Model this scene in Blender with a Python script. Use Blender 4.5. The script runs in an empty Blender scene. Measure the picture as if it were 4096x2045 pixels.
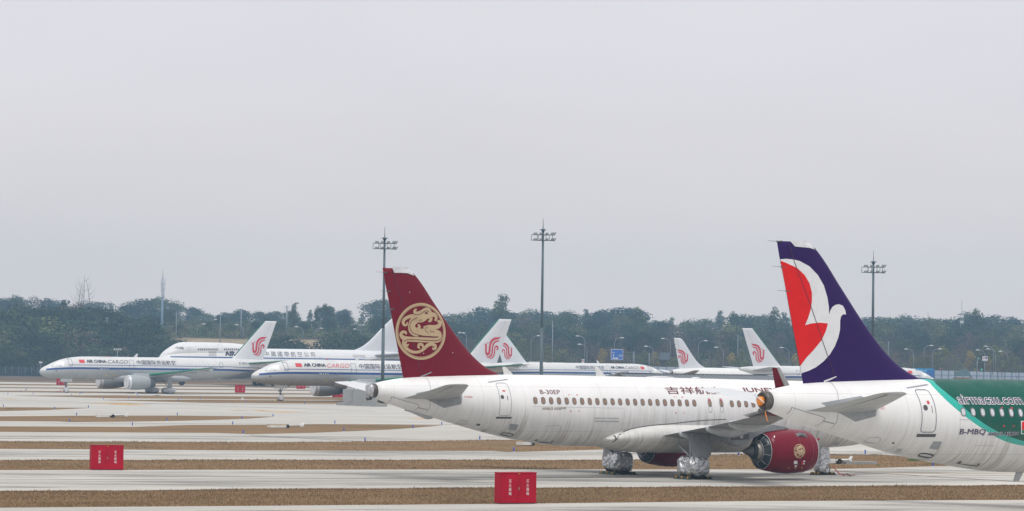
import bpy, bmesh, math, random
import numpy as np
from mathutils import Vector, Matrix, noise as mnoise
R = math.radians
SC = bpy.context.scene
COL = SC.collection
# ---------------------------------------------------------------- camera
F, CX, CY, CAMZ = 12500.0, 2048.0, 1022.5, 6.4
PITCH, ROLL = math.atan((1465.6-1022.5)/12500.0), R(0.773)
Fv = Vector((0, math.cos(PITCH), math.sin(PITCH)))
U0 = Vector((0, -math.sin(PITCH), math.cos(PITCH)))
R0 = Vector((1, 0, 0))
Rc = math.cos(ROLL)*R0 + math.sin(ROLL)*U0
Uc = -math.sin(ROLL)*R0 + math.cos(ROLL)*U0
CAM = Vector((0, 0, CAMZ))
cam_d = bpy.data.cameras.new('camera')
cam = bpy.data.objects.new('camera', cam_d); COL.objects.link(cam)
cam_d.sensor_width = 36.0; cam_d.lens = F/4096*36.0; cam_d.clip_start = 1.0; cam_d.clip_end = 9000
m = Matrix((Rc, Uc, -Fv)).transposed().to_4x4(); m.translation = CAM
cam.matrix_world = m
SC.camera = cam
# ---------------------------------------------------------------- world, sun, exposure
SUN_EL, SUN_AZ = 62.0, 185.0          # elevation, direction the light comes from (0 = +Y, clockwise)
w = bpy.data.worlds.new('World'); SC.world = w; w.use_nodes = True
nt = w.node_tree; nt.nodes.clear()
sky = nt.nodes.new('ShaderNodeTexSky'); sky.sky_type = 'NISHITA'; sky.sun_disc = False
sky.sun_elevation = R(SUN_EL); sky.sun_rotation = R(SUN_AZ); sky.dust_density = 6.0; sky.air_density = 1.5
tc = nt.nodes.new('ShaderNodeTexCoord'); sp = nt.nodes.new('ShaderNodeSeparateXYZ')
nt.links.new(tc.outputs['Generated'], sp.inputs[0])
cr = nt.nodes.new('ShaderNodeValToRGB'); e = cr.color_ramp.elements
nt.links.new(sp.outputs['Z'], cr.inputs[0])
e[0].position = 0.0; e[0].color = (0.80, 0.73, 0.695, 1)
e[1].position = 1.0; e[1].color = (1.10, 1.08, 1.08, 1)
for p, c in ((0.035, (0.795, 0.73, 0.705, 1)), (0.10, (0.82, 0.785, 0.82, 1)), (0.30, (0.84, 0.82, 0.85, 1))):
    q = e.new(p); q.color = c
vm = nt.nodes.new('ShaderNodeVectorMath'); vm.operation = 'SCALE'; vm.inputs[3].default_value = 10.0
nt.links.new(cr.outputs[0], vm.inputs[0])
mx = nt.nodes.new('ShaderNodeMix'); mx.data_type = 'RGBA'; mx.inputs[0].default_value = 0.93
nt.links.new(sky.outputs[0], mx.inputs[6]); nt.links.new(vm.outputs[0], mx.inputs[7])
# soft, barely visible structure of the overcast
nz = nt.nodes.new('ShaderNodeTexNoise'); nz.inputs['Scale'].default_value = 5.0; nz.inputs['Detail'].default_value = 3.0
mp = nt.nodes.new('ShaderNodeMapping'); mp.inputs['Scale'].default_value = (1, 1, 3.5)
nt.links.new(tc.outputs['Generated'], mp.inputs[0]); nt.links.new(mp.outputs[0], nz.inputs[0])
mr = nt.nodes.new('ShaderNodeMapRange'); mr.inputs[1].default_value = 0.3; mr.inputs[2].default_value = 0.7
mr.inputs[3].default_value = 0.97; mr.inputs[4].default_value = 1.03
nt.links.new(nz.outputs[0], mr.inputs[0])
v2 = nt.nodes.new('ShaderNodeVectorMath'); v2.operation = 'SCALE'
nt.links.new(mx.outputs[2], v2.inputs[0]); nt.links.new(mr.outputs[0], v2.inputs[3])
bg = nt.nodes.new('ShaderNodeBackground'); bg.inputs[1].default_value = 0.1
wo = nt.nodes.new('ShaderNodeOutputWorld')
nt.links.new(v2.outputs[0], bg.inputs[0]); nt.links.new(bg.outputs[0], wo.inputs[0])
sl = bpy.data.lights.new('sun', 'SUN'); sl.energy = 1.6; sl.angle = R(20); sl.color = (1.0, 0.97, 0.92)
so = bpy.data.objects.new('sun', sl); COL.objects.link(so)
az, el = R(SUN_AZ), R(SUN_EL)
sd = Vector((math.sin(az)*math.cos(el), math.cos(az)*math.cos(el), math.sin(el)))
so.rotation_euler = sd.to_track_quat('Z', 'Y').to_euler(); so.location = (0, -20, 60)
SC.view_settings.view_transform = 'Standard'; SC.view_settings.look = 'None'
SC.view_settings.exposure = 0.0; SC.view_settings.gamma = 1.0
SC.cycles.volume_bounces = 1; SC.cycles.max_bounces = 5; SC.cycles.diffuse_bounces = 3; SC.cycles.glossy_bounces = 2
SC.cycles.transparent_max_bounces = 6

# ---------------------------------------------------------------- picture <-> world
SLOPE, Y0 = 0.0016, 190.0
def gz(y): return max(0.0, (y-Y0)*SLOPE)
def ray(px, py): return (Fv + Rc*((px-CX)/F) - Uc*((py-CY)/F))
def gp(px, py):
    """point of the apron seen at that place of the picture"""
    d = ray(px, py)
    k = -CAMZ/d.z; P = CAM + d*k
    if P.y > Y0:
        k = (CAMZ + SLOPE*Y0)/(SLOPE*d.y - d.z); P = CAM + d*k
    return P
def at(px, py, Y):
    d = ray(px, py); return CAM + d*(Y/d.y)
def hz(px): return 1438 + .0135*px
# ---------------------------------------------------------------- node helpers
def srgb(h):
    h = h.lstrip('#'); o = []
    for i in (0, 2, 4):
        v = int(h[i:i+2], 16)/255
        o.append(v/12.92 if v <= .04045 else ((v+.055)/1.055)**2.4)
    return tuple(o)
class NT:
    def __init__(s, name):
        s.m = bpy.data.materials.new(name); s.m.use_nodes = True; s.t = s.m.node_tree
        s.t.nodes.clear(); s.out = s.n('OutputMaterial'); s.b = s.n('BsdfPrincipled')
        s.t.links.new(s.b.outputs[0], s.out.inputs[0]); s._c = None
    def n(s, k): return s.t.nodes.new('ShaderNode'+k)
    def put(s, v, sock):
        if isinstance(v, bpy.types.NodeSocket): s.t.links.new(v, sock)
        elif isinstance(v, tuple) and len(v) == 3 and sock.type == 'RGBA': sock.default_value = (*v, 1)
        else: sock.default_value = v
    def ma(s, op, a, b=0.0, c=None, clamp=False):
        q = s.n('Math'); q.operation = op; q.use_clamp = clamp
        s.put(a, q.inputs[0]); s.put(b, q.inputs[1])
        if c is not None: s.put(c, q.inputs[2])
        return q.outputs[0]
    def obj(s):
        if s._c is None:
            q = s.n('TexCoord'); x = s.n('SeparateXYZ'); s.t.links.new(q.outputs['Object'], x.inputs[0])
            s._c = (q.outputs['Object'], x.outputs[0], x.outputs[1], x.outputs[2])
        return s._c
    def noise(s, scale, detail=4, rough=.55, mp=(1, 1, 1), coord=None, loc=(0, 0, 0)):
        q = s.n('TexNoise'); q.inputs['Scale'].default_value = scale; q.inputs['Detail'].default_value = detail
        q.inputs['Roughness'].default_value = rough
        mm = s.n('Mapping'); mm.inputs['Scale'].default_value = mp; mm.inputs['Location'].default_value = loc
        s.t.links.new(coord or s.obj()[0], mm.inputs[0]); s.t.links.new(mm.outputs[0], q.inputs[0])
        return q.outputs[0]
    def rng(s, v, a, b, c=0.0, d=1.0, smooth=False):
        q = s.n('MapRange'); s.put(v, q.inputs[0])
        if smooth: q.interpolation_type = 'SMOOTHSTEP'
        for i, x in enumerate((a, b, c, d)): s.put(x, q.inputs[i+1])
        return q.outputs[0]
    def mix(s, f, a, b, mode='MIX'):
        q = s.n('Mix'); q.data_type = 'RGBA'; q.blend_type = mode
        s.put(f, q.inputs[0]); s.put(a, q.inputs[6]); s.put(b, q.inputs[7]); return q.outputs[2]
    def fin(s, col, rough=.5, metal=0.0, spec=None, bump=None, bs=.3, bd=.05, coat=0.0):
        s.put(col, s.b.inputs['Base Color']); s.put(rough, s.b.inputs['Roughness']); s.put(metal, s.b.inputs['Metallic'])
        if spec is not None: s.b.inputs['Specular IOR Level'].default_value = spec
        if coat: s.b.inputs['Coat Weight'].default_value = coat; s.b.inputs['Coat Roughness'].default_value = .08
        if bump is not None:
            q = s.n('Bump'); q.inputs['Strength'].default_value = bs; q.inputs['Distance'].default_value = bd
            s.put(bump, q.inputs['Height']); s.t.links.new(q.outputs[0], s.b.inputs['Normal'])
        return s.m
def plain(name, col, rough=.5, metal=0.0, var=.12, scale=3.0, coat=0.0, spec=None):
    n = NT(name); c = tuple(col)
    f = n.rng(n.noise(scale, 4), .3, .7)
    return n.fin(n.mix(f, tuple(x*(1-var) for x in c), tuple(min(1, x*(1+var)) for x in c)), rough, metal, spec=spec, coat=coat)
# ---------------------------------------------------------------- mesh builder
class MB:
    def __init__(s): s.v = []; s.f = []; s.mi = []; s.sm = []
    def add(s, vs, fs, mi=0, sm=False):
        b = len(s.v); s.v += [tuple(p) for p in vs]
        for f in fs: s.f.append(tuple(b+i for i in f)); s.mi.append(mi); s.sm.append(sm)
        return s
    def box(s, x0, x1, y0, y1, z0, z1, mi=0, M=None):
        vs = [Vector((x, y, z)) for x in (x0, x1) for y in (y0, y1) for z in (z0, z1)]
        if M is not None: vs = [M @ p for p in vs]
        return s.add(vs, [(0, 1, 3, 2), (4, 6, 7, 5), (0, 4, 5, 1), (2, 3, 7, 6), (0, 2, 6, 4), (1, 5, 7, 3)], mi)
    def tube(s, pts, rad, n=8, mi=0, cap=True, sm=True, flat=1.0):
        pts = [Vector(p) for p in pts]; rad = rad if isinstance(rad, (list, tuple)) else [rad]*len(pts)
        vs = []; pv = None
        for i, p in enumerate(pts):
            d = (pts[min(i+1, len(pts)-1)]-pts[max(i-1, 0)]).normalized()
            a = Vector((0, 0, 1)) if abs(d.z) < .95 else Vector((0, 1, 0))
            u = d.cross(a).normalized(); v = d.cross(u)
            if pv is not None and u.dot(pv) < 0: u = -u; v = -v
            pv = u
            for k in range(n):
                t = 2*math.pi*k/n; vs.append(p + u*math.cos(t)*rad[i] + v*math.sin(t)*rad[i]*flat)
        fs = [(i*n+k, i*n+(k+1) % n, (i+1)*n+(k+1) % n, (i+1)*n+k) for i in range(len(pts)-1) for k in range(n)]
        s.add(vs, fs, mi, sm)
        if cap: 
            b = len(s.v)-len(vs)
            s.f.append(tuple(b+k for k in reversed(range(n)))); s.f.append(tuple(b+(len(pts)-1)*n+k for k in range(n)))
            s.mi += [mi, mi]; s.sm += [False, False]
        return s
    def rings(s, rings, mi=0, close=True, cap=True, sm=True):
        n = len(rings[0]); vs = [p for r in rings for p in r]
        rg = range(n) if close else range(n-1)
        fs = [(i*n+k, i*n+(k+1) % n, (i+1)*n+(k+1) % n, (i+1)*n+k) for i in range(len(rings)-1) for k in rg]
        b = len(s.v); s.add(vs, fs, mi, sm)
        if cap:
            s.f.append(tuple(b+k for k in reversed(range(n)))); s.f.append(tuple(b+(len(rings)-1)*n+k for k in range(n)))
            s.mi += [mi, mi]; s.sm += [False, False]
        return s
    def lathe_x(s, prof, cy, cz, n=32, mi=0, sm=True, cap=False):
        return s.rings([[(x, cy+r*math.sin(2*math.pi*k/n), cz+r*math.cos(2*math.pi*k/n)) for k in range(n)] for x, r in prof], mi, cap=cap, sm=sm)
    def mesh(s, name, mats):
        me = bpy.data.meshes.new(name); me.from_pydata(s.v, [], s.f)
        for mm in (mats if isinstance(mats, (list, tuple)) else [mats]): me.materials.append(mm)
        if s.f:
            me.polygons.foreach_set('material_index', s.mi); me.polygons.foreach_set('use_smooth', s.sm)
        me.update(); return me
def link(o, parent=None):
    COL.objects.link(o)
    if parent is not None: o.parent = parent
    return o
def obj(name, mb, mats, parent=None, fixn=True, loc=None):
    me = mb.mesh(name, mats) if isinstance(mb, MB) else mb
    if isinstance(mb, MB) and fixn and len(me.polygons) < 60000:
        b = bmesh.new(); b.from_mesh(me); bmesh.ops.recalc_face_normals(b, faces=b.faces); b.to_mesh(me); b.free()
    o = bpy.data.objects.new(name, me)
    if loc is not None: o.location = loc
    return link(o, parent)
def tag(o, label=None, cat=None, group=None, kind=None):
    if label: o['label'] = label
    if cat: o['category'] = cat
    if group: o['group'] = group
    if kind: o['kind'] = kind
    return o
def thing(name, label, cat, loc=(0, 0, 0), rz=0.0, group=None):
    o = bpy.data.objects.new(name, None); o.empty_display_size = .5; o.location = loc; o.rotation_euler = (0, 0, rz)
    link(o); return tag(o, label, cat, group)
def copy_tree(o, parent=None):
    c = o.copy(); COL.objects.link(c)
    if parent is not None: c.parent = parent
    for ch in list(o.children): copy_tree(ch, c)
    return c
def pchip(xs, ys):
    xs = np.array(xs, float); ys = np.array(ys, float); h = np.diff(xs); d = np.diff(ys)/h
    mk = np.zeros(len(xs)); mk[0] = d[0]; mk[-1] = d[-1]
    for i in range(1, len(xs)-1):
        if d[i-1]*d[i] > 0:
            w1 = 2*h[i]+h[i-1]; w2 = h[i]+2*h[i-1]; mk[i] = (w1+w2)/(w1/d[i-1]+w2/d[i])
    def f(x):
        x = min(max(x, xs[0]), xs[-1]); i = min(max(int(np.searchsorted(xs, x)-1), 0), len(h)-1)
        t = (x-xs[i])/h[i]
        return float((1+2*t)*(1-t)**2*ys[i]+t*(1-t)**2*h[i]*mk[i]+t*t*(3-2*t)*ys[i+1]+t*t*(t-1)*h[i]*mk[i+1])
    return f
def smst(a, b, x):
    t = min(1, max(0, (x-a)/(b-a))); return t*t*(3-2*t)
# ---------------------------------------------------------------- flat shapes laid on curved skins
def poly2(bm, pts, z=0.0):
    vs = [bm.verts.new((p[0], p[1], z)) for p in pts]
    try: bm.faces.new(vs)
    except ValueError: pass
def stroke2(bm, pts, sub=3, close=False):
    """pts (x, y, width): a ribbon of changing width along a smooth curve"""
    P = [np.array(p, float) for p in pts]; out = []
    n = len(P)
    for i in range(n if close else n-1):
        p0 = P[(i-1) % n] if close else P[max(i-1, 0)]; p1 = P[i]; p2 = P[(i+1) % n]; p3 = P[(i+2) % n] if close else P[min(i+2, n-1)]
        for k in range(sub):
            t = k/sub
            out.append(.5*((2*p1)+(-p0+p2)*t+(2*p0-5*p1+4*p2-p3)*t*t+(-p0+3*p1-3*p2+p3)*t**3))
    out.append(P[0] if close else P[-1])
    L = []; Rr = []
    for i, p in enumerate(out):
        a = out[max(i-1, 0)]; b = out[min(i+1, len(out)-1)]
        if close and i in (0, len(out)-1): a = out[-2]; b = out[1]
        d = (b-a)[:2]; ln = math.hypot(*d) or 1; nx, ny = -d[1]/ln, d[0]/ln; h = max(p[2], .001)/2
        L.append(bm.verts.new((p[0]+nx*h, p[1]+ny*h, 0))); Rr.append(bm.verts.new((p[0]-nx*h, p[1]-ny*h, 0)))
    for i in range(len(out)-1):
        try: bm.faces.new((L[i], L[i+1], Rr[i+1], Rr[i]))
        except ValueError: pass
def slice2(bm, dx, dy):
    bmesh.ops.triangulate(bm, faces=bm.faces, ngon_method='EAR_CLIP')
    if not bm.verts: return
    xs = [v.co.x for v in bm.verts]; ys = [v.co.y for v in bm.verts]
    for ax, lo, hi, st in ((1, min(ys), max(ys), dy), (0, min(xs), max(xs), dx)):
        if not st: continue
        k = math.floor(lo/st)+1
        while k*st < hi:
            co = [0, 0, 0]; no = [0, 0, 0]; co[ax] = k*st; no[ax] = 1
            bmesh.ops.bisect_plane(bm, geom=list(bm.verts)+list(bm.edges)+list(bm.faces), plane_co=co, plane_no=no, dist=1e-5); k += 1
def text_bm(body, size=1.0, shear=0.0, offset=0.0, spacing=1.0):
    cu = bpy.data.curves.new('t', 'FONT'); cu.body = body; cu.size = size; cu.shear = shear; cu.offset = offset
    cu.space_character = spacing; cu.resolution_u = 3
    o = bpy.data.objects.new('t', cu); COL.objects.link(o)
    dg = bpy.context.evaluated_depsgraph_get(); dg.update(); me = bpy.data.meshes.new_from_object(o.evaluated_get(dg))
    bm = bmesh.new(); bm.from_mesh(me)
    bpy.data.objects.remove(o); bpy.data.curves.remove(cu); bpy.data.meshes.remove(me)
    return bm
def fit2(bm, x0, x1, y0, y1, ref=None, flip=False):
    """scale a flat mesh into the box; flip mirrors left to right"""
    src = ref or bm
    xs = [v.co.x for v in src.verts]; ys = [v.co.y for v in src.verts]
    a, b, c, d = min(xs), max(xs), min(ys), max(ys)
    if d-c < 1e-6: d = c+1
    for v in bm.verts:
        t = (v.co.x-a)/(b-a)
        if flip: t = 1-t
        v.co.x = x0+(x1-x0)*t; v.co.y = y0+(y1-y0)*(v.co.y-c)/(d-c)
def drape(bm, name, mat, parent, surf, off, side, dx=0.0, dy=.12, slice_=True):
    """(x, z) plane -> skin: y = side * (surf(x, z) + off)"""
    if slice_: slice2(bm, dx, dy)
    for v in bm.verts:
        x, z = v.co.x, v.co.y
        y, nx, nz = surf(x, z)
        v.co = Vector((x+nx*off, side*(y+off*max(0.0, 1-abs(nz))), z+nz*off))
    me = bpy.data.meshes.new(name)
    # faces look outwards
    bmesh.ops.recalc_face_normals(bm, faces=bm.faces)
    bm.to_mesh(me); bm.free(); me.materials.append(mat)
    o = bpy.data.objects.new(name, me); return link(o, parent)
# ================================================================ aircraft kit
# local frame: +X towards the nose, Y to port, Z up from the ground, origin under the main gear
class Body:
    """fuselage skin from (station aft of the nose, bottom z, top z, half width)"""
    def __init__(s, tab, xm):
        s.xm = xm; st = [r[0] for r in tab]; s.s0, s.s1 = st[0], st[-1]
        s.fb = pchip(st, [r[1] for r in tab]); s.ft = pchip(st, [r[2] for r in tab]); s.fw = pchip(st, [r[3] for r in tab])
    def sec(s, x):
        q = s.xm-x; b, t, w = s.fb(q), s.ft(q), s.fw(q); return (b+t)/2, (t-b)/2, w
    def surf(s, x, z):
        c, h, w = s.sec(x); k = max(-.999, min(.999, (z-c)/max(h, .01)))
        y = w*math.sqrt(1-k*k)
        ny = math.sqrt(1-k*k); nl = math.hypot(ny, k); return y, 0.0, k/nl
    def build(s, name, mat, parent, n=56, ring=48):
        sts = [s.s0+(s.s1-s.s0)*t for t in np.linspace(0, 1, n)]
        near = [s.s0+(s.s1-s.s0)*t*t*.12 for t in np.linspace(0, 1, 12)]
        sts = sorted(set(round(q, 4) for q in sts+near))
        rg = []
        for q in sts:
            x = s.xm-q; c, h, w = s.sec(x)
            rg.append([(x, w*math.sin(2*math.pi*k/ring), c+h*math.cos(2*math.pi*k/ring)) for k in range(ring)])
        mb = MB(); mb.rings(rg); return obj(name, mb, mat, parent)
def naca(c, T): return 5*T*(.2969*math.sqrt(max(c, 0))-.126*c-.3516*c*c+.2843*c**3-.1036*c**4)
def wing_mb(secs, side, n=12, c0=0.0, c1=1.0, grow=0.0, caps=True, vertical=False):
    """secs: (span, xLE, zLE, chord, thickness, zTE-zLE); X decreases towards the trailing edge"""
    mb = MB(); rg = []
    cs = [c0+(c1-c0)*(.5-.5*math.cos(math.pi*k/n)) for k in range(n+1)] if c0 == 0 and c1 == 1 else [c0+(c1-c0)*k/n for k in range(n+1)]
    for y, xl, zl, ch, T, dz in secs:
        loop = []
        for c in cs: loop.append((c, naca(c, T)*ch+grow))
        for c in reversed(cs): loop.append((c, -naca(c, T)*ch*(.8 if not vertical else 1)-grow))
        if vertical: rg.append([(xl-c*ch+(grow if c < .02 else 0), t, y) for c, t in loop])
        else: rg.append([(xl-c*ch+(grow*2 if c < .02 else 0), side*y, zl+dz*c+t) for c, t in loop])
    mb.rings(rg, cap=caps); return mb
class Fin:
    """vertical tail: rows (z, xLE, xTE), thickness ratio"""
    def __init__(s, rows, T=.095):
        z = [r[0] for r in rows]; s.l = pchip(z, [r[1] for r in rows]); s.t = pchip(z, [r[2] for r in rows])
        s.z0, s.z1, s.T = z[0], z[-1], T
    def thk(s, z): return s.T
    def surf(s, x, z):
        l, t = s.l(z), s.t(z); ch = l-t; c = min(1, max(0, (l-x)/ch)); tk = min(s.T*ch, .62)/ch
        return naca(c, tk)*ch, 0.0, 0.0
    def build(s, name, mat, parent, n=26):
        secs = []
        for z in np.linspace(s.z0, s.z1, n):
            l, t = s.l(z), s.t(z); ch = l-t; secs.append((z, l, z, ch, min(s.T*ch, .62)/ch, 0))
        return obj(name, wing_mb(secs, 1, n=16, vertical=True), mat, parent)
def rrect(x0, x1, y0, y1, r, k=4):
    o = []
    for cx, cy, a in ((x1-r, y1-r, 0), (x0+r, y1-r, 90), (x0+r, y0+r, 180), (x1-r, y0+r, 270)):
        for i in range(k+1):
            t = R(a+90*i/k); o.append((cx+r*math.cos(t), cy+r*math.sin(t)))
    return o
class Plane:
    def __init__(s, root, body, fin, side):
        s.root, s.body, s.fin, s.side = root, body, fin, side     # side: -1 starboard shown, +1 port shown
        bpy.context.view_layer.update(); s.inv = root.matrix_world.inverted()
        s.unit = 1.0
    def pix(s, px, py, Y=None):
        """place of the picture -> (x, z) on the shown flank (Y = local plane)"""
        Y = s.side*s.body.fw(20) if Y is None else Y
        o = s.inv @ CAM; d = s.inv.to_3x3() @ ray(px, py)
        k = (Y-o.y)/d.y; P = o+d*k; return P.x, P.z
    def pskin(s, px, py):
        x, z = s.pix(px, py)
        for _ in range(4):
            y = s.body.surf(x, z)[0]; x, z = s.pix(px, py, s.side*y)
        return x, z
    def pfin(s, px, py): return s.pix(px, py, s.side*.2)
    def on_body(s, bm, name, mat, off=.012, parent=None, dx=0, dy=.12, slice_=True):
        return drape(bm, name, mat, parent or s.root, s.body.surf, off, s.side, dx, dy, slice_)
    def on_fin(s, bm, name, mat, off=.012, parent=None, dx=.45, dy=.45):
        return drape(bm, name, mat, parent or s.root, s.fin.surf, off, s.side, dx, dy)
    def poly(s, pts, name, mat, off=.012, parent=None, dx=0, dy=.12, skin=True):
        bm = bmesh.new(); poly2(bm, pts); return s.on_body(bm, name, mat, off, parent, dx, dy)
    def outline(s, x0, x1, z0, z1, r, w, name, mat, off=.012, parent=None):
        bm = bmesh.new(); a = rrect(x0, x1, z0, z1, r, 3); b = rrect(x0+w, x1-w, z0+w, z1-w, max(r-w, .01), 3)
        va = [bm.verts.new((*p, 0)) for p in a]; vb = [bm.verts.new((*p, 0)) for p in b]; n = len(a)
        for i in range(n): bm.faces.new((va[i], va[(i+1) % n], vb[(i+1) % n], vb[i]))
        return s.on_body(bm, name, mat, off, parent)
    def text(s, body, x0, x1, z0, z1, name, mat, off=.012, shear=0, offset=0, dy=.1, bold=0.0, italic=0.0, parent=None):
        """x0 is where the text begins (as read), x1 where it ends"""
        # heavier strokes and outlines: the same letters laid again a little to every side, each a hair further out
        t = (offset or bold)*(z1-z0)
        dirs = [(0, 0)] if t == 0 else [(-1, 0), (1, 0), (0, .6), (0, -.6)] if not offset or t < .012 else [(math.cos(q*math.pi/5), math.sin(q*math.pi/5)) for q in range(10)]
        out = bmesh.new()
        for i, (ex, ey) in enumerate(dirs):
            bm = text_bm(body, shear=shear); xs = [v.co.x for v in bm.verts]; ys = [v.co.y for v in bm.verts]; a, b, c, d = min(xs), max(xs), min(ys), max(ys)
            for v in bm.verts: v.co.x = x0+(x1-x0)*(v.co.x-a)/(b-a)+ex*t; v.co.y = z0+(z1-z0)*(v.co.y-c)/(d-c)+ey*t
            slice2(bm, 0, dy)
            for v in bm.verts:
                x, z = v.co.x, v.co.y; y, nx, nz = s.body.surf(x, z); o_ = off+.0012*i; v.co = Vector((x, s.side*(y+o_*max(0.0, 1-abs(nz))), z+nz*o_))
            bmesh.ops.recalc_face_normals(bm, faces=bm.faces); me = bpy.data.meshes.new('t'); bm.to_mesh(me); bm.free(); out.from_mesh(me); bpy.data.meshes.remove(me)
        me = bpy.data.meshes.new(name); out.to_mesh(me); out.free(); me.materials.append(mat)
        return link(bpy.data.objects.new(name, me), parent or s.root)
def foil_blob(name, parent, mat, c, dims, seed, amp=.07, bottom=None, n=26, power=3.0):
    n = int(n*1.5)
    """crumpled foil wrapped over a wheel: a boxy ellipsoid with sharp creases"""
    mb = MB(); rg = []; rnd = random.Random(seed); off = Vector((rnd.random()*50, rnd.random()*50, rnd.random()*50))
    for i in range(n+1):
        ph = math.pi*i/n; row = []
        for k in range(n*2):
            th = 2*math.pi*k/(n*2)
            d = Vector((math.sin(ph)*math.cos(th), math.sin(ph)*math.sin(th), math.cos(ph)))
            q = (abs(d.x)**power+abs(d.y)**power+abs(d.z)**power)**(-1/power)
            p = Vector((d.x*q*dims[0], d.y*q*dims[1], d.z*q*dims[2]))
            q2 = Vector((p.x*1.0, p.y*1.0, p.z*.55)); w2 = Vector((mnoise.noise(q2*1.7+off), mnoise.noise(q2*1.7-off), mnoise.noise(q2*1.9+off*2)))*.5
            nn = abs(mnoise.noise(q2*2.3+w2+off))*1.6+abs(mnoise.noise(q2*5.3+w2*2+off))*.8+abs(mnoise.noise(q2*11+off))*.3
            p = p*(1-amp*nn*1.7+amp*.7)
            row.append(tuple(p+Vector(c)))
        rg.append(row)
    mb.rings(rg, cap=False, sm=True)
    return obj(name, mb, mat, parent)
def nacelle(parent, mats, x0, prof, cy, cz, name='engine_cowling', n=40):
    mb = MB(); mb.lathe_x([(x0-x, r) for x, r in prof], cy, cz, n); return obj(name, mb, mats, parent)
# ================================================================ materials
def skin_mat(name, base, belly=None, dirt_shade=1.0, stripes=(), line=True, zc=3.8, zr=2.0, grey=(.36, .345, .315), custom=None, rough=.32, streak=(.20, .165, .12), spec=.35):
    n = NT(name); co, x, y, z = n.obj()
    col = n.mix(n.rng(n.noise(.7, 3), .35, .65), tuple(c*.97 for c in base), tuple(min(1, c*1.03) for c in base))
    if belly: col = n.mix(n.rng(z, belly[1]-.03, belly[1]+.03, 1, 0), col, belly[0])
    if custom: col = custom(n, col)
    for z0, z1, c, x0, x1 in stripes:      # z0, z1 may be sockets
        q = n.ma('MULTIPLY', n.ma('GREATER_THAN', z, z0), n.ma('LESS_THAN', z, z1))
        q = n.ma('MULTIPLY', q, n.ma('MULTIPLY', n.ma('GREATER_THAN', x, x0), n.ma('LESS_THAN', x, x1)))
        col = n.mix(q, col, c)
    if dirt_shade:
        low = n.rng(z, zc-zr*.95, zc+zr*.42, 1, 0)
        s1 = n.rng(n.noise(3.6, 6, .72, (1, .04, .08)), .47, .62, 0, 1)
        s2 = n.rng(n.noise(13, 3, .6, (1, .02, .05), loc=(3, 1, 2)), .46, .62, 0, 1)
        s3 = n.rng(n.noise(.55, 4, .6, (1, .2, .8), loc=(9, 0, 0)), .38, .68, 0, 1)
        st = n.ma('MULTIPLY', n.ma('ADD', n.ma('MULTIPLY', s1, .75), n.ma('MULTIPLY', s2, .55)), n.ma('ADD', .25, s3))
        st = n.ma('MULTIPLY', st, n.ma('ADD', .05, n.ma('MULTIPLY', n.ma('POWER', low, 1.3), 1.0)))
        col = n.mix(n.ma('MULTIPLY', n.ma('POWER', low, 2.2), .62*dirt_shade, clamp=True), col, grey)  # greyer towards the belly: grime and underside shade both put into the colour
        col = n.mix(n.ma('MINIMUM', n.ma('MULTIPLY', st, .90*dirt_shade), .44), col, streak)
    if line:
        w = n.noise(.15, 1, .5)
        l = n.ma('LESS_THAN', n.ma('PINGPONG', n.ma('ADD', x, 50.3), 1.33), .014)
        l2 = n.ma('LESS_THAN', n.ma('ABSOLUTE', n.ma('SUBTRACT', z, zc-.55*zr)), .012)
        l3 = n.ma('LESS_THAN', n.ma('ABSOLUTE', n.ma('SUBTRACT', z, zc+.72*zr)), .012)
        l = n.ma('MAXIMUM', l, n.ma('MAXIMUM', l2, l3))
        col = n.mix(n.ma('MULTIPLY', l, .55), col, (.66, .66, .65), 'MULTIPLY')
    n.b.inputs['Specular IOR Level'].default_value = spec; rg = n.rng(n.noise(2.0, 3), .3, .7, rough, rough+.18)
    h = n.noise(1.1, 2, .5, (1, .5, .5))
    return n.fin(col, rg, bump=h, bs=.10, bd=.03, coat=.06)
M = {}
def gloss(name, col, rough=.25, coat=.0, var=.05, spec=.5): M[name] = plain(name, col, rough, var=var, coat=coat, spec=spec); return M[name]
gloss('purple_paint', (.027, .007, .088), .32, spec=.12); gloss('maroon_paint', (.165, .0008, .012), .24, spec=.2); gloss('fin_white', (.70, .71, .73), .35, .2)
gloss('fin_red', (.66, .010, .010), .35, spec=.15); gloss('gold_paint', (.50, .37, .215), .4, .2); gloss('logo_red', (.56, .028, .05), .4, .2)
gloss('navy_ink', (.012, .016, .045), .4, .2); gloss('maroon_ink', (.13, .006, .018), .4, .2); gloss('gold_ink', (.16, .10, .04), .4, .2)
gloss('purple_ink', (.032, .014, .085), .4, .2); gloss('white_ink', (.82, .82, .82), .4, .2); gloss('red_ink', (.60, .03, .045), .4, .2)
gloss('aqua_door', (.40, .43, .46), .4, .1)
M['grey_wing'] = skin_mat('grey_wing_paint', (.27, .28, .285), dirt_shade=.5, zc=3.4, zr=1.2, grey=(.19, .19, .185), line=False)
M['tailplane_grey'] = skin_mat('tailplane_grey_paint', (.40, .41, .415), dirt_shade=.4, zc=4.6, zr=1.4, grey=(.28, .27, .26), line=False)
M['fairing'] = skin_mat('fairing_paint', (.72, .72, .70), dirt_shade=1.0, zc=2.9, zr=1.5)
M['seal_grey'] = plain('tailplane_seal_grey', (.30, .32, .34), .5, var=.12)
M['gap_dark'] = plain('rudder_gap_line', (.045, .008, .03), .6)  # darker paint tone for the thin line drawn along the rudder gap
M['dark'] = plain('dark_grey_metal', (.10, .10, .105), .45, .4)
M['black'] = plain('black_rubber', (.018, .018, .02), .7)
M['steel'] = plain('engine_steel', (.32, .30, .28), .35, .85)
M['pylon'] = plain('pylon_grey', (.22, .23, .245), .45, .15)
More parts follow.
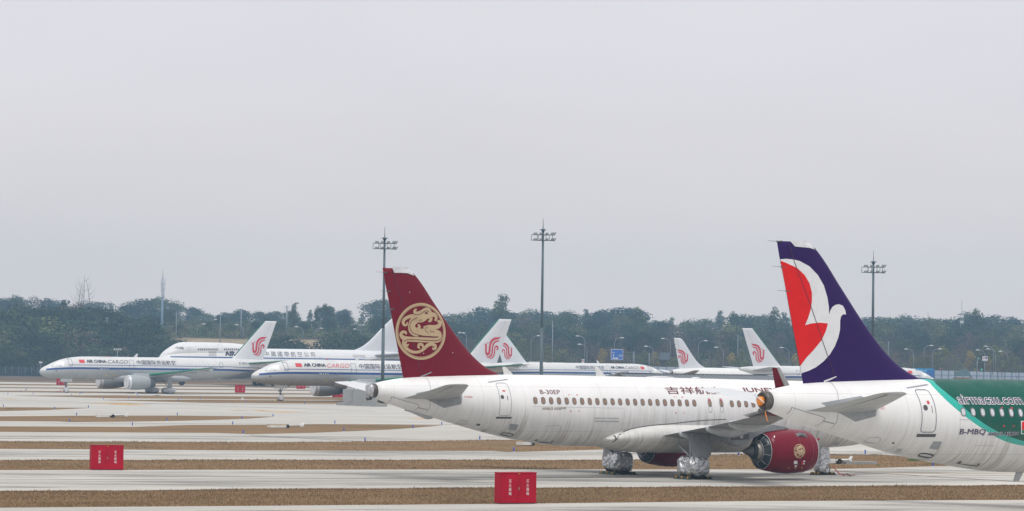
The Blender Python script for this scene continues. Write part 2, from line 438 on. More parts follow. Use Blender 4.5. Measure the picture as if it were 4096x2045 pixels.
M['exhaust'] = plain('apu_exhaust_metal', (.13, .12, .11), .45, .6, var=.3)
M['film'] = plain('dark_plastic_film', (.028, .038, .044), .3, 0, var=.5, scale=4)
M['tape'] = plain('silver_tape', (.36, .37, .39), .45, .3)
def foil():
    n = NT('crumpled_foil'); f = n.noise(6, 8, .7)
    vn = n.n('TexVoronoi'); vn.inputs['Scale'].default_value = 5; n.t.links.new(n.obj()[0], vn.inputs[0])
    c = n.mix(n.rng(f, .35, .65), (.38, .39, .41), (.70, .71, .73))
    return n.fin(c, n.rng(f, .3, .7, .24, .42), .82, bump=n.ma('ADD', n.ma('MULTIPLY', f, .7), vn.outputs[0]), bs=.8, bd=.07)
M['foil'] = foil()
M['foil_bright'] = plain('foil_wrap_bright', (.62, .63, .66), .45, .25, var=.25, scale=4)
M['cover'] = plain('white_cover_sheet', (.66, .67, .70), .4, .15, var=.12, scale=5)
M['orange'] = plain('orange_cover', (.80, .25, .015), .45)
M['window_rim'] = plain('window_rim', (.20, .20, .205), .4, .5)
M['window_pane'] = plain('closed_brown_shade', (.26, .155, .10), .3, var=.1, coat=.6)
M['foil_pane'] = plain('foil_covered_pane', (.62, .64, .68), .32, .25, var=.1)
M['green_metal'] = plain('green_primer', (.02, .19, .12), .5, var=.25)
M['grey_metal'] = plain('light_grey_metal', (.44, .46, .48), .42, .15, var=.08)
M['far_grey'] = skin_mat('far_grey_metal', (.43, .45, .48), dirt_shade=.6, zc=2.2, zr=1.6, grey=(.3, .3, .3), line=False)
M['pole'] = plain('mast_grey_paint', (.075, .108, .125), .5, .2, var=.12)
M['lamp_steel'] = plain('street_lamp_steel', (.20, .235, .27), .5, .2)
M['lamp_glass'] = plain('floodlight_glass', (.33, .34, .33), .2, .1)
M['concrete_block'] = None
def conc():
    n = NT('cast_concrete'); f = n.noise(1.6, 6, .65); g = n.noise(.5, 4, .6, (1, 1, .3))
    c = n.mix(n.rng(f, .3, .7), (.27, .275, .27), (.37, .375, .37)); c = n.mix(n.ma('MULTIPLY', n.rng(g, .45, .7), .45), c, (.18, .185, .18))
    return n.fin(c, .85, bump=f, bs=.3, bd=.03)
M['concrete_block'] = conc()
M['box_red'] = plain('cabinet_red_paint', (.40, .0015, .019), .5, 0, var=.12, scale=1.5, spec=.1)
M['cab_handle'] = plain('cabinet_handle', (.35, .30, .25), .4, .6)
M['marker_blue'] = plain('marker_blue', (.010, .075, .42), .45, coat=.2)
M['white_metal'] = plain('white_painted_steel', (.68, .69, .68), .45, var=.12)
M['wood_gold'] = plain('weathered_plywood', (.52, .38, .18), .7)
def roof():
    n = NT('standing_seam_roof'); co, x, y, z = n.obj()
    l = n.ma('LESS_THAN', n.ma('PINGPONG', x, .22), .05)
    f = n.noise(1.2, 4); c = n.mix(n.rng(f, .3, .7), (.075, .09, .105), (.11, .125, .14))
    return n.fin(n.mix(l, c, (.19, .21, .235)), .45, .3)
M['roof'] = roof()
# ================================================================ emblems
def roundel(fx, fz, r, hole=False):
    """the round crest with the coiled long-necked bird; fx, fz centre, r radius -> flat mesh"""
    bm = bmesh.new(); S = r/523.0
    T = lambda pts: [(fx+TS*(p[0]-578)*S*(523/492), fz+(675-p[1])*S*(523/555), p[2]*S*(1.0)) for p in pts]
    TS = -roundel.sgn
    circ = lambda rad, w: [(578+rad*492*math.cos(2*math.pi*k/28), 675-rad*555*math.sin(2*math.pi*k/28), w) for k in range(28)]
    stroke2(bm, T(circ(.963, 38)), 2, True); stroke2(bm, T(circ(.905, 12)), 2, True)
    for pts in (
        [(478, 240, 30), (440, 285, 55), (475, 325, 60), (560, 305, 66), (640, 262, 76), (705, 250, 80), (750, 300, 76), (745, 345, 50)],
        [(450, 375, 70), (345, 390, 62), (255, 440, 60), (225, 510, 60), (255, 562, 44), (300, 545, 38), (300, 500, 22)],
        [(440, 340, 75), (520, 395, 190), (600, 400, 170), (680, 365, 120), (760, 345, 90), (840, 345, 75), (880, 400, 60), (860, 445, 50), (838, 440, 16)],
        [(760, 400, 90), (765, 450, 60), (735, 475, 40), (712, 462, 18)],
        [(600, 440, 80), (570, 470, 70)],
        [(500, 420, 150), (425, 480, 150), (390, 560, 140), (410, 650, 160), (480, 710, 130), (600, 690, 130), (720, 690, 140), (840, 700, 130), (930, 715, 110), (965, 780, 82), (900, 840, 92), (700, 840, 92), (500, 835, 92), (300, 825, 90), (215, 790, 76), (188, 735, 60), (230, 690, 52), (285, 705, 44), (280, 742, 22)],
        [(480, 650, 90), (535, 620, 62), (535, 565, 50), (505, 550, 26)],
        [(640, 640, 120), (720, 600, 100), (850, 590, 82), (930, 560, 80), (960, 500, 66), (925, 468, 52), (900, 490, 30)],
        [(250, 860, 60), (240, 930, 50), (300, 1010, 55), (400, 1072, 52), (520, 1080, 50), (620, 1030, 55), (700, 950, 66), (780, 920, 60), (858, 950, 60), (855, 1005, 50), (812, 1012, 34), (812, 978, 18)],
        [(290, 865, 60), (275, 925, 44), (315, 955, 40), (340, 925, 22)],
        [(620, 1000, 30), (605, 935, 48), (545, 930, 56), (528, 980, 44), (560, 1005, 24)]):
        stroke2(bm, T(pts), 3)
    return bm
roundel.sgn = -1
def roundel_lines(fx, fz, r):
    bm = bmesh.new(); S = r/523.0; TS = -roundel.sgn
    T = lambda pts: [(fx+TS*(p[0]-578)*S*(523/492), fz+(675-p[1])*S*(523/555), p[2]*S) for p in pts]
    for pts in ([(520, 755, 22), (640, 772, 24), (760, 775, 24), (880, 782, 16)], [(405, 290, 12), (430, 345, 12), (540, 345, 12), (660, 270, 12), (735, 290, 10)],
                [(495, 405, 12), (380, 480, 13), (355, 600, 13), (420, 710, 12), (600, 760, 10)], [(250, 880, 12), (330, 840, 13), (600, 845, 13), (880, 850, 13), (985, 790, 12), (975, 690, 9)],
                [(640, 322, 8), (680, 318, 34), (705, 335, 8)], [(550, 430, 10), (580, 455, 10), (550, 478, 10), (535, 455, 8)], [(700, 580, 10), (645, 640, 10), (720, 705, 10)], [(760, 640, 10), (770, 685, 10), (815, 665, 10), (830, 700, 10)]):
        stroke2(bm, T(pts), 3)
    return bm
PH = [[(345, 560, 78), (345, 700, 78), (345, 850, 80), (368, 920, 95), (410, 945, 112), (455, 915, 100), (480, 850, 90), (490, 740, 90), (502, 620, 90), (535, 510, 98), (600, 420, 98), (690, 365, 96), (780, 348, 88), (862, 338, 62), (945, 275, 3)],
      [(345, 1020, 5), (430, 1062, 42), (500, 1035, 72), (560, 970, 70), (590, 880, 64), (600, 760, 62), (606, 650, 62), (640, 560, 68), (700, 490, 66), (760, 462, 58), (832, 450, 48), (890, 410, 3)],
      [(470, 1120, 3), (540, 1108, 32), (612, 1060, 50), (665, 980, 58), (687, 880, 58), (692, 760, 52), (708, 690, 55), (745, 650, 62), (795, 655, 70), (822, 705, 70), (808, 765, 52), (772, 772, 28), (750, 750, 5)],
      [(250, 556, 4), (300, 565, 18), (345, 580, 60)], [(350, 545, 10), (375, 522, 24), (425, 520, 22), (462, 486, 3)]]
# ================================================================ narrow-body twin (near pair)
def narrow_body(p):
    """p: root thing, length class, liveries and so on -> Plane"""
    root, L, xm, dz = p['root'], p['L'], p['xm'], p.get('dz', 0)
    k = L-37.57                                   # longer cabin: everything aft of the wing box moves back
    tab = [(0, 2.95, 3.35, .05), (.25, 2.62, 3.85, .5), (.8, 2.3, 4.3, .95), (1.8, 2.0, 4.85, 1.36), (3.2, 1.78, 5.5, 1.72), (4.8, 1.69, 5.70, 1.93), (6.5, 1.66, 5.74, 1.975),
           (12, 1.70, 5.80, 1.975), (18+k, 1.77, 5.86, 1.975), (24.2+k, 1.83, 5.92, 1.975), (25.6+k, 1.93, 5.925, 1.965), (27.6+k, 2.20, 5.92, 1.91), (29.8+k, 2.64, 5.90, 1.76),
           (33+k, 3.42, 5.79, 1.32), (35.15+k, 3.96, 5.66, .94), (36.6+k, 4.40, 5.44, .60), (36.98+k, 4.54, 5.34, .45)]
    tab = [(a, b+dz+(.08 if dz and a < 28.5+k else 0), c+dz, d) for a, b, c, d in tab]
    body = Body(tab, xm); body.build('fuselage', p['skin'], root, n=90, ring=64)
    X = lambda st: xm-(st+k)
    rows = [(5.45, 27.9, 35.05), (5.91, 28.7, 35.17), (6.36, 29.7, 35.28), (7.16, 30.75, 35.47), (8.27, 31.8, 35.74), (9.87, 33.12, 36.11), (11.46, 34.44, 36.50), (11.66, 34.68, 36.54), (11.80, 35.05, 36.57)]
    fin = Fin([(a+dz*max(0, 1-(a-5.45)/4)-(.05 if dz and a > 11 else 0), X(b), X(c)) for a, b, c in rows]); fo = fin.build('tail_fin', p['finmat'], root)
    P = Plane(root, body, fin, -1)
    # rudder line, hinge fairing
    for a, b, w in (((5.7, 33.9), (11.7, 35.95), .03),) if not dz else ():
        bm = bmesh.new(); stroke2(bm, [(X(a[1]), a[0]+dz, w), (X((a[1]+b[1])/2), (a[0]+b[0])/2, w), (X(b[1]), b[0], w)], 4)
        P.on_fin(bm, 'rudder_gap', M['gap_dark'], .006, fo)
    # static wicks
    for zz in (11.55, 10.5, 9.5):
        mb = MB(); xt = fin.t(zz+dz); mb.tube([(xt+.25, 0, zz+dz), (xt-.02, 0, zz+dz)], [.05, .03], 6); mb.tube([(xt, 0, zz+dz), (xt-.45, 0, zz+dz+.02)], .008, 4)
        obj('static_wick', mb, M['dark'], fo)
    # apu exhaust ring and its cover
    x0, x1 = X(37.0), X(37.28); c, h, wd = body.sec(x0)
    mb = MB(); mb.rings([[(x, q*wd*math.sin(t), c-dzz+q*h*math.cos(t)) for t in [2*math.pi*i/32 for i in range(32)]] for x, q, dzz in ((x0+.02, 1.012, 0), (x0-.18, .97, -.01), (x1, .78, -.03), (x1+.02, .68, -.03), (x1+.1, .63, -.02))])
    ex = obj('exhaust_cone', mb, M['exhaust'], root)
    if p['cap'] == 'foil':
        foil_blob('foil_cover', ex, M['foil'], (x1-.02, -.05, c+.03), (.16, .34, .38), 5, .10, n=14)
        mb = MB(); mb.tube([(x1+.05, -.1, c-.42), (x1-.25, -.12, c-.46)], .09, 8); obj('drain_mast', mb, M['dark'], ex)
    else:
        mb = MB(); mb.lathe_x([(x1+.05, .10), (x1+.05, .19), (x1-.10, .20), (x1-.15, .14), (x1-.15, .01)], .0, c-.02, 20); obj('exhaust_plug', mb, M['orange'], ex)
        mb = MB(); mb.tube([(x1-.18, .25, c+.25), (x1-.20, -.45, c-.08)], .022, 6); obj('strap', mb, M['cover'], ex)
        mb = MB(); mb.tube([(x1+.05, -.1, c-.38), (x1-.2, -.12, c-.42)], .09, 8); obj('drain_mast', mb, M['dark'], ex)
        mb = MB(); mb.tube([(x1+.0, -.25, c-.45), (x1-.02, -.45, c-.85)], .02, 5); obj('warning_streamer', mb, M['orange'], ex)
    # tailplanes
    for sd in (-1, 1):
        secs = [(.2, X(31.55), 4.55+dz, 4.0, .10, -.06), (1.0, X(32.0), 4.62+dz, 3.6, .10, -.06), (3.5, X(33.25), 4.97+dz, 2.5, .10, -.03), (6.0, X(34.55), 5.33+dz, 1.5, .10, 0), (6.25, X(34.85), 5.37+dz, 1.1, .07, 0)]
        t = obj('tailplane', wing_mb(secs, sd, n=12), M['tailplane_grey'] if sd < 0 else M['tail_white'], root)
        mb = MB(); a = secs[1]; b = secs[3]
        for f, tt in ((.68, .012),) if sd < 0 else ():
            mb.tube([(a[1]-a[3]*f, sd*a[0], a[2]-.12), (b[1]-b[3]*f, sd*b[0], b[2]-.05)], tt, 4)
        if sd < 0: obj('elevator_gap', mb, M['dark'], t)
        if sd > 0:
            for yy in (4.6, 5.2, 5.9):
                mb = MB(); mb.tube([(X(35.95), yy, 5.2+dz), (X(36.3), yy, 5.22+dz)], .006, 4); obj('static_wick', mb, M['dark'], t)
    # wings
    for sd in (-1, 1):
        W = [(1.2, xm-12.0-p['wk'], 2.30, 6.8, .13, .06), (2.2, xm-12.75-p['wk'], 2.42, 5.95, .13, .06), (6.3, xm-14.85-p['wk'], 3.0, 3.85, .11, .06), (11, xm-17.25-p['wk'], 3.5, 2.75, .10, .05), (14.6, xm-19.05-p['wk'], 3.92, 2.0, .10, .03)]
        wg = obj('wing', wing_mb(W, sd, n=14), M['grey_wing'], root)
        T = [(14.6, W[-1][1]+.01, 3.925, 2.02, .10, .03), (16.2, xm-19.85-p['wk'], 4.12, 1.65, .10, .02), (16.65, xm-20.15-p['wk'], 4.28, 1.5, .09, 0), (16.95, xm-20.5-p['wk'], 4.7, 1.3, .08, 0), (17.15, xm-21.2-p['wk'], 5.6, .95, .08, 0), (17.35, xm-22.0-p['wk'], 6.5, .5, .07, 0)]
        obj('sharklet', wing_mb(T, sd, n=10), p['tipmat'], wg)
        if p.get('near'):
            mb = MB()
            T2 = [(y, x+.02, z, c, t, d) for y, x, z, c, t, d in T[3:]]
            obj('sharklet_edge', wing_mb(T2, sd, n=4, c0=0, c1=.38, grow=.015), M['grey_metal'], wg)
            al = wing_mb([(12.2, xm-19.75-p['wk'], 3.72, .75, .12, .16), (15.4, xm-20.85-p['wk'], 4.10, .6, .12, .16)], sd, n=6)
            obj('aileron', al, M['tail_white'], wg)
    if not p.get('near'): return P
    # belly fairing
    fb = Body([(9.3, 1.9, 3.0, 1.1), (10.3, 1.55, 3.35, 1.85), (12, 1.40, 3.6, 2.14), (18.5, 1.42, 3.6, 2.2), (19.8, 1.48, 3.45, 2.17), (21, 1.64, 3.1, 2.05), (21.9, 1.9, 2.7, 1.93), (22.35, 2.1, 2.4, 1.82)], xm)
    fr = fb.build('belly_fairing', M['fairing'], root, n=40, ring=40)
    P.fairing = fb
    return P
M['door_grey'] = plain('gear_door_grey', (.25, .26, .27), .5)
def main_gear(P, sd, seed, near):
    root = P.root
    g = bpy.data.objects.new('main_gear', None); link(g, root)
    y = sd*3.8
    mb = MB(); mb.tube([(0, y, 1.05), (0, y*.93, 2.6)], [.13, .16], 10); mb.tube([(0, y, 1.15), (-.1, y-sd*1.4, 2.0)], .07, 8); mb.tube([(.25, y, .95), (.05, y, 1.7)], .04, 6)
    mb.tube([(-.22, y+sd*.05, .95), (-.2, y, 2.2)], .05, 6); mb.tube([(.15, y, .9), (.55, y-sd*.7, 1.7)], .045, 6)
    obj('strut', mb, M['grey_metal'], g)
    mb = MB()
    for dy in (-.46, .46):
        mb.rings([[(r*math.sin(t), y+dy+q, .585+r*math.cos(t)) for t in [2*math.pi*i/28 for i in range(28)]] for q, r in ((-.19, .40), (-.19, .5), (-.13, .575), (.13, .575), (.19, .5), (.19, .40))])
    obj('tyres', mb, M['black'], g)
    foil_blob('foil_cover', g, M['foil'], (-.03, y+.38, .80), (.70, .44, .56), seed, .09, n=30, power=3.3)
    foil_blob('foil_cover', g, M['foil'], (.04, y-.40, .76), (.74, .46, .58), seed+1, .09, n=30, power=3.3)
    # gear door plate outboard of the leg
    pts = [(.62, 1.25), (.80, 1.45), (.78, 2.62), (-.55, 2.7), (-.62, 2.3), (-.52, 1.5), (-.40, .95), (.12, .95)] if sd < 0 else [(.6, 1.3), (.75, 2.6), (-.5, 2.6), (-.5, 1.3)]
    mb = MB(); yy = y+sd*.62; n = len(pts)
    vs = [(a, yy-sd*(b-2.6)*.05, b) for a, b in pts]+[(a, yy-sd*(b-2.6)*.05-sd*.05, b) for a, b in pts]
    mb.add(vs, [tuple(range(n)), tuple(range(2*n-1, n-1, -1))]+[(i, (i+1) % n, n+(i+1) % n, n+i) for i in range(n)])
    obj('gear_door', mb, M['door_grey'], g)
    return g
def chock(x, y, rz, ln, lab, grp):
    t = thing('wheel_chock', lab, 'wheel chock', (x, y, gz(y)), rz, grp)
    mb = MB(); h = .17; a = .14
    mb.add([(-a, -ln/2, 0), (a, -ln/2, 0), (.02, -ln/2, h), (-.02, -ln/2, h), (-a, ln/2, 0), (a, ln/2, 0), (.02, ln/2, h), (-.02, ln/2, h)],
           [(0, 1, 2, 3), (4, 7, 6, 5), (0, 4, 5, 1), (1, 5, 6, 2), (2, 6, 7, 3), (3, 7, 4, 0)])
    obj('wedge', mb, M['chock'], t)
    for q in (-.38, .0, .38):
        mb = MB(); mb.box(-a*.75, a*.75, q*ln-.035, q*ln+.035, .06, h+.008); obj('stripe', mb, M['chock_y'], t)
    return t
M['chock'] = plain('dark_green_rubber', (.012, .035, .030), .7); M['chock_y'] = plain('chock_yellow', (.55, .27, .02), .6)
M['tail_white'] = skin_mat('tailplane_white', (.64, .66, .68), dirt_shade=.12, zc=4.5, zr=3, line=False)

# ---------------------------------------------------------------- maroon-tailed twin
HD = 33.0
g0 = gp(2771, 1917)
lx, ly = -math.sin(R(HD)), math.cos(R(HD))
rootJ = thing('airliner', 'white twin jet airliner with maroon tail fin and gold round bird crest, engines maroon', 'airliner', (g0.x+3.8*lx, g0.y+3.8*ly, 0), R(HD))
M['skin_j'] = skin_mat('white_fuselage_paint', (.80, .80, .80), dirt_shade=1.0, zc=3.8, zr=2.0)
J = narrow_body(dict(root=rootJ, L=37.57, xm=17.71, skin=M['skin_j'], finmat=M['maroon_paint'], tipmat=M['maroon_paint'], cap='foil', wk=0.0, near=True))
NACC, NACY, NACZ = None, 5.75, 1.66
def jengine(sd):
    P = J; root = P.root; xl = 17.71-10.75; cy, cz = sd*NACY, NACZ
    prof = [(.0, 1.03), (.05, 1.09), (.16, 1.15), (.5, 1.235), (1.1, 1.295), (1.8, 1.305), (2.5, 1.25), (3.1, 1.15), (3.5, 1.06)]
    en = nacelle(root, M['maroon_paint'], xl, prof[2:]+[(3.5, 1.03), (3.2, 1.0)], cy, cz, 'engine')
    nacelle(en, M['grey_metal'], xl, [(.22, .95), (.06, .97), (.0, 1.03), (.05, 1.092), (.17, 1.157)], cy, cz, 'intake_lip')
    fx = [(.25, .01), (.25, .96)]
    nacelle(en, M['cover'], xl, fx, cy, cz, 'intake_cover')
    nacelle(en, M['film'], xl, [(3.25, 1.0), (3.42, .99), (3.60, .86), (3.72, .70), (3.78, .60)], cy, cz, 'plastic_cover', n=18)
    mb = MB()
    for k in range(9):
        t = 2*math.pi*k/9+.3; s_, c_ = math.sin(t), math.cos(t)
        mb.tube([(xl-3.44, cy+s_*1.0, cz+c_*1.0), (xl-3.62, cy+s_*.87, cz+c_*.87), (xl-3.78, cy+s_*.62, cz+c_*.62)], .035, 4, flat=.5)
    for rr, xx, q in ((1.03, 3.50, .035), (.62, 3.79, .03)):
        mb.tube([(xl-xx, cy+rr*math.sin(2*math.pi*k/32), cz+rr*math.cos(2*math.pi*k/32)) for k in range(33)], q, 4, cap=False)
    obj('tape', mb, M['tape'], en)
    nacelle(en, M['steel'], xl, [(3.0, .66), (3.6, .62), (3.9, .54), (4.05, .51), (4.07, .47), (3.8, .46)], cy, cz, 'core_nozzle')
    nacelle(en, M['film'], xl, [(4.0, .47), (4.15, .43), (4.25, .31)], cy, cz, 'plastic_cover', n=14)
    nacelle(en, M['dark'], xl, [(4.1, .34), (4.3, .30), (4.6, .17), (4.92, .02)], cy, cz, 'exhaust_plug')
    # cowl seams
    mb = MB()
    for q in (1.55, .62):
        rr = 1.305 if q == 1.55 else 1.252
        mb.tube([(xl-q, cy+rr*math.sin(2*math.pi*k/48), cz+rr*math.cos(2*math.pi*k/48)) for k in range(49)], .010, 4, cap=False)
    mb.tube([(xl-.3, cy-1.19, cz-.05), (xl-1.5, cy-1.30, cz-.05), (xl-3.0, cy-1.15, cz-.05)], .008, 4)
    obj('cowl_seam', mb, M['seam_maroon'], en)
    # vent scoop on the upper cowl
    mb = MB(); xs = xl-1.55; a = R(42)
    o = lambda x, t, r: (x, cy-math.sin(t)*r, cz+math.cos(t)*r)
    mb.add([o(xs-.05, a-.10, 1.30), o(xs-.05, a+.10, 1.30), o(xs+.75, a+.14, 1.27), o(xs+.75, a-.14, 1.27), o(xs+.2, a-.07, 1.42), o(xs+.2, a+.07, 1.42)], [(0, 1, 5, 4), (4, 5, 2, 3), (0, 4, 3), (1, 2, 5)])
    if sd < 0: obj('vent_scoop', mb, M['dark'], en)
    rad = pchip([a for a, b in prof], [b for a, b in prof])
    def sf(x, z):
        r = rad(xl-x); k = (z-cz)/r; k = max(-.999, min(.999, k)); return r*math.sqrt(1-k*k), 0, k
    if sd < 0:
        o_ = P.inv
        def ek(px, py):
            x, z = P.pix(px, py, -7.0)
            for _ in range(4): x, z = P.pix(px, py, cy-sf(x, z)[0])
            return x, z
        x, z = ek(3198.2, 1805.0)
        def dn(bm, name, mat, off=.012, dy=.12):
            slice2(bm, .2, dy)
            for v in bm.verts:
                xx, zz = v.co.x, v.co.y; y, _, nz_ = sf(xx, zz); v.co = Vector((xx, cy-(y+off), zz))
            bmesh.ops.recalc_face_normals(bm, faces=bm.faces); me = bpy.data.meshes.new(name); bm.to_mesh(me); bm.free(); me.materials.append(mat)
            return link(bpy.data.objects.new(name, me), en)
        dn(roundel(x, z, .41), 'gold_crest', M['gold_paint'], .012)
        for (a, b, c, d, mt) in ((3175, 1844, 3189, 1857, 'white_ink'), (3178, 1862, 3187, 1868, 'white_ink'), (3206, 1845, 3212, 1860, 'red_ink'), (3213, 1842, 3220, 1849, 'white_ink'), (3213, 1852, 3218, 1858, 'white_ink'), (3151, 1870, 3156, 1875, 'chock_y'), (3177, 1870, 3183, 1875, 'chock_y'), (3204, 1870, 3210, 1874, 'chock_y'), (3095, 1743, 3099, 1751, 'white_ink')):
            bm = bmesh.new(); poly2(bm, [ek(a, d), ek(c, d), ek(c, b), ek(a, b)]); dn(bm, 'placard', M[mt], .012)
    # pylon: a tall thin box between cowl and wing
    pl = [(2862, 1722), (2940, 1716), (3000, 1703), (3040, 1700), (3085, 1700), (3120, 1705), (3148, 1713), (3120, 1722), (3050, 1730), (3010, 1748), (2975, 1775), (2950, 1787), (2925, 1780), (2900, 1766), (2882, 1748)]
    q = [J.pix(a, b, -NACY) for a, b in pl]; n = len(q); mb = MB(); hw = .26
    vs = [(a, cy-hw, b) for a, b in q]+[(a, cy+hw, b) for a, b in q]
    bmx = bmesh.new(); V = [bmx.verts.new(v) for v in vs]
    bmx.faces.new(V[:n]); bmx.faces.new(list(reversed(V[n:])))
    for i in range(n): bmx.faces.new((V[i], V[(i+1) % n], V[n+(i+1) % n], V[n+i]))
    bmesh.ops.recalc_face_normals(bmx, faces=bmx.faces); bmesh.ops.bevel(bmx, geom=list(bmx.edges), offset=.05, segments=2, affect='EDGES')
    me = bpy.data.meshes.new('pylon'); bmx.to_mesh(me); bmx.free(); me.materials.append(M['pylon']); py = link(bpy.data.objects.new('pylon', me), en)
    if sd < 0:
        mb = MB(); c4 = [J.pix(a, b, cy-hw-.02) for a, b in ((2924, 1762), (2996, 1758), (2998, 1738), (2924, 1735))]
        mb.add([(a, cy-hw-.02, b) for a, b in c4], [(0, 1, 2, 3)]); obj('access_panel', mb, M['dark'], py)
        ax, az_ = J.pix(2966, 1746, cy-hw-.03); mb = MB(); mb.add([(ax+.13*math.cos(2*math.pi*k/16), cy-hw-.03, az_+.13*math.sin(2*math.pi*k/16)) for k in range(16)], [tuple(range(16))]); obj('round_cap', mb, M['grey_metal'], py)
    return en
M['seam_maroon'] = plain('seam_maroon', (.28, .10, .12), .5)
for sd in (-1, 1): jengine(sd)
for sd, s_ in ((-1, 11), (1, 31)): main_gear(J, sd, s_, sd < 0)
# nose gear wrapped from bay to ground
g = bpy.data.objects.new('nose_gear', None); link(g, rootJ)
mb = MB(); mb.tube([(12.64, 0, .4), (12.55, 0, 2.0)], .11, 10); obj('strut', mb, M['grey_metal'], g)
mb = MB()
for dy in (-.22, .22): mb.rings([[(12.64+r*math.sin(t), dy+q, .38+r*math.cos(t)) for t in [2*math.pi*i/24 for i in range(24)]] for q, r in ((-.1, .3), (-.07, .38), (.07, .38), (.1, .3))])
obj('tyres', mb, M['black'], g)
foil_blob('foil_cover', g, M['foil'], (12.62, 0, .62), (.45, .44, .58), 77, .09, n=26)
foil_blob('foil_cover', g, M['foil'], (12.60, 0, 1.30), (.40, .36, .72), 78, .10, n=26, power=4)
# flap track fairings
wgs = [c for c in rootJ.children if c.name.startswith('wing')]
for wg, sd in zip(wgs, (-1, 1)):
    for yy, px, py in ((3.9, 2716, 1731), (6.7, 2823, 1710), (9.6, 2914, 1690)):
        x, z = J.pix(px, py, -yy); mb = MB(); rg = []; kf = 1.0 if yy < 5 else .84 if yy < 8 else .76
        for t, r, dzq in ((0, .05, 0), (.08, .12, .0), (.6, .20, .0), (1.4, .28, -.0), (2.4, .30, .0), (3.4, .22, .02), (4.2, .04, .05)):
            rg.append([(x+t*kf, sd*yy+r*.8*math.cos(a), z+.02-r*.75+dzq+r*1.25*math.sin(a)) for a in [2*math.pi*k/12 for k in range(12)]])
        mb.rings(rg); obj('flap_fairing', mb, M['pylon_l'] if 0 else M['grey_metal'], wg)
# --- windows, doors and small marks on the shown flank
def windows(P, pane, rim, xs, z, w=.30, h=.42):
    for x in xs:
        bm = bmesh.new(); poly2(bm, rrect(x-w/2, x+w/2, z-h/2, z+h/2, w*.46, 3)); o = P.on_body(bm, 'cabin_window', rim, .008, dy=.1)
        bm = bmesh.new(); poly2(bm, rrect(x-w/2+.045, x+w/2-.035, z-h/2+.045, z+h/2-.05, w*.38, 3)); P.on_body(bm, 'pane', pane, .016, o, dy=.1)
def pxpoly(P, pts, name, mat, off=.012, parent=None): return P.poly([P.pskin(a, b) for a, b in pts], name, mat, off, parent)
def pxstroke(P, pts, w, name, mat, off=.010, parent=None, surf=None):
    bm = bmesh.new(); stroke2(bm, [(*P.pskin(a, b), w) for a, b in pts], 4)
    if surf: return drape(bm, name, mat, parent or P.root, surf, off, P.side, 0, .12)
    return P.on_body(bm, name, mat, off, parent)
def c5(x, y): return 1500+.4277*x, 1450+.4277*y      # marks were measured on enlarged parts of the picture
def c6(x, y): return 2400+.4277*x, 1450+.4277*y
def c8(x, y): return 3000+.4627*x, 1450+.4627*y
wx0, wz0 = J.pskin(2141.5, 1602.5)
wxs = [wx0+.533*i for i in range(22)]+[]
xe1 = J.pskin(*c6(1025, 385)); xe2 = J.pskin(*c6(1133, 388)); w2 = J.pskin(*c6(1233, 388))
wslope = -.0085
def wz(x): return wz0+wslope*(x-wx0)
for grp_ in (wxs, [w2[0]+.533*i for i in range(17)]):
    for x in grp_: windows(J, M['window_pane'], M['window_rim'], [x], wz(x))
def door_of(P, a, b, name, mat, bracket=None, thick=.045, r=.16):
    (x0, z1), (x1, z0) = P.pskin(*a), P.pskin(*b)
    o = P.outline(x0, x1, z0, z1, r, thick, name, mat, .010)
    return o, (x0, x1, z0, z1)
ink = M['seam_ink'] = plain('panel_seam_grey', (.25, .27, .31), .5)
M['seam_faint'] = plain('panel_seam_faint', (.46, .47, .48), .5)
d, (x0, x1, z0, z1) = door_of(J, c5(1118, 190), c5(1268, 500), 'rear_door', M['aqua_door'])
J.poly([(x0-.08, z0-.16), (x1+.08, z0-.16), (x1+.08, z0-.05), (x1-.12, z0-.05), (x1-.12, z0-.10), (x0+.12, z0-.10), (x0+.12, z0-.05), (x0-.08, z0-.05)], 'door_sill', M['dark'], .014, d)
bm = bmesh.new(); poly2(bm, rrect((x0+x1)/2-.30, (x0+x1)/2-.08, (z0+z1)/2+.02, (z0+z1)/2+.24, .1)); J.on_body(bm, 'door_window', M['dark'], .014, d)
J.poly([((x0+x1)/2+.12, (z0+z1)/2-.05), ((x0+x1)/2+.16, (z0+z1)/2-.05), ((x0+x1)/2+.16, (z0+z1)/2+.2), ((x0+x1)/2+.12, (z0+z1)/2+.2)], 'door_handle', M['dark'], .014, d)
J.poly([((x0+x1)/2-.1, z1-.5), ((x0+x1)/2+.08, z1-.5), ((x0+x1)/2+.08, z1-.42), ((x0+x1)/2-.1, z1-.42)], 'placard', M['red_ink'], .014, d)
pxstroke(J, [c5(1060, 187), c5(1150, 172), c5(1243, 160)], .05, 'rain_gutter', M['seam_ink'])
for cx_ in (1025, 1133):
    (a0, b1), (a1, b0) = J.pskin(*c6(cx_-26, 332)), J.pskin(*c6(cx_+26, 472))
    eo = J.outline(a0, a1, b0, b1, .16, .035, 'overwing_exit', M['aqua_door'], .010)
    xx = (a0+a1)/2; windows(J, M['window_pane'], M['window_rim'], [xx], wz(xx))
    J.poly([(xx-.09, b1-.16), (xx+.09, b1-.16), (xx+.09, b1-.08), (xx-.09, b1-.08)], 'placard', M['red_ink'], .012, eo)
    J.poly([(xx-.08, b0+.45), (xx+.08, b0+.45), (xx+.08, b0+.62), (xx-.08, b0+.62)], 'placard', M['red_ink'], .012, eo)
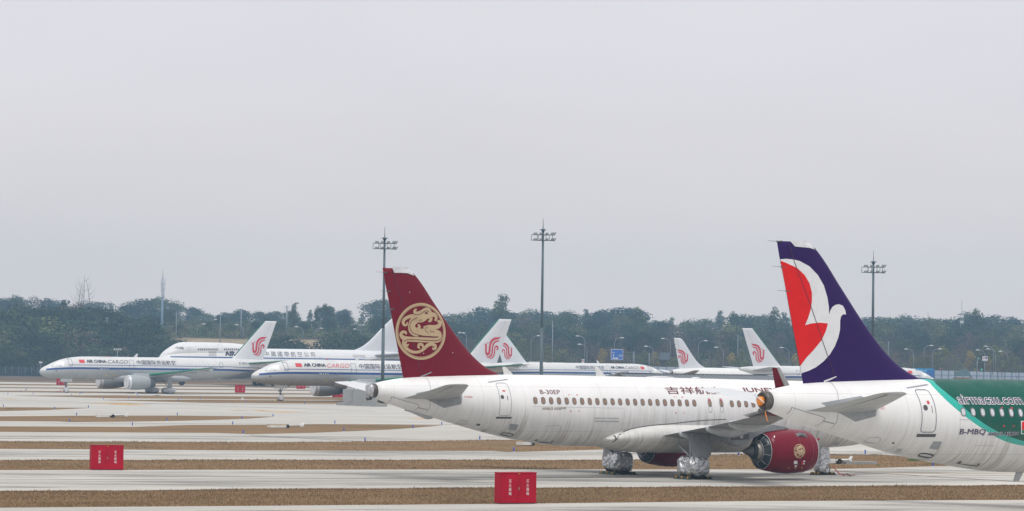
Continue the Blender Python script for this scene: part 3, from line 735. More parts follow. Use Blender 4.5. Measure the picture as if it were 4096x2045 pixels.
# hold door, tape patch, hatch, small marks
pxstroke(J, [c5(1588, 598), c5(1735, 595), c5(1700, 690), c5(1670, 745), c5(1500, 720)], .03, 'hold_door_seam', M['seam_faint'])
pxpoly(J, [c5(1487, 730), c5(1515, 712), c5(1522, 722), c5(1510, 735), c5(1640, 750), c5(1650, 732), c5(1674, 736), c5(1650, 757), c5(1560, 752)], 'hold_door_sill', M['dark'])
pxpoly(J, [c5(1262, 570), c5(1342, 582), c5(1318, 637), c5(1240, 628)], 'tape_patch', M['patch_grey'] if 'patch_grey' in M else M['seal_grey'])
pxstroke(J, [c5(1180, 672), c5(1198, 657), c5(1285, 670), c5(1268, 690), c5(1180, 674)], .05, 'hatch_seam', M['dark'])
pxpoly(J, [c5(1000, 628), c5(1048, 628), c5(1040, 650), c5(1000, 645)], 'drain_panel', M['seal_grey'])
pxpoly(J, [c5(948, 572), c5(985, 575), c5(982, 592), c5(950, 590)], 'outflow_vent', M['dark'])
pxstroke(J, [c5(770, 570), c5(800, 540), c5(860, 548), c5(850, 580), c5(770, 572)], .03, 'hatch_seam', M['seam_faint'])
pxstroke(J, [c5(2050, 534), c5(2160, 535), c5(2282, 537)], .22, 'grab_rail', M['white_metal'], .03)
for a in ((2050, 547, 2282, 549), (2050, 520, 2282, 523)):
    pxstroke(J, [c5(a[0], a[1]), c5(a[2], a[3])], .03, 'rail_edge', M['seam_ink'], .035)
pxstroke(J, [c5(1465, 412), c5(1900, 420), c5(2330, 428)], .015, 'skin_seam', M['seam_faint'])
# tail cone seams and the service door under the cone
c58 = lambda x, y: (1400+.2174*x, 1480+.2174*y)
pxstroke(J, [c58(1380, 140), c58(1440, 190), c58(1475, 300), c58(1480, 520), c58(1460, 700), c58(1400, 780)], .022, 'cone_seam', M['brown_seam'] if 'brown_seam' in M else ink)
pxstroke(J, [c58(765, 493), c58(1010, 570), c58(1258, 640), c58(1240, 700), c58(1180, 752)], .024, 'cone_door_seam', ink)
pxstroke(J, [c58(765, 493), c58(750, 550), c58(705, 592)], .03, 'cone_door_seam', ink)
pxstroke(J, [c58(1255, 692), c58(1340, 712), c58(1425, 730)], .03, 'cone_door_seam', ink)
sg = [c58(1205, 430), c58(1480, 378), c58(1760, 300), c58(1990, 385), c58(2058, 405), c58(2060, 560), c58(2045, 630), c58(1725, 700), c58(1330, 505)]
pxpoly(J, sg, 'tailplane_seal', M['seal_grey'], .010)
mb = MB()
for i, (a, b) in enumerate(((1040, 742), (1130, 745), (1250, 790), (1400, 850), (1480, 868))):
    pass
pts = [J.pix(1400+.2174*a, 1480+.2174*b, 0) for a, b in ((1010, 740), (1100, 742), (1200, 772), (1320, 820), (1430, 862), (1500, 868), (1540, 872))]
mb.tube([(a, 0, b+.0) for a, b in pts], [.05, .10, .14, .16, .16, .10, .03], 8, flat=1.0); obj('tail_bumper_cover', mb, M['grey_metal'], rootJ)
# red corner marks and captions
for (ax, ay, bx, by) in ((1810, 300, 1895, 460), (2400+0, 0, 0, 0)):
    if ay == 0: break
    for (qx, qy, sx, sy) in ((ax, ay, 1, 1), (bx, ay, -1, 1), (ax+14, by, 1, -1), (bx+15, by, -1, -1)):
        pxpoly(J, [c5(qx, qy), c5(qx+sx*12, qy), c5(qx+sx*12, qy+sy*4), c5(qx+sx*4, qy+sy*4), c5(qx+sx*4, qy+sy*12), c5(qx, qy+sy*12)], 'corner_mark', M['red_ink'])
for (qx, qy, sx, sy) in ((690, 320, 1, 1), (775, 320, -1, 1), (704, 477, 1, -1), (789, 477, -1, -1)):
    pxpoly(J, [c6(qx, qy), c6(qx+sx*12, qy), c6(qx+sx*12, qy+sy*4), c6(qx+sx*4, qy+sy*4), c6(qx+sx*4, qy+sy*12), c6(qx, qy+sy*12)], 'corner_mark', M['red_ink'])
for a in ((832, 318, 858, 321), (862, 318, 910, 321), (835, 327, 855, 329), (865, 326, 912, 329)):
    pxpoly(J, [c5(a[0], a[1]), c5(a[2], a[1]), c5(a[2], a[3]), c5(a[0], a[3])], 'placard', M['red_faint'] if 'red_faint' in M else M['red_ink'])
pxpoly(J, [c8(565, 655), c8(603, 655), c8(603, 668), c8(590, 675), c8(565, 690)], 'placard', M['red_ink']); pxpoly(J, [c8(735, 690), c8(772, 688), c8(758, 712), c8(722, 714)], 'tape_patch', M['seal_grey'])
# lettering
def tbox(P, a, b): (x0, z1), (x1, z0) = P.pskin(*a), P.pskin(*b); return x0, x1, z0, z1
J.text('B-30EP', *tbox(J, c5(1536, 257), c5(1736, 298)), 'registration', M['maroon_ink'], bold=.012)
J.text('AIRBUS A320', *tbox(J, c5(1562, 421), c5(1742, 443)), 'type_lettering', M['gold_ink'], bold=.012)
J.text('neo', *tbox(J, c5(1746, 420), c5(1786, 436)), 'type_lettering', M['gold_ink'], bold=.01)
JY = J.text('吉祥航空', *tbox(J, c6(598, 228), c6(1160, 300)), 'airline_lettering', M['maroon_ink'], bold=.022)
J.text('JUNEYAO', *tbox(J, c6(1318, 238), c6(1830, 294)), 'airline_lettering', M['maroon_ink'], bold=.05); J.text('AIR', *tbox(J, c6(1890, 240), c6(2080, 296)), 'airline_lettering', M['maroon_ink'], bold=.05)
# crest on the fin
ex, ez = J.pfin(1686.5, 1326); J.on_fin(roundel(ex, ez, 1.60), 'gold_crest', M['gold_paint'], .012); J.on_fin(roundel_lines(ex, ez, 1.60), 'crest_lines', M['maroon_ink'], .018)
c3 = lambda x, y: (1400+.4666*x, 1000+.4666*y)
def pxfin(P, pts, name, mat, off=.02, dx=.2): 
    bm = bmesh.new(); poly2(bm, [P.pfin(a, b) for a, b in pts]); return P.on_fin(bm, name, mat, off, dx=dx, dy=.2)
pxfin(J, [c3(368, 146), c3(512, 152), c3(548, 190), c3(560, 220), c3(520, 208), c3(500, 200), c3(440, 196), c3(388, 196)], 'foil_wrap', M['cover'], .03)
for a, b in ((517, 363), (877, 881), (634, 887)): pxfin(J, [c3(a-3, b-3), c3(a+3, b-3), c3(a+3, b+3), c3(a-3, b+3)], 'fastener', M['white_ink'])
bm = bmesh.new(); stroke2(bm, [(*J.pfin(*c3(610, 1088)), .07), (*J.pfin(*c3(650, 1072)), .07), (*J.pfin(*c3(700, 1048)), .05)], 3); J.on_fin(bm, 'fin_root_seam', M['seal_grey'])
pxstroke(J, [c6(90, 722), c6(120, 695), c6(170, 665), c6(290, 622), c6(460, 592), c6(660, 574), c6(860, 552), c6(1000, 540), c6(1180, 533)], .045, 'fairing_seam', M['dark'],
         surf=lambda x, z: (max(J.body.surf(x, z)[0], J.fairing.surf(x, z)[0] if J.fairing.fb(17.71-x) < z < J.fairing.ft(17.71-x) else 0), 0, J.body.surf(x, z)[2]))
bm = bmesh.new(); stroke2(bm, [(*J.pix(*c6(148, 685), -1.95), .09), (*J.pix(*c6(150, 715), -1.95), .09), (*J.pix(*c6(132, 745), -1.8), .07)], 3)
drape(bm, 'fairing_seam', M['dark'], rootJ, J.fairing.surf, .02, -1, 0, .1)
# antennas on the crown and under the belly
for px, py, h in ((2034, 1492, .45), (2403, 1498, .55)):
    x, z = J.pix(px, py+14, 0); mb = MB(); zt = J.body.ft(17.71-x)
    mb.add([(x+.35, -.03, zt-.03), (x-.30, -.03, zt-.03), (x-.42, -.015, zt+h), (x-.22, -.015, zt+h), (x+.35, .03, zt-.03), (x-.30, .03, zt-.03), (x-.42, .015, zt+h), (x-.22, .015, zt+h)], [(0, 1, 2, 3), (4, 7, 6, 5), (0, 3, 7, 4), (1, 5, 6, 2), (2, 6, 7, 3)])
    obj('blade_antenna', mb, M['white_metal'], rootJ)
x, z = J.pix(2428, 1792, 0); zb = J.body.fb(17.71-x)
mb = MB(); mb.add([(x-.2, -.03, zb+.05), (x+.35, -.03, zb+.05), (x-.05, -.02, zb-.6), (x-.3, -.02, zb-.6), (x-.2, .03, zb+.05), (x+.35, .03, zb+.05), (x-.05, .02, zb-.6), (x-.3, .02, zb-.6)], [(0, 1, 2, 3), (4, 7, 6, 5), (0, 3, 7, 4), (1, 5, 6, 2), (2, 6, 7, 3)])
obj('blade_antenna', mb, M['grey_metal'], rootJ)
for px in (2640, 2783): 
    x, z = J.pix(px, 1515, 0); zt = J.body.ft(17.71-x); mb = MB()
    mb.rings([[(x+a*r*(1.2 if px < 2700 else .35), .25*b*r, zt-.02+zz) for a, b in [(math.cos(2*math.pi*k/16), math.sin(2*math.pi*k/16)) for k in range(16)]] for r, zz in ((1, 0), (.8, .06), (.3, .10))]); obj('antenna_dome', mb, M['tail_white'], rootJ)

# ---------------------------------------------------------------- purple-tailed twin (nearest)
tz = at(3056, 1593, 129.3)
rootM = thing('airliner', 'green and white airliner with purple fin showing a white dove on red', 'airliner',
              (tz.x+22.12*math.cos(R(HD)), tz.y+22.12*math.sin(R(HD)), 0), R(HD))
XM = 21.97
rootM_inv = Matrix.Translation(rootM.location) @ Matrix.Rotation(R(HD), 4, 'Z')
_inv = rootM_inv.inverted()
def _pix(px, py, Y):
    o = _inv @ CAM; d = _inv.to_3x3() @ ray(px, py); k = (Y-o.y)/d.y; P = o+d*k; return P.x, P.z
c6b = lambda x, y: (3700+.2955*x, 1480+.2955*y)
def _skin(px, py, hw=1.975, zc=4.05, h=2.05):
    x, z = _pix(px, py, -hw)
    for _ in range(6):
        k = max(-.995, min(.995, (z-zc)/h)); x, z = _pix(px, py, -hw*math.sqrt(1-k*k))
    return x, z
A1 = [_skin(*c6b(a, b)) for a, b in ((-15, 135), (30, 152), (110, 228), (240, 362), (380, 490), (520, 605), (650, 702), (780, 790), (900, 866), (1050, 948), (1200, 1000), (1340, 1028), (1600, 1075))]
A2 = [_skin(*c6b(a, b)) for a, b in ((60, 128), (150, 190), (300, 318), (480, 462), (620, 590), (760, 695), (900, 785), (1050, 862), (1200, 922), (1340, 964), (1600, 1020))]
def livery(n, col):
    co, x, y, z = n.obj()
    for pts, c in ((A1, (.035, .43, .36)), (A2, (.001, .088, .064))):
        pts = sorted((z_, x_) for x_, z_ in pts); zl, zh = pts[0][0]-.15, pts[-1][0]+.3
        pts = [(zl, pts[0][1]+3)]+pts+[(zh, pts[-1][1]-1.2)]; xl, xh = min(p[1] for p in pts), max(p[1] for p in pts)
        fc = n.n('FloatCurve'); cv = fc.mapping.curves[0]; f = lambda p: ((p[0]-zl)/(zh-zl), (p[1]-xl)/(xh-xl))
        cv.points[0].location = f(pts[0]); cv.points[1].location = f(pts[-1])
        for p in pts[1:-1]: cv.points.new(*f(p))
        fc.mapping.use_clip = False; fc.mapping.update()
        n.put(n.rng(z, zl, zh), fc.inputs[1]); xb = n.rng(fc.outputs[0], 0, 1, xl, xh)
        col = n.mix(n.ma('MULTIPLY', n.ma('GREATER_THAN', x, xb), n.ma('GREATER_THAN', z, zl)), col, c)
    return col
M['skin_m'] = skin_mat('green_white_fuselage_paint', (.80, .80, .80), dirt_shade=.8, zc=4.0, zr=2.0, custom=livery, spec=.15, rough=.4)
P_ = narrow_body(dict(root=rootM, L=44.51, xm=XM, skin=M['skin_m'], finmat=M['purple_paint'], tipmat=M['purple_paint'], cap='orange', wk=4.27, dz=.18))
c7 = lambda x, y: (3000+.4666*x, 900+.4666*y)
MQ = P_
white = [(266, 294), (330, 290), (390, 296), (440, 310), (520, 355), (590, 430), (640, 520), (668, 620), (680, 700), (682, 768), (692, 735), (710, 703), (735, 686), (765, 680), (800, 692), (820, 730), (826, 768), (800, 766), (782, 785), (774, 823), (772, 900), (758, 965), (730, 1040), (690, 1110), (640, 1170), (580, 1220), (520, 1252), (470, 1270), (430, 1281)]
red = [(268, 306), (330, 325), (420, 370), (480, 430), (520, 500), (540, 580), (540, 660), (530, 730), (510, 800), (487, 860), (540, 845), (600, 838), (672, 845), (655, 910), (620, 990), (560, 1070), (500, 1140), (416, 1210)]
TE = [(342, 790), (304, 540)]
def finpoly(pts, name, mat, off):
    bm = bmesh.new(); q = [P_.pfin(*c7(a, b)) for a, b in pts]
    q = [(max(x, P_.fin.t(z)+.012), z) for x, z in q]; poly2(bm, q); return P_.on_fin(bm, name, mat, off, dx=.3, dy=.3)
finpoly(white, 'dove_emblem', M['fin_white'], .010); finpoly(red, 'red_field', M['fin_red'], .018)
pxfin(P_, [c7(355, 134), c7(400, 134), c7(497, 138), c7(545, 172), c7(570, 212), c7(520, 196), c7(450, 190), c7(398, 184)], 'foil_wrap', M['cover'], .03)
bm = bmesh.new(); stroke2(bm, [(*P_.pfin(*c7(348, 150)), .03), (*P_.pfin(*c7(400, 330)), .03), (*P_.pfin(*c7(540, 720)), .03), (*P_.pfin(*c7(625, 985)), .03), (*P_.pfin(*c7(725, 1280)), .03)], 4); P_.on_fin(bm, 'rudder_gap', M['gap_dark'], .022)
bm = bmesh.new(); stroke2(bm, [(*P_.pfin(*c8(650, 166)), .08), (*P_.pfin(*c8(690, 150)), .07), (*P_.pfin(*c8(750, 122)), .04)], 3); P_.on_fin(bm, 'fin_root_seam', M['cover'])
# flank
wmx, wmz = P_.pskin(*c6b(518, 570))
for i in range(9):
    windows(P_, M['foil_pane'], M['window_rim'], [wmx+.533*i], wmz-.0085*.533*i, w=.27, h=.385)
d, (x0, x1, z0, z1) = door_of(P_, c8(1410, 232), c8(1598, 608), 'rear_door', ink)
P_.poly([(x0-.08, z0-.18), (x1+.08, z0-.18), (x1+.08, z0-.05), (x1-.12, z0-.05), (x1-.12, z0-.10), (x0+.12, z0-.10), (x0+.12, z0-.05), (x0-.08, z0-.05)], 'door_sill', M['dark'], .014, d)
bm = bmesh.new(); poly2(bm, rrect((x0+x1)/2-.26, (x0+x1)/2-.03, (z0+z1)/2+.02, (z0+z1)/2+.26, .11)); P_.on_body(bm, 'door_window', M['dark'], .014, d)
P_.poly([((x0+x1)/2+.17, (z0+z1)/2-.08), ((x0+x1)/2+.20, (z0+z1)/2-.08), ((x0+x1)/2+.20, (z0+z1)/2+.22), ((x0+x1)/2+.17, (z0+z1)/2+.22)], 'door_handle', M['dark'], .014, d)
P_.poly([((x0+x1)/2+.0, z1-.62), ((x0+x1)/2+.12, z1-.62), ((x0+x1)/2+.12, z1-.48), ((x0+x1)/2+.0, z1-.48)], 'placard', M['red_ink'], .014, d)
pxstroke(P_, [c8(1355, 222), c8(1450, 207), c8(1535, 193)], .05, 'rain_gutter', ink)
pxpoly(P_, [c8(1585, 682), c8(1660, 685), c8(1625, 755), c8(1548, 742)], 'tape_patch', M['seal_grey'])
pxstroke(P_, [c8(1458, 804), c8(1482, 785), c8(1580, 800), c8(1552, 824), c8(1458, 806)], .05, 'hatch_seam', M['dark'])
pxstroke(P_, [c8(1002, 684), c8(1040, 648), c8(1128, 655), c8(1100, 700), c8(1002, 686)], .03, 'hatch_seam', M['seam_faint'])
pxpoly(P_, [c8(1265, 778), c8(1280, 745), c8(1325, 750), c8(1305, 780)], 'drain_panel', M['grey_metal'])
pxpoly(P_, [c8(1230, 690), c8(1250, 690), c8(1250, 702), c8(1230, 702)], 'outflow_vent', M['dark'])
pxpoly(P_, [c8(1783, 872), c8(1815, 852), c8(1835, 854), c8(1815, 873), c8(1935, 888), c8(1960, 892), c8(1975, 872), c8(1992, 875), c8(1965, 900), c8(1880, 888)], 'hold_door_sill', M['dark'])
pxstroke(P_, [c8(1940, 720), c8(2020, 718), c8(2110, 722)], .02, 'skin_seam', M['seam_faint'])
pxstroke(P_, [c8(1810, 494), c8(1860, 495), c8(1905, 496)], .02, 'skin_seam', M['seam_faint'])
pxstroke(P_, [c8(688, 172), c8(725, 205), c8(755, 260), c8(762, 330), c8(760, 430), c8(745, 520), c8(700, 575)], .02, 'cone_seam', ink)
pxstroke(P_, [c8(360, 388), c8(500, 432), c8(637, 474), c8(630, 510), c8(570, 550)], .022, 'cone_door_seam', ink)
pxstroke(P_, [c8(360, 388), c8(345, 425), c8(320, 445)], .03, 'cone_door_seam', ink)
pxstroke(P_, [c8(637, 508), c8(690, 520), c8(728, 530)], .03, 'cone_door_seam', ink)
pxpoly(P_, [c8(612, 350), c8(760, 325), c8(960, 290), c8(1080, 355), c8(1092, 372), c8(1087, 465), c8(910, 512), c8(685, 395)], 'tailplane_seal', M['seal_grey'], .010)
for a in ((1128, 373, 1150, 375), (1118, 383, 1160, 386), (1132, 391, 1154, 393), (1122, 400, 1166, 403), (1097, 386, 1108, 389)):
    pxpoly(P_, [c8(a[0], a[1]), c8(a[2], a[1]), c8(a[2], a[3]), c8(a[0], a[3])], 'placard', M['red_ink'])
pts = [P_.pix(*c8(a, b), 0) for a, b in ((475, 545), (520, 545), (600, 575), (690, 600), (730, 602))]
mb = MB(); mb.tube([(a, 0, b+.12) for a, b in pts], [.05, .12, .16, .12, .03], 8); obj('tail_bumper_cover', mb, M['grey_metal'], rootM)
for (qx, qy, sx, sy) in ((1030, 505, 1, 1), (1185, 508, -1, 1), (1058, 770, 1, -1), (1207, 770, -1, -1)):
    pxpoly(P_, [c6b(qx, qy), c6b(qx+sx*24, qy), c6b(qx+sx*24, qy+sy*8), c6b(qx+sx*8, qy+sy*8), c6b(qx+sx*8, qy+sy*26), c6b(qx, qy+sy*26)], 'corner_mark', M['red_ink'])
tb = tbox(P_, c6b(446, 352), c6b(1340, 478)); x0, x1, z0, z1 = tb
_, zb_ = P_.pskin(*c6b(900, 465)); _, zt_ = P_.pskin(*c6b(900, 348))
W0 = 'airmacau.com.mo'; xa = P_.pskin(*c6b(446, 420))[0]; xb_ = P_.pskin(*c6b(1318, 430))[0]
# 'airmacau.com' ends at xb_: find the width of the whole line from the font
def wid(s_): bm = text_bm(s_); q = max(v.co.x for v in bm.verts)-min(v.co.x for v in bm.verts); bm.free(); return q
xe = xa+(xb_-xa)*wid(W0)/wid('airmacau.com')
P_.text(W0, xa, xe, zb_, zt_, 'web_address_outline', M['white_ink'], .012, offset=.076, shear=-.12)
P_.text(W0, xa, xe, zb_, zt_, 'web_address', M['purple_ink'], .028, bold=.008, shear=-.12)
P_.text('B-MBQ', *tbox(P_, c6b(474, 797), c6b(808, 883)), 'registration_outline', M['white_ink'], .012, offset=.05, shear=.05)
P_.text('B-MBQ', *tbox(P_, c6b(474, 797), c6b(808, 883)), 'registration', M['purple_ink'], .028, bold=.02, shear=.05)
for s_, a, b in (('AIRBUS A321', (852, 843), (1180, 888)), ('neo', (1182, 842), (1262, 880))):
    P_.text(s_, *tbox(P_, c6b(*a), c6b(*b)), 'type_outline', M['white_ink'], .012, offset=.10); P_.text(s_, *tbox(P_, c6b(*a), c6b(*b)), 'type_lettering', M['purple_ink'], .028, bold=.03)
pxpoly(P_, [c6b(1296, 690), c6b(1560, 700), c6b(1560, 880), c6b(1296, 868)], 'festival_logo', M['white_ink'], .012); pxpoly(P_, [c6b(1308, 700), c6b(1550, 710), c6b(1550, 812), c6b(1308, 810)], 'festival_logo', M['fin_red'], .018)
M['logo_green'] = plain('logo_green', (.01, .16, .08), .5); pxpoly(P_, [c6b(1308, 812), c6b(1550, 814), c6b(1550, 868), c6b(1308, 860)], 'festival_logo', M['logo_green'], .018)
# blade antenna under the belly at the picture's edge
x, z = P_.pix(*c8(2320, 955), 0); zb = P_.body.fb(XM-x)
mb = MB(); mb.add([(x-.1, -.03, zb+.05), (x+.3, -.03, zb+.05), (x-.0, -.02, zb-.42), (x-.3, -.02, zb-.42), (x-.1, .03, zb+.05), (x+.3, .03, zb+.05), (x-.0, .02, zb-.42), (x-.3, .02, zb-.42)], [(0, 1, 2, 3), (4, 7, 6, 5), (0, 3, 7, 4), (1, 5, 6, 2), (2, 6, 7, 3)])
obj('blade_antenna', mb, M['grey_metal'], rootM)
# ================================================================ ground
def ground_mat():
    n = NT('apron_concrete'); co, x, y, z = n.obj()
    a = R(27); u = n.ma('ADD', n.ma('MULTIPLY', x, math.cos(a)), n.ma('MULTIPLY', y, math.sin(a))); v = n.ma('SUBTRACT', n.ma('MULTIPLY', y, math.cos(a)), n.ma('MULTIPLY', x, math.sin(a)))
    cb = n.n('CombineXYZ'); n.put(u, cb.inputs[0]); n.put(v, cb.inputs[1]); uv = cb.outputs[0]
    s1 = n.noise(.06, 5, .6, (.35, 1.6, 1), uv); s2 = n.noise(.35, 5, .65, (.22, 1, 1), uv); s3 = n.noise(.012, 3, .5, (1, 1, 1), uv)
    c = n.mix(n.rng(s1, .32, .68), (.45, .435, .40), (.58, .56, .515)); c = n.mix(n.ma('MULTIPLY', n.rng(s2, .44, .72), .5), c, (.33, .318, .295))
    c = n.mix(n.ma('MULTIPLY', n.rng(s3, .45, .7), .3), c, (.40, .375, .34))
    # slabs of slightly different casting, joints between them
    sl = n.n('TexWhiteNoise'); sl.noise_dimensions = '2D'; cc = n.n('CombineXYZ'); n.put(n.ma('FLOOR', n.ma('DIVIDE', u, 5.0)), cc.inputs[0]); n.put(n.ma('FLOOR', n.ma('DIVIDE', v, 4.5)), cc.inputs[1]); n.t.links.new(cc.outputs[0], sl.inputs['Vector'])
    c = n.mix(n.ma('MULTIPLY', sl.outputs[0], .16), c, (.30, .295, .28))
    j = n.ma('LESS_THAN', n.ma('PINGPONG', v, 2.25), .03); j2 = n.ma('LESS_THAN', n.ma('PINGPONG', u, 2.5), .02)
    c = n.mix(n.ma('MULTIPLY', n.ma('MAXIMUM', j, j2), .45), c, (.16, .155, .15))
    return n.fin(c, .9, spec=.12, bump=s2, bs=.15, bd=.02)
def grass_mat(name='dry_turf', g=1.0):
    n = NT(name); f = n.noise(.12, 6, .7, (1, 1.6, 1)); h = n.noise(1.5, 5, .75, (.6, 1.5, 1)); k = n.noise(.05, 3, .5, loc=(7, 3, 0)); q = n.noise(6, 4, .7)
    c = n.mix(n.rng(f, .3, .7), (.185*g, .120*g, .066*g), (.275*g, .184*g, .104*g)); c = n.mix(n.ma('MULTIPLY', n.rng(h, .45, .75), .45), c, (.10, .070, .045))
    c = n.mix(n.ma('MULTIPLY', n.rng(q, .5, .8), .5), c, (.30, .22, .13))
    c = n.mix(n.ma('MULTIPLY', n.rng(k, .56, .72), .35), c, (.055, .075, .025))
    return n.fin(c, 1.0, spec=.02, bump=h, bs=.5, bd=.12)
M['concrete'] = ground_mat(); M['turf'] = grass_mat()
mb = MB(); X0, X1 = -900, 900
mb.add([(X0, -60, 0), (X1, -60, 0), (X1, Y0, 0), (X0, Y0, 0), (X1, 760, gz(760)), (X0, 760, gz(760))], [(0, 1, 2, 3), (3, 2, 4, 5)])
tag(obj('apron', mb, M['concrete']), kind='structure')
def sheet(name, px, mat, off=.006, kind='structure', label=None, cat=None):
    bm = bmesh.new(); vs = [bm.verts.new((*gp(a, b).xy, 0)) for a, b in px]; bm.faces.new(vs)
    bmesh.ops.triangulate(bm, faces=bm.faces, ngon_method='EAR_CLIP')
    bmesh.ops.bisect_plane(bm, geom=list(bm.verts)+list(bm.edges)+list(bm.faces), plane_co=(0, Y0, 0), plane_no=(0, 1, 0), dist=1e-4)
    for v in bm.verts: v.co.z = gz(v.co.y)+off
    bmesh.ops.recalc_face_normals(bm, faces=bm.faces)
    for f in bm.faces:
        if f.normal.z < 0: f.normal_flip()
    me = bpy.data.meshes.new(name); bm.to_mesh(me); bm.free(); me.materials.append(mat)
    return tag(link(bpy.data.objects.new(name, me)), label, cat, kind=kind)
VPX, VPY = 26850.0, 1799.0
def yl(x, y0): return y0+(VPY-y0)/VPX*x
def ext(top, bot, xl=-900, xr=5000):
    """edge lists left to right; carried on beyond the picture when they reach its sides"""
    t, b = list(top), list(bot)
    for L in (t, b):
        if L[0][0] <= 0: p = L[0]; L.insert(0, (xl, p[1]+(VPY-p[1])/(VPX-p[0])*(xl-p[0])))
        if L[-1][0] >= 4096: p = L[-1]; L.append((xr, p[1]+(VPY-p[1])/(VPX-p[0])*(xr-p[0])))
    return t+list(reversed(b))
G1 = ([(0, 1968), (1000, 1961), (2000, 1954), (3000, 1950), (4096, 1944)], [(0, 2031), (1000, 2024), (2000, 2016), (3000, 2005), (4096, 2000)])
G2 = ([(0, 1842), (1000, 1841), (1840, 1842), (2500, 1841), (2640, 1838), (2720, 1826), (2900, 1819), (3300, 1819), (3500, 1819), (3640, 1830), (3860, 1862)], [(0, 1881), (1000, 1879), (2000, 1878), (2600, 1878), (3250, 1878), (3500, 1873), (3740, 1865), (3860, 1863)])
G3 = ([(0, 1766), (1000, 1770), (1440, 1768), (1480, 1767), (2000, 1761), (2300, 1762), (2560, 1795)], [(0, 1796), (1000, 1802), (1500, 1804), (1975, 1804), (2030, 1809), (2230, 1804), (2400, 1799), (2560, 1796)])
G4 = ([(0, 1706), (540, 1708), (740, 1701), (1000, 1700), (1400, 1697), (1765, 1702)], [(0, 1728), (860, 1732), (1000, 1737), (1250, 1732), (1560, 1719), (1765, 1703)])
G5 = ([(0, 1666), (300, 1663), (720, 1663), (1000, 1666), (1092, 1667)], [(0, 1685), (230, 1686), (290, 1689), (520, 1687), (670, 1685), (860, 1680), (1000, 1675), (1092, 1668)])
G6 = ([(0, 1629.5), (140, 1630), (354, 1632)], [(0, 1645), (180, 1641), (354, 1632.8)])
# the picture's near strips, as measured; G4/G5 meet at the left like one field
for i, (t, b) in enumerate((G1, G2, G3, G4, G5, G6)): sheet('grass_verge', ext(t, b), M['turf'])
far = [(60, 1579, 1590, 'tip'), (415, 1598, 1607, 'tip')]
def strip(y0, y1, xl=0, tip=False, xr=4096):
    t = [(xl, yl(xl, y0)), (xr, yl(xr, y0))]; b = [(xl, yl(xl, y1)), (xr, yl(xr, y1))]
    if tip: t[0] = (xl, yl(xl, (y0+y1)/2-2)); t.insert(1, (xl+400, yl(xl+400, y0))); b[0] = (xl, t[0][1]+.5); b.insert(1, (xl+400, yl(xl+400, y1)))
    sheet('grass_verge', ext(t, b), M['turf'])
for a in ((1523, 1527.5), (1535.5, 1541), (1548.5, 1553), (1563, 1568.5)): strip(*a)
strip(1578, 1590, 60, True, 4096)
strip(1593, 1606, 415, True, 4096)
M['yellow'] = plain('worn_yellow_marking', (.50, .30, .085), .8, var=.25, scale=.5)
for a, b, c, d, e_ in ((334, 1613, 605, 1617, 2.5), (430, 1619, 605, 1621, 2.5), (1000, 1640.5, 1080, 1643, 2.5), (1035, 1646.5, 1232, 1649, 3), (910, 1641, 1000, 1642.5, 2), (1629, 1673.5, 1745, 1676.5, 2.5), (0, 1595, 80, 1597, 1.5)):
    sheet('taxiway_marking', [(a, b), ((a+c)/2, b-e_/2+1), (c, d), ((a+c)/2, d+e_/2-.5)], M['yellow'], .010)
M['joint'] = plain('joint_sealant', (.13, .125, .12), .9, var=.3)
M['redline'] = plain('faded_red_line', (.22, .12, .11), .9, var=.2)
def line(pts, w, mat, off=.010):
    t = [(a, b) for a, b in pts]; bt = [(a, b+w) for a, b in reversed(pts)]; sheet('marking_line', t+bt, mat, off)
for y0, w_, x0, x1 in ((1818, .8, -500, 4600), (1920.5, 1.0, -500, 4600), (1744, .6, -300, 1500), (1692, .5, 0, 1900), (1610, .5, 0, 2600)):
    line([(x0, yl(x0, y0)), ((x0+x1)/2, yl((x0+x1)/2, y0)), (x1, yl(x1, y0))], w_, M['joint'])
line([(3200, 1878), (3600, 1898), (4096, 1928), (4600, 1958)], 1.4, M['redline'])
line([(3330, 1884), (3800, 1897), (4096, 1893), (4500, 1885)], 1.0, M['yellow'])
line([(0, 1601), (500, 1612), (1500, 1645)], .5, M['joint']); line([(1000, 1741), (1250, 1755), (1450, 1766)], 1.0, M['joint'])
M['green_turf'] = plain('fresh_green_turf', (.035, .085, .018), 1.0, var=.4, scale=.8, spec=.02)
for pts in ([(3622, 1843), (3640, 1836), (3662, 1834), (3688, 1837), (3700, 1842), (3660, 1846)], [(3500, 1861), (3512, 1859), (3524, 1861), (3512, 1863)], [(3676, 1857), (3710, 1854), (3750, 1856), (3715, 1858.5)], [(14, 1636.5), (40, 1634.5), (64, 1636), (40, 1637.5)], [(612, 1583), (630, 1581.5), (646, 1583), (630, 1584)], [(1760, 2008), (1775, 2005), (1800, 2006), (1790, 2010)]):
    sheet('green_turf_patch', pts, M['green_turf'], .010)
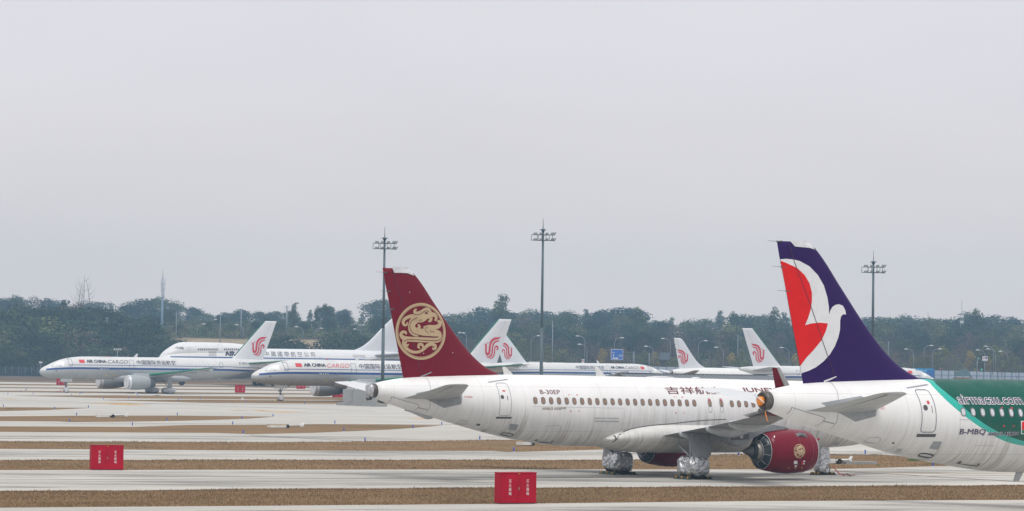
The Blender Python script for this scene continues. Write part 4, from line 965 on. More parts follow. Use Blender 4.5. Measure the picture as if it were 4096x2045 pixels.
# tyre rubber on the taxi lanes
def rubber():
    n = NT('tyre_rubber_stain'); f = n.noise(.10, 5, .7, (.35, 2.4, 1)); g = n.noise(.5, 4, .7, (.2, 2, 1))
    tr = n.n('BsdfTransparent'); mx = n.n('MixShader'); fac = n.ma('MULTIPLY', n.rng(f, .42, .66, smooth=True), n.rng(g, .30, .65), clamp=True)
    n.put((.19, .187, .18), n.b.inputs['Base Color']); n.b.inputs['Roughness'].default_value = .9; n.b.inputs['Specular IOR Level'].default_value = .1
    n.put(n.ma('MULTIPLY', fac, .8), mx.inputs[0]); n.t.links.new(tr.outputs[0], mx.inputs[1]); n.t.links.new(n.b.outputs[0], mx.inputs[2]); n.t.links.new(mx.outputs[0], n.out.inputs[0]); return n.m
M['rubber'] = rubber()
for (y0, y1) in ((1890, 1912), (1926, 1952), (1744, 1757), (1806, 1828), (2050, 2080)):
    sheet('tyre_stain', [(-600, yl(-600, y0)), (4700, yl(4700, y0)), (4700, yl(4700, y1)), (-600, yl(-600, y1))], M['rubber'], .014)
# dry grass blades on the two nearest strips
def blades(polys, n_, hmin, hmax, seed, name='dry_grass'):
    rnd = random.Random(seed); vs = []; fs = []; mi = []
    for (T, B, cnt) in polys:
        tx = [p[0] for p in T]; ty = [p[1] for p in T]; bx = [p[0] for p in B]; by = [p[1] for p in B]
        for i in range(cnt):
            x = rnd.uniform(max(-150, tx[0]), min(4250, tx[-1])); a = np.interp(x, tx, ty); b = np.interp(x, bx, by)
            y = a+(b-a)*(rnd.random()**1.7 if rnd.random() < .75 else rnd.random()**.3 if rnd.random() < .5 else rnd.random()*.03)
            p = gp(x, y); h = rnd.uniform(hmin, hmax)*(.7+.6*mnoise.noise(Vector((p.x*.25, p.y*.25, 0)))+.3)
            if rnd.random() < .015: h *= 1.9
            w_ = rnd.uniform(.012, .03)+h*.05; t = rnd.random()*6.28; l = rnd.uniform(0, .5)*h; z = gz(p.y)
            k = len(vs); vs += [(p.x-w_*math.cos(t), p.y-w_*math.sin(t), z), (p.x+w_*math.cos(t), p.y+w_*math.sin(t), z), (p.x+l*math.cos(t*3), p.y+l*math.sin(t*3), z+h)]
            fs.append((k, k+1, k+2)); mi.append(0 if rnd.random() < .62 else 1 if rnd.random() < .93 else 2)
    me = bpy.data.meshes.new(name); me.from_pydata(vs, [], fs)
    for q in ('blade_tan', 'blade_brown', 'blade_green'): me.materials.append(M[q])
    me.polygons.foreach_set('material_index', mi); me.update(); o = link(bpy.data.objects.new(name, me)); return tag(o, kind='stuff')
M['blade_tan'] = plain('dry_blade_tan', (.285, .192, .108), 1.0, spec=.02); M['blade_brown'] = plain('dry_blade_brown', (.215, .142, .080), 1.0, spec=.02); M['blade_green'] = plain('blade_green', (.06, .09, .025), 1.0, spec=.02)
blades([(G1[0], G1[1], 60000), (G2[0], G2[1], 30000), (G3[0], G3[1], 12000)], 0, .03, .10, 3)
# ================================================================ aircraft parked further back
def place(px, py, Z, rz, loc):
    """origin of a thing so that its local point loc shows at that place of the picture"""
    w_ = at(px, py, Z); a = R(rz); x, y = loc
    ox = w_.x-(x*math.cos(a)-y*math.sin(a)); oy = Z-(x*math.sin(a)+y*math.cos(a)); return (ox, oy, gz(oy))
BLUE = (.006, .062, .25)
def cargo_skin(name, xm, L):
    # white above, grey belly, thin blue line over a broad one that runs out towards the nose
    def custom(n, col):
        co, x, y, z = n.obj(); nose = n.rng(x, xm-7.0, xm-.5, 0, 1)
        drop = n.ma('MULTIPLY', n.ma('POWER', nose, 2.0), -.35)
        zz = n.ma('SUBTRACT', z, drop)
        tail = n.rng(x, xm-36, xm-45, 0, .22)
        zz = n.ma('ADD', zz, tail)
        def band(a, b, x1): return n.ma('MULTIPLY', n.ma('MULTIPLY', n.ma('GREATER_THAN', zz, a), n.ma('LESS_THAN', zz, b)), n.ma('LESS_THAN', x, x1))
        col = n.mix(n.ma('LESS_THAN', zz, 4.28), col, (.40, .42, .435))
        col = n.mix(band(4.25, 4.60, xm-.9), col, BLUE); return n.mix(band(4.95, 5.06, xm-5.0), col, BLUE)
    return skin_mat(name, (.64, .65, .65), dirt_shade=.5, zc=4.4, zr=2.2, custom=custom, grey=(.40, .40, .39), line=True)
X7 = 23.4
M['skin_f'] = cargo_skin('white_freighter_paint', X7, 47.3)
M['skin_w'] = skin_mat('plain_white_jet_paint', (.76, .765, .76), dirt_shade=.5, zc=4.4, zr=2.2)
M['nose_cone'] = plain('radome_grey', (.50, .52, .54), .5)
F_TAB = [(0, 3.50, 3.85, .06), (.2, 3.20, 4.15, .45), (.7, 2.93, 4.52, .85), (1.6, 2.72, 4.95, 1.2), (2.6, 2.60, 5.42, 1.42), (4.2, 2.50, 5.98, 1.64), (5.8, 2.44, 6.30, 1.78), (8, 2.42, 6.50, 1.86), (10, 2.42, 6.53, 1.88),
         (30, 2.46, 6.53, 1.88), (32.5, 2.58, 6.53, 1.87), (35, 2.88, 6.52, 1.80), (38, 3.45, 6.50, 1.60), (41, 4.10, 6.46, 1.25), (44, 4.82, 6.36, .78), (46.4, 5.42, 6.20, .38), (47.1, 5.58, 6.12, .28)]
def freighter(label, px, py, Z, rz, side, anchor, mark='full', cargo='navy_ink', seed=1, cat='cargo plane'):
    root = thing('cargo_plane', label, cat, place(px, py, Z, rz, anchor), R(rz), 'white cargo jets with a red bird on the tail')
    body = Body(F_TAB, X7); body.build('fuselage', M['skin_f'], root, n=60, ring=40)
    X = lambda st: X7-st
    rows = [(6.2, 36.9, 43.85), (6.5, 37.5, 43.95), (6.8, 37.9, 44.07), (7.3, 38.4, 44.25), (9, 39.95, 44.87), (11.5, 42.32, 45.8), (13.56, 44.25, 46.55)]
    fin = Fin([(a, X(b), X(c)) for a, b, c in rows], T=.09); fo = fin.build('tail_fin', M['fin_white_far'], root)
    P = Plane(root, body, fin, side)
    mb = MB(); mb.tube([(X(38.1)+.02, 0, 7.0), (X(39.95)+.04, 0, 9.0), (X(44.2)+.05, 0, 13.5)], [.09, .10, .08], 6); obj('fin_leading_edge', mb, M['green_metal'], fo)
    for sd in (-1, 1):
        t = obj('tailplane', wing_mb([(.5, X(39.9), 5.6, 4.6, .09, 0), (7.6, X(44.3), 6.2, 1.7, .09, 0)], sd, n=8), M['far_grey'], root)
        obj('leading_edge', wing_mb([(1.0, X(40.2)+.02, 5.64, 4.4, .09, 0), (7.6, X(44.3)+.02, 6.2, 1.7, .09, 0)], sd, n=3, c0=0, c1=.12, grow=.02), M['green_metal'], t)
        W = [(1.0, X(15.2), 2.95, 9.2, .12, .0), (1.9, X(15.7), 3.0, 8.6, .12, .0), (6.5, X(18.2), 3.42, 5.9, .11, .05), (13, X(21.7), 4.1, 3.7, .10, .05), (18.9, X(24.9), 4.85, 1.8, .09, 0)]
        w_ = obj('wing', wing_mb(W, sd, n=10), M['far_grey'], root)
        obj('leading_edge', wing_mb([(y, x+.02, z, c, t_, d) for y, x, z, c, t_, d in W[1:]], sd, n=3, c0=0, c1=.10, grow=.03), M['green_metal'], w_)
        for yy, st in ((4.2, 22.4), (8.6, 22.9), (12.2, 24.2), (15.4, 25.2)):
            mb = MB(); zq = 2.9+.105*yy; mb.tube([(X(st-1.9), sd*yy, zq), (X(st-1.1), sd*yy, zq-.22), (X(st+.6), sd*yy, zq-.28), (X(st+1.7), sd*yy, zq-.05)], [.05, .24, .26, .05], 8, flat=1.0); obj('flap_fairing', mb, M['grey_metal'], w_)
        cy, cz = sd*6.5, 2.02; xl = X(13.9)
        en = nacelle(root, M['far_nacelle'], xl, [(.0, 1.10), (.08, 1.18), (.4, 1.28), (1.3, 1.34), (2.6, 1.30), (3.6, 1.18), (4.3, 1.08)], cy, cz, 'engine', 32)
        nacelle(en, M['cover'], xl, [(.05, .01), (-.02, .5), (-.03, 1.0), (.0, 1.12), (.35, 1.285), (.6, 1.31)], cy, cz, 'intake_cover', 24)
        nacelle(en, M['dark_nozzle'], xl, [(4.28, 1.07), (4.7, 1.0), (5.4, .85), (5.42, .7), (5.0, .6)], cy, cz, 'exhaust_nozzle', 24)
        mb = MB(); mb.rings([[(xl-.9, cy-.15, cz+1.3), (xl-.9, cy+.15, cz+1.3), (xl-4.9, cy+.2, cz+.9), (xl-4.9, cy-.2, cz+.9)], [(xl-1.8, cy-.12, cz+1.62), (xl-1.8, cy+.12, cz+1.62), (xl-7, cy+.2, cz+1.55), (xl-7, cy-.2, cz+1.55)]], sm=False); obj('pylon', mb, M['grey_metal'], en)
        g = bpy.data.objects.new('main_gear', None); link(g, root); yy = sd*3.66
        mb = MB(); mb.tube([(0, yy, .6), (0, yy, 2.8)], .16, 8); mb.tube([(.1, yy, 1.1), (.9, yy-sd*.8, 2.6)], .07, 6); mb.tube([(-.7, yy, .55), (.7, yy, .55)], .10, 6); obj('strut', mb, M['grey_metal'], g)
        mb = MB(); mb.box(-.45, .45, yy+sd*.55, yy+sd*.62, 1.1, 2.9); obj('gear_door', mb, M['far_grey'], g)
        for xx in (-.57, .57):
            mb = MB()
            for dy in (-.43, .43): mb.rings([[(xx+r*math.sin(t), yy+dy+q, .50+r*math.cos(t)) for t in [2*math.pi*i/20 for i in range(20)]] for q, r in ((-.17, .35), (-.12, .49), (.12, .49), (.17, .35))])
            obj('tyres', mb, M['black'], g)
        foil_blob('foil_cover', g, M['foil_bright'], (0, yy, .56), (1.36, .80, .54), seed+sd, .10, n=16)
    fb = Body([(14, 2.3, 3.3, .9), (15.5, 2.05, 3.6, 1.7), (18, 1.95, 3.8, 2.0), (25.5, 1.98, 3.8, 2.0), (28, 2.2, 3.4, 1.6), (29.5, 2.5, 3.0, .8)], X7); fb.build('belly_fairing', M['far_grey'], root, n=20, ring=28)
    g = bpy.data.objects.new('nose_gear', None); link(g, root); xn = X(5.1)
    mb = MB(); mb.tube([(xn, 0, .35), (xn+.1, 0, 2.6)], .10, 8); mb.tube([(xn, 0, .7), (xn-.35, 0, 1.0), (xn-.02, 0, 1.35)], .04, 5); mb.box(xn-.12, xn+.3, -.25, .25, 1.45, 1.75); mb.box(xn-.1, xn+.15, -.3, .3, 1.1, 1.2); mb.tube([(xn+.2, 0, 1.2), (xn-.8, 0, 2.5)], .05, 6); obj('strut', mb, M['gear_dark'], g)
    mb = MB(); mb.rings([[(xn+a*1.0, b*.35, c) for a, b in ((-1, -1), (1, -1), (1, 1), (-1, 1))] for a_, c in ((0, 1.95), (0, 2.55))], sm=False); obj('bay_cover', mb, M['tail_white'], g)
    mb = MB()
    for dy in (-.22, .22): mb.rings([[(xn+r*math.sin(t), dy+q, .4+r*math.cos(t)) for t in [2*math.pi*i/18 for i in range(18)]] for q, r in ((-.1, .3), (-.07, .4), (.07, .4), (.1, .3))])
    obj('tyres', mb, M['black'], g); foil_blob('foil_cover', g, M['foil_bright'], (xn-.05, 0, .48), (.48, .42, .46), seed+7, .14, n=14)
    mb = MB(); zt = 6.5; mb.add([(X(18.0), -.03, zt), (X(18.7), -.03, zt), (X(18.9), -.02, zt+.65), (X(18.6), -.02, zt+.65), (X(18.0), .03, zt), (X(18.7), .03, zt), (X(18.9), .02, zt+.65), (X(18.6), .02, zt+.65)], [(0, 1, 2, 3), (4, 7, 6, 5), (0, 3, 7, 4), (1, 5, 6, 2), (2, 6, 7, 3)]); obj('blade_antenna', mb, M['cover'], root)
    mb = MB(); mb.box(X(13.0), X(13.3), -.08, .08, zt-.02, zt+.14); obj('beacon', mb, M['red_ink'], root)
    # markings: stations along the flank, taken in reading order for the side shown
    dirx = 1 if side < 0 else -1            # on the port flank the line of writing runs aft
    def tx(body_, st0, st1, z0, z1, nm, mt, **k):
        x0, x1 = (X(st0), X(st1)) if side > 0 else (X(st1), X(st0)); return P.text(body_, x0, x1, z0, z1, nm, M[mt], .02, **k)
    P.poly([(X(6.9), 5.35), (X(7.95), 5.35), (X(7.95), 5.93), (X(6.9), 5.93)], 'flag', M['red_ink'], .02)
    if mark != 'none':
        ac, cg = ((8.35, 12.1), (12.35, 16.3)) if side > 0 else ((12.5, 16.2), (8.35, 12.2))
        tx('AIR CHINA', *ac, 5.42, 5.92, 'airline_lettering', 'navy_ink', bold=.09, dy=.15)
        tx('CARGO', *cg, 5.32, 5.95, 'airline_lettering', cargo, shear=.3, dy=.15)
        tx('中国国际货运航空', 18.0, 25.6, 5.20, 5.98, 'airline_lettering', 'navy_ink', bold=.02, dy=.2)
        tx('B-2836' if mark == 'full' else 'B-2856', 38.4, 40.2, 5.46, 5.86, 'registration', 'navy_ink', bold=.01, dy=.2)
    for a, b, c, d in ((4.9, 5.6, 4.72, 6.1), (16.5, 17.4, 4.35, 6.0), (34.3, 35.0, 4.85, 5.75)):
        P.outline(X(b), X(a), c, d, .14, .06, 'cabin_door', M['door_navy'], .015)
    P.poly([(X(10.4), 4.10), (X(14.5), 4.10), (X(14.5), 4.22), (X(10.4), 4.22)], 'hold_door_hinge', M['seal_grey'], .02)
    P.outline(X(14.2), X(10.5), 4.2, 6.35, .08, .03, 'cargo_door', M['seam_faint'], .012)
    for q in (10.9, 11.1, 11.5, 11.9, 12.3): P.poly([(X(q), 4.25), (X(q+.12), 4.25), (X(q+.12), 4.42), (X(q), 4.42)], 'latch', M['white_ink'], .02)
    # windscreen under a white cover (near jets) / glazing
    P.poly([(X(2.2), 4.78), (X(4.1), 4.80), (X(4.2), 5.55), (X(3.4), 5.50), (X(2.8), 5.25)], 'windscreen_cover', M['bright_cover'], .03)
    P.poly([(X(1.9), 4.66), (X(3.5), 4.70), (X(3.5), 4.76), (X(2.0), 4.74)], 'cover_edge', M['dark'], .03)
    P.poly([(X(1.75), 4.08), (X(1.95), 4.08), (X(1.95), 4.18), (X(1.75), 4.18)], 'pitot_probe', M['dark'], .03); P.poly([(X(2.5), 3.78), (X(2.75), 3.78), (X(2.75), 3.95), (X(2.5), 3.95)], 'pitot_probe', M['brown_mark'], .03)
    for q in (12.0, 13.4): P.poly([(X(q), 3.1), (X(q+.5), 3.1), (X(q+.5), 3.4), (X(q), 3.4)], 'tape_patch', M['yellowish'], .02)
    # skin plugs where the cabin windows were
    for q in list(np.arange(18.6, 33.5, .9))+list(np.arange(35.6, 39.2, .9)):
        P.outline(X(q+.32), X(q), 4.98+.12, 5.42+.05, .12, .035, 'window_plug', M['seam_faint'], .012)
    bm = bmesh.new(); fl = PHL
    for st in fl: stroke2(bm, st, 3)
    P.on_fin(bm, 'red_bird_emblem', M['logo_red'], .02)
    for zz, f0, f1 in ((8.0, .60, .62), ):
        bm = bmesh.new(); stroke2(bm, [(fin.l(7.2)-.62*(fin.l(7.2)-fin.t(7.2)), 7.2, .05), (fin.l(13.2)-.62*(fin.l(13.2)-fin.t(13.2)), 13.2, .05)], 4); P.on_fin(bm, 'rudder_gap', M['seam_faint'], .015, fo)
    return P
M['fin_white_far'] = plain('fin_white_far', (.66, .68, .72), .4, var=.03, scale=.6); M['far_nacelle'] = plain('nacelle_light_grey', (.34, .37, .385), .4, .1, var=.06)
M['dark_nozzle'] = plain('nozzle_dark', (.13, .14, .16), .45, .4); M['gear_dark'] = plain('gear_dark_grey', (.16, .18, .18), .5, .2)
M['door_navy'] = plain('door_outline_navy', (.05, .07, .14), .5); M['bright_cover'] = plain('bright_white_sheet', (.83, .84, .86), .45, var=.03); M['brown_mark'] = plain('brown_mark', (.10, .06, .05), .6); M['yellowish'] = plain('yellow_primer_patch', (.50, .46, .26), .6)
# emblem in fin coordinates, measured on the fin of the first freighter
_r = place(158, 1492, 557, 210, (X7, 0)); _m = (Matrix.Translation(_r) @ Matrix.Rotation(R(210), 4, 'Z')).inverted()
def _fp(px, py):
    o = _m @ CAM; d = _m.to_3x3() @ ray(px, py); k = (.2-o.y)/d.y; P = o+d*k; return P.x, P.z
_sc = abs(_fp(1040, 1400)[1]-_fp(1040, 1390)[1])/10
PHL = [[(*_fp(980+.0933*a, 1320+.0933*b), c*.0933*_sc) for a, b, c in st] for st in PH]
print('F1 root', _r, 'fin pts', [(round(X7-x, 2), round(z, 2)) for x, z in (_fp(1106.6, 1286), _fp(1062, 1286), _fp(930, 1425), _fp(1049, 1450), _fp(700, 1424), _fp(1062, 1462))])
FA = freighter('white cargo jet parked nose outward at the far side, number B-2836, dark CARGO script', 158, 1492, 557, 210, 1, (X7, 0), seed=101)
FB = freighter('white cargo jet with red CARGO script, its nose beside the concrete block wall', 1005, 1505, 486, 210, 1, (X7, 0), cargo='red_ink', seed=131)
FC = freighter('white cargo jet facing away, seen above the maroon tailed airliner, number ending 856', 1971, 1312, 657, 36, -1, (X7-46.5, 0), mark='b', seed=151)
FD = freighter('white cargo jet whose fin stands between the maroon winglet and purple fin', 2970, 1311, 592, 31, -1, (X7-46.5, 0), mark='c', seed=171)
# ---------------------------------------------------------------- white twin with the smaller fin
rootE = thing('airliner', 'white airliner with a red bird on its fin, hull hidden below the shed roof', 'airliner', place(2698, 1352, 625, 33, (17.71-36.4, 0)), R(33))
E = narrow_body(dict(root=rootE, L=37.57, xm=17.71, skin=M['skin_w'], finmat=M['fin_white_far'], tipmat=M['grey_metal'], cap='foil', wk=0.0))
x0_, z0_ = E.pfin(2709, 1397); x1_, z1_ = E.pfin(2756, 1457)
xs_ = [p[0] for s in PHL for p in s]; zs_ = [p[1] for s in PHL for p in s]
bm = bmesh.new(); kx = (x1_-x0_)/(max(xs_)-min(xs_)); kz = (z0_-z1_)/(max(zs_)-min(zs_))
for st in PHL: stroke2(bm, [(x0_+(p[0]-min(xs_))*kx, z1_+(p[1]-min(zs_))*kz, p[2]*(kx+kz)/2) for p in st], 3)
E.on_fin(bm, 'red_bird_emblem', M['logo_red'], .02)
for sd in (-1, 1):
    en = nacelle(rootE, M['far_nacelle'], 7, [(0, 1.0), (.4, 1.15), (2, 1.2), (3.4, 1.0), (3.4, .6)], sd*5.75, 1.7, 'engine')
    g = bpy.data.objects.new('main_gear', None); link(g, rootE); mb = MB(); mb.tube([(0, sd*3.8, .5), (0, sd*3.8, 2.6)], .15, 8); obj('strut', mb, M['grey_metal'], g); foil_blob('foil_cover', g, M['foil'], (0, sd*3.8, .6), (.65, .7, .6), 9, .1, n=12)
# ---------------------------------------------------------------- four-engined jet with the upper deck
X4 = 31.5
def jumbo():
    root = thing('jumbo_jet', 'four engined white jet with upper deck windows behind the nearer cargo jets', 'airliner', place(712, 1395, 735, 210, (X4-6.8, 0)), R(210))
    def custom(n, col):
        co, x, y, z = n.obj()
        def band(a, b, x0, x1): return n.ma('MULTIPLY', n.ma('MULTIPLY', n.ma('GREATER_THAN', z, a), n.ma('LESS_THAN', z, b)), n.ma('MULTIPLY', n.ma('LESS_THAN', x, x1), n.ma('GREATER_THAN', x, x0)))
        col = n.mix(n.ma('LESS_THAN', z, 4.6), col, (.45, .46, .48))
        for a, b in ((6.52, 6.80), (4.9, 5.98)): col = n.mix(band(a, b, -60, X4-4), col, BLUE)
        return n.mix(band(5.30, 5.50, -60, X4-36), col, (.7, .71, .73))
    sk = skin_mat('jumbo_white_paint', (.69, .70, .71), dirt_shade=.35, zc=6.0, zr=3, custom=custom)
    tab = [(0, 4.2, 4.6, .1), (.5, 3.6, 5.4, 1.0), (1.5, 3.1, 6.2, 1.75), (3, 2.7, 7.1, 2.4), (5, 2.3, 8.0, 2.85), (7.5, 2.1, 8.6, 3.12), (11, 2.0, 8.85, 3.25), (47, 2.0, 8.95, 3.25), (51, 2.5, 8.95, 3.15), (56, 3.6, 8.9, 2.7), (61, 5.0, 8.75, 1.9), (65.5, 6.3, 8.5, 1.0), (68.6, 7.3, 8.2, .4)]
    body = Body(tab, X4); fu = body.build('fuselage', sk, root, n=60, ring=44)
    up = Body([(2.2, 5.5, 6.9, .4), (3.2, 5.6, 7.9, 1.15), (4.6, 5.6, 8.85, 1.75), (6.2, 5.6, 9.75, 2.15), (7.6, 5.6, 10.12, 2.35), (9.5, 5.6, 10.2, 2.45), (19.5, 5.6, 10.15, 2.45), (23, 5.6, 9.9, 2.4), (26.5, 5.8, 9.35, 2.2), (29.5, 6.0, 8.9, 1.9)], X4)
    sk2 = skin_mat('jumbo_upper_white', (.69, .70, .71), dirt_shade=0, zc=7, zr=3, custom=custom, line=False)
    up.build('upper_deck', sk2, root, n=50, ring=44)
    X = lambda s: X4-s
    fin = Fin([(a, X(b), X(c)) for a, b, c in ((8.3, 51.5, 65.2), (8.9, 53.2, 65.3), (9.5, 54.8, 65.4), (10.3, 56.2, 65.6), (14.8, 61.2, 67.3), (19.4, 66.4, 69.8))], T=.09)
    fin.build('tail_fin', M['fin_white_far'], root)
    PB = Plane(root, body, fin, 1)
    class Both:
        xm = X4
        def fw(s, q): return 2.6
        def surf(s, x, z):
            a = body.surf(x, z); b = up.surf(x, z) if up.s0 < X4-x < up.s1 and up.fb(X4-x) < z < up.ft(X4-x) else (0, 0, 0)
            return b if b[0] > a[0] or z > body.ft(X4-x)-.15 else a
    P = Plane(root, Both(), fin, 1)
    for sd in (-1, 1):
        obj('tailplane', wing_mb([(1, X(57), 7.6, 8, .1, 0), (11, X(64.5), 8.6, 2.6, .09, 0)], sd, n=8), M['far_grey'], root)
        obj('wing', wing_mb([(2, X(18.5), 3.3, 14, .12, 0), (12, X(27), 4.3, 8.6, .1, 0), (32, X(42.5), 6.8, 3.2, .09, 0)], sd, n=8), M['far_grey'], root)
        for y_, s_ in ((11.7, 22.5), (20.8, 30)):
            nacelle(root, M['far_nacelle'], X(s_), [(0, 1.15), (.3, 1.35), (2, 1.4), (4, 1.15), (5.5, .8), (5.5, .5)], sd*y_, 2.3+.03*y_, 'engine', 24)
        for s_, y_ in ((30.5, 5.5), (33.6, 1.9)):
            g = bpy.data.objects.new('main_gear', None); link(g, root); mb = MB(); mb.tube([(X(s_), sd*y_, .6), (X(s_), sd*y_, 3.4)], .2, 8); obj('strut', mb, M['gear_dark'], g)
            for dx in (-.75, .75):
                for dy in (-.55, .55):
                    mb = MB(); mb.rings([[(X(s_)+dx+r*math.sin(t), sd*y_+dy+q, .62+r*math.cos(t)) for t in [2*math.pi*i/20 for i in range(20)]] for q, r in ((-.22, .3), (-.22, .5), (-.15, .62), (.15, .62), (.22, .5), (.22, .3))], cap=False); w_ = obj('tyre', mb, M['black'], g)
                    mb = MB(); mb.rings([[(X(s_)+dx+.34*math.sin(t), sd*y_+dy+q, .62+.34*math.cos(t)) for t in [2*math.pi*i/14 for i in range(14)]] for q in (-.18, .18)]); obj('hub', mb, M['grey_metal'], w_)
    g = bpy.data.objects.new('nose_gear', None); link(g, root); mb = MB(); mb.tube([(X(7.9), 0, .6), (X(7.9), 0, 2.8)], .16, 8); obj('strut', mb, M['gear_dark'], g)
    mb = MB()
    for dy in (-.4, .4): mb.rings([[(X(7.9)+r*math.sin(t), dy+q, .6+r*math.cos(t)) for t in [2*math.pi*i/18 for i in range(18)]] for q, r in ((-.2, .45), (-.12, .6), (.12, .6), (.2, .45))])
    obj('tyres', mb, M['black'], g)
    cb = lambda x, y: (600+.2721*x, 1250+.2721*y)
    def pu(pts, nm, mt, off=.03, pl=P): return pl.poly([pl.pskin(*cb(a, b)) for a, b in pts], nm, M[mt], off, root)
    pu([(342, 542), (385, 505), (428, 505), (416, 540)], 'cockpit_window', 'window_rim'); pu([(420, 538), (433, 506), (490, 508), (498, 545)], 'cockpit_window', 'window_rim')
    for q in list(np.linspace(711, 984, 10))+list(np.linspace(1097, 1300, 8))+[1338, 1367]:
        a, b = P.pskin(*cb(q, 544)); P.poly(rrect(a-.2, a+.2, b-.25, b+.25, .15, 2), 'cabin_window', M['window_rim'], .03, root)
    (a0, b1), (a1, b0) = P.pskin(*cb(983, 468)), P.pskin(*cb(1070, 598)); P.outline(min(a0, a1), max(a0, a1), b0, b1, .2, .06, 'upper_deck_door', M['seam_faint'], .03)
    tb_ = [P.pskin(*cb(1112, 640)), P.pskin(*cb(1247, 573))]
    wA = wid('AIR'); sc = (tb_[1][0]-tb_[0][0])/wA; P.text('AIR CHINA', tb_[0][0], tb_[0][0]+sc*wid('AIR CHINA'), tb_[0][1], tb_[1][1], 'airline_lettering', M['navy_ink'], .04, bold=.09, dy=.25, parent=root)
    for cx_, cy_ in ((568, 515), (590, 522), (590, 545), (568, 555), (548, 545), (547, 522)):
        pu([(cx_-9, cy_+6), (cx_+2, cy_-9), (cx_+10, cy_+3)], 'star_emblem', 'seal_grey')
    pu([(865, 570), (978, 570), (978, 642), (865, 642)], 'grey_patch', 'seam_faint')
    c3b = lambda x, y: (1000+.2329*x, 1400+.2329*y)
    a, b = PB.pskin(*c3b(262, 110)), PB.pskin(*c3b(1100, 38))
    PB.text('中 國 國 際 航 空 公 司', a[0], b[0], a[1], b[1], 'airline_lettering', M['navy_ink'], .03, dy=.25, shear=.12)
    (a0, b1), (a1, b0) = PB.pskin(*c3b(1760, 82)), PB.pskin(*c3b(1985, 135)); PB.poly([(a0, b0), (a1, b0), (a1, b1), (a0, b1)], 'grey_patch', M['seam_faint'], .02)
    for q in (515, 1175, 2085):
        (a0, b1), (a1, b0) = PB.pskin(*c3b(q, 125)), PB.pskin(*c3b(q+72, 300)); PB.outline(min(a0, a1), max(a0, a1), b0, b1, .2, .05, 'cabin_door', M['seam_ink'], .02)
    for q in range(22):
        a, b = PB.pskin(1062+11.8*q, 1446); PB.poly(rrect(a-.18, a+.18, 5.2, 5.62, .15, 2), 'cabin_window', M['window_rim'], .02)
    return P
JB = jumbo()
# ================================================================ things on the apron
def cabinet(pxl, pxr, pyt, pyb, label, first=[None], rz=0):
    a, b = gp(pxl, pyb), gp(pxr, pyb-1); c = gp((pxl+pxr)/2, pyb)
    t = thing('extinguisher_cabinet', label, 'fire cabinet', (c.x, c.y+.2, gz(c.y)), R(rz), 'red fire extinguisher cabinets on the apron')
    W, H, D = 1.90, 1.44, .62
    mb = MB(); mb.box(-W/2, W/2, -D/2, D/2, .04, H); bm = bmesh.new(); me = mb.mesh('cabinet_body', M['box_red']); bm.from_mesh(me); bmesh.ops.recalc_face_normals(bm, faces=bm.faces); bmesh.ops.bevel(bm, geom=list(bm.edges), offset=.012, segments=2, affect='EDGES'); bm.to_mesh(me); bm.free(); obj('cabinet_body', me, None, t)
    mb = MB(); mb.box(-W/2-.015, W/2+.015, -D/2-.03, D/2+.015, H, H+.03); obj('lid', mb, M['box_red'], t)
    for s in (-1, 1):
        x0, x1 = (-W/2+.02, -.006) if s < 0 else (.006, W/2-.02)
        mb = MB(); mb.box(x0, x1, -D/2-.018, -D/2-.001, .06, H-.03); d = obj('cabinet_door', mb, M['box_red'], t)
        for i, ch in enumerate('灭火器箱'):
            bm = text_bm(ch, 1); cx = (x0+x1)/2; z = 1.06-.19*i; fit2(bm, cx-.07, cx+.07, z-.075, z+.075)
            for v in bm.verts: v.co = Vector((v.co.x, -D/2-.024, v.co.y))
            me = bpy.data.meshes.new('door_lettering'); bmesh.ops.recalc_face_normals(bm, faces=bm.faces); bm.to_mesh(me); bm.free(); me.materials.append(M['white_ink']); link(bpy.data.objects.new('door_lettering', me), d)
    mb = MB(); mb.box(-.02, .02, -D/2-.05, -D/2-.02, .66, .78); obj('handle', mb, M['cab_handle'], t)
    mb = MB(); mb.box(-.05, .05, -D/2-.04, -D/2-.02, H-.05, H-.02); obj('latch', mb, M['chock_y'], t)
    mb = MB(); mb.box(-W/2+.05, W/2-.05, -D/2+.03, D/2-.05, .0, .04); obj('plinth', mb, M['dark'], t)
    return t
HC = 29
cab0 = cabinet(1972, 2150, 1893, 2016, 'red fire cabinet on dry grass below the maroon tailed airliner', rz=HC)
def cab_copy(pxl, pxr, pyb, label, rz=HC):
    c = gp((pxl+pxr)/2, pyb); t = copy_tree(cab0); t.location = (c.x, c.y+.2, gz(c.y)); t.rotation_euler = (0, 0, R(rz)); t['label'] = label; return t
cab_copy(350, 497, 1881, 'large red fire cabinet standing alone on near taxiway, under the parked cargo jets', 17)
cab_copy(938, 981, 1571, 'red fire cabinet between the two nearest cargo jets, tail of one and nose of other', 17)
cab_copy(223, 262, 1541, 'red fire cabinet beside the nose wheel of the cargo jet numbered B-2836', 17)
cab_copy(536, 578, 1555, 'red fire cabinet showing under the engines of cargo jet B-2836', 17)
cab_copy(1184, 1222, 1556, 'red fire cabinet peeping out below the belly of jet with red CARGO script', 17)
cab_copy(1331, 1370, 1589, 'red fire cabinet low beside the left end of concrete block wall', 17)
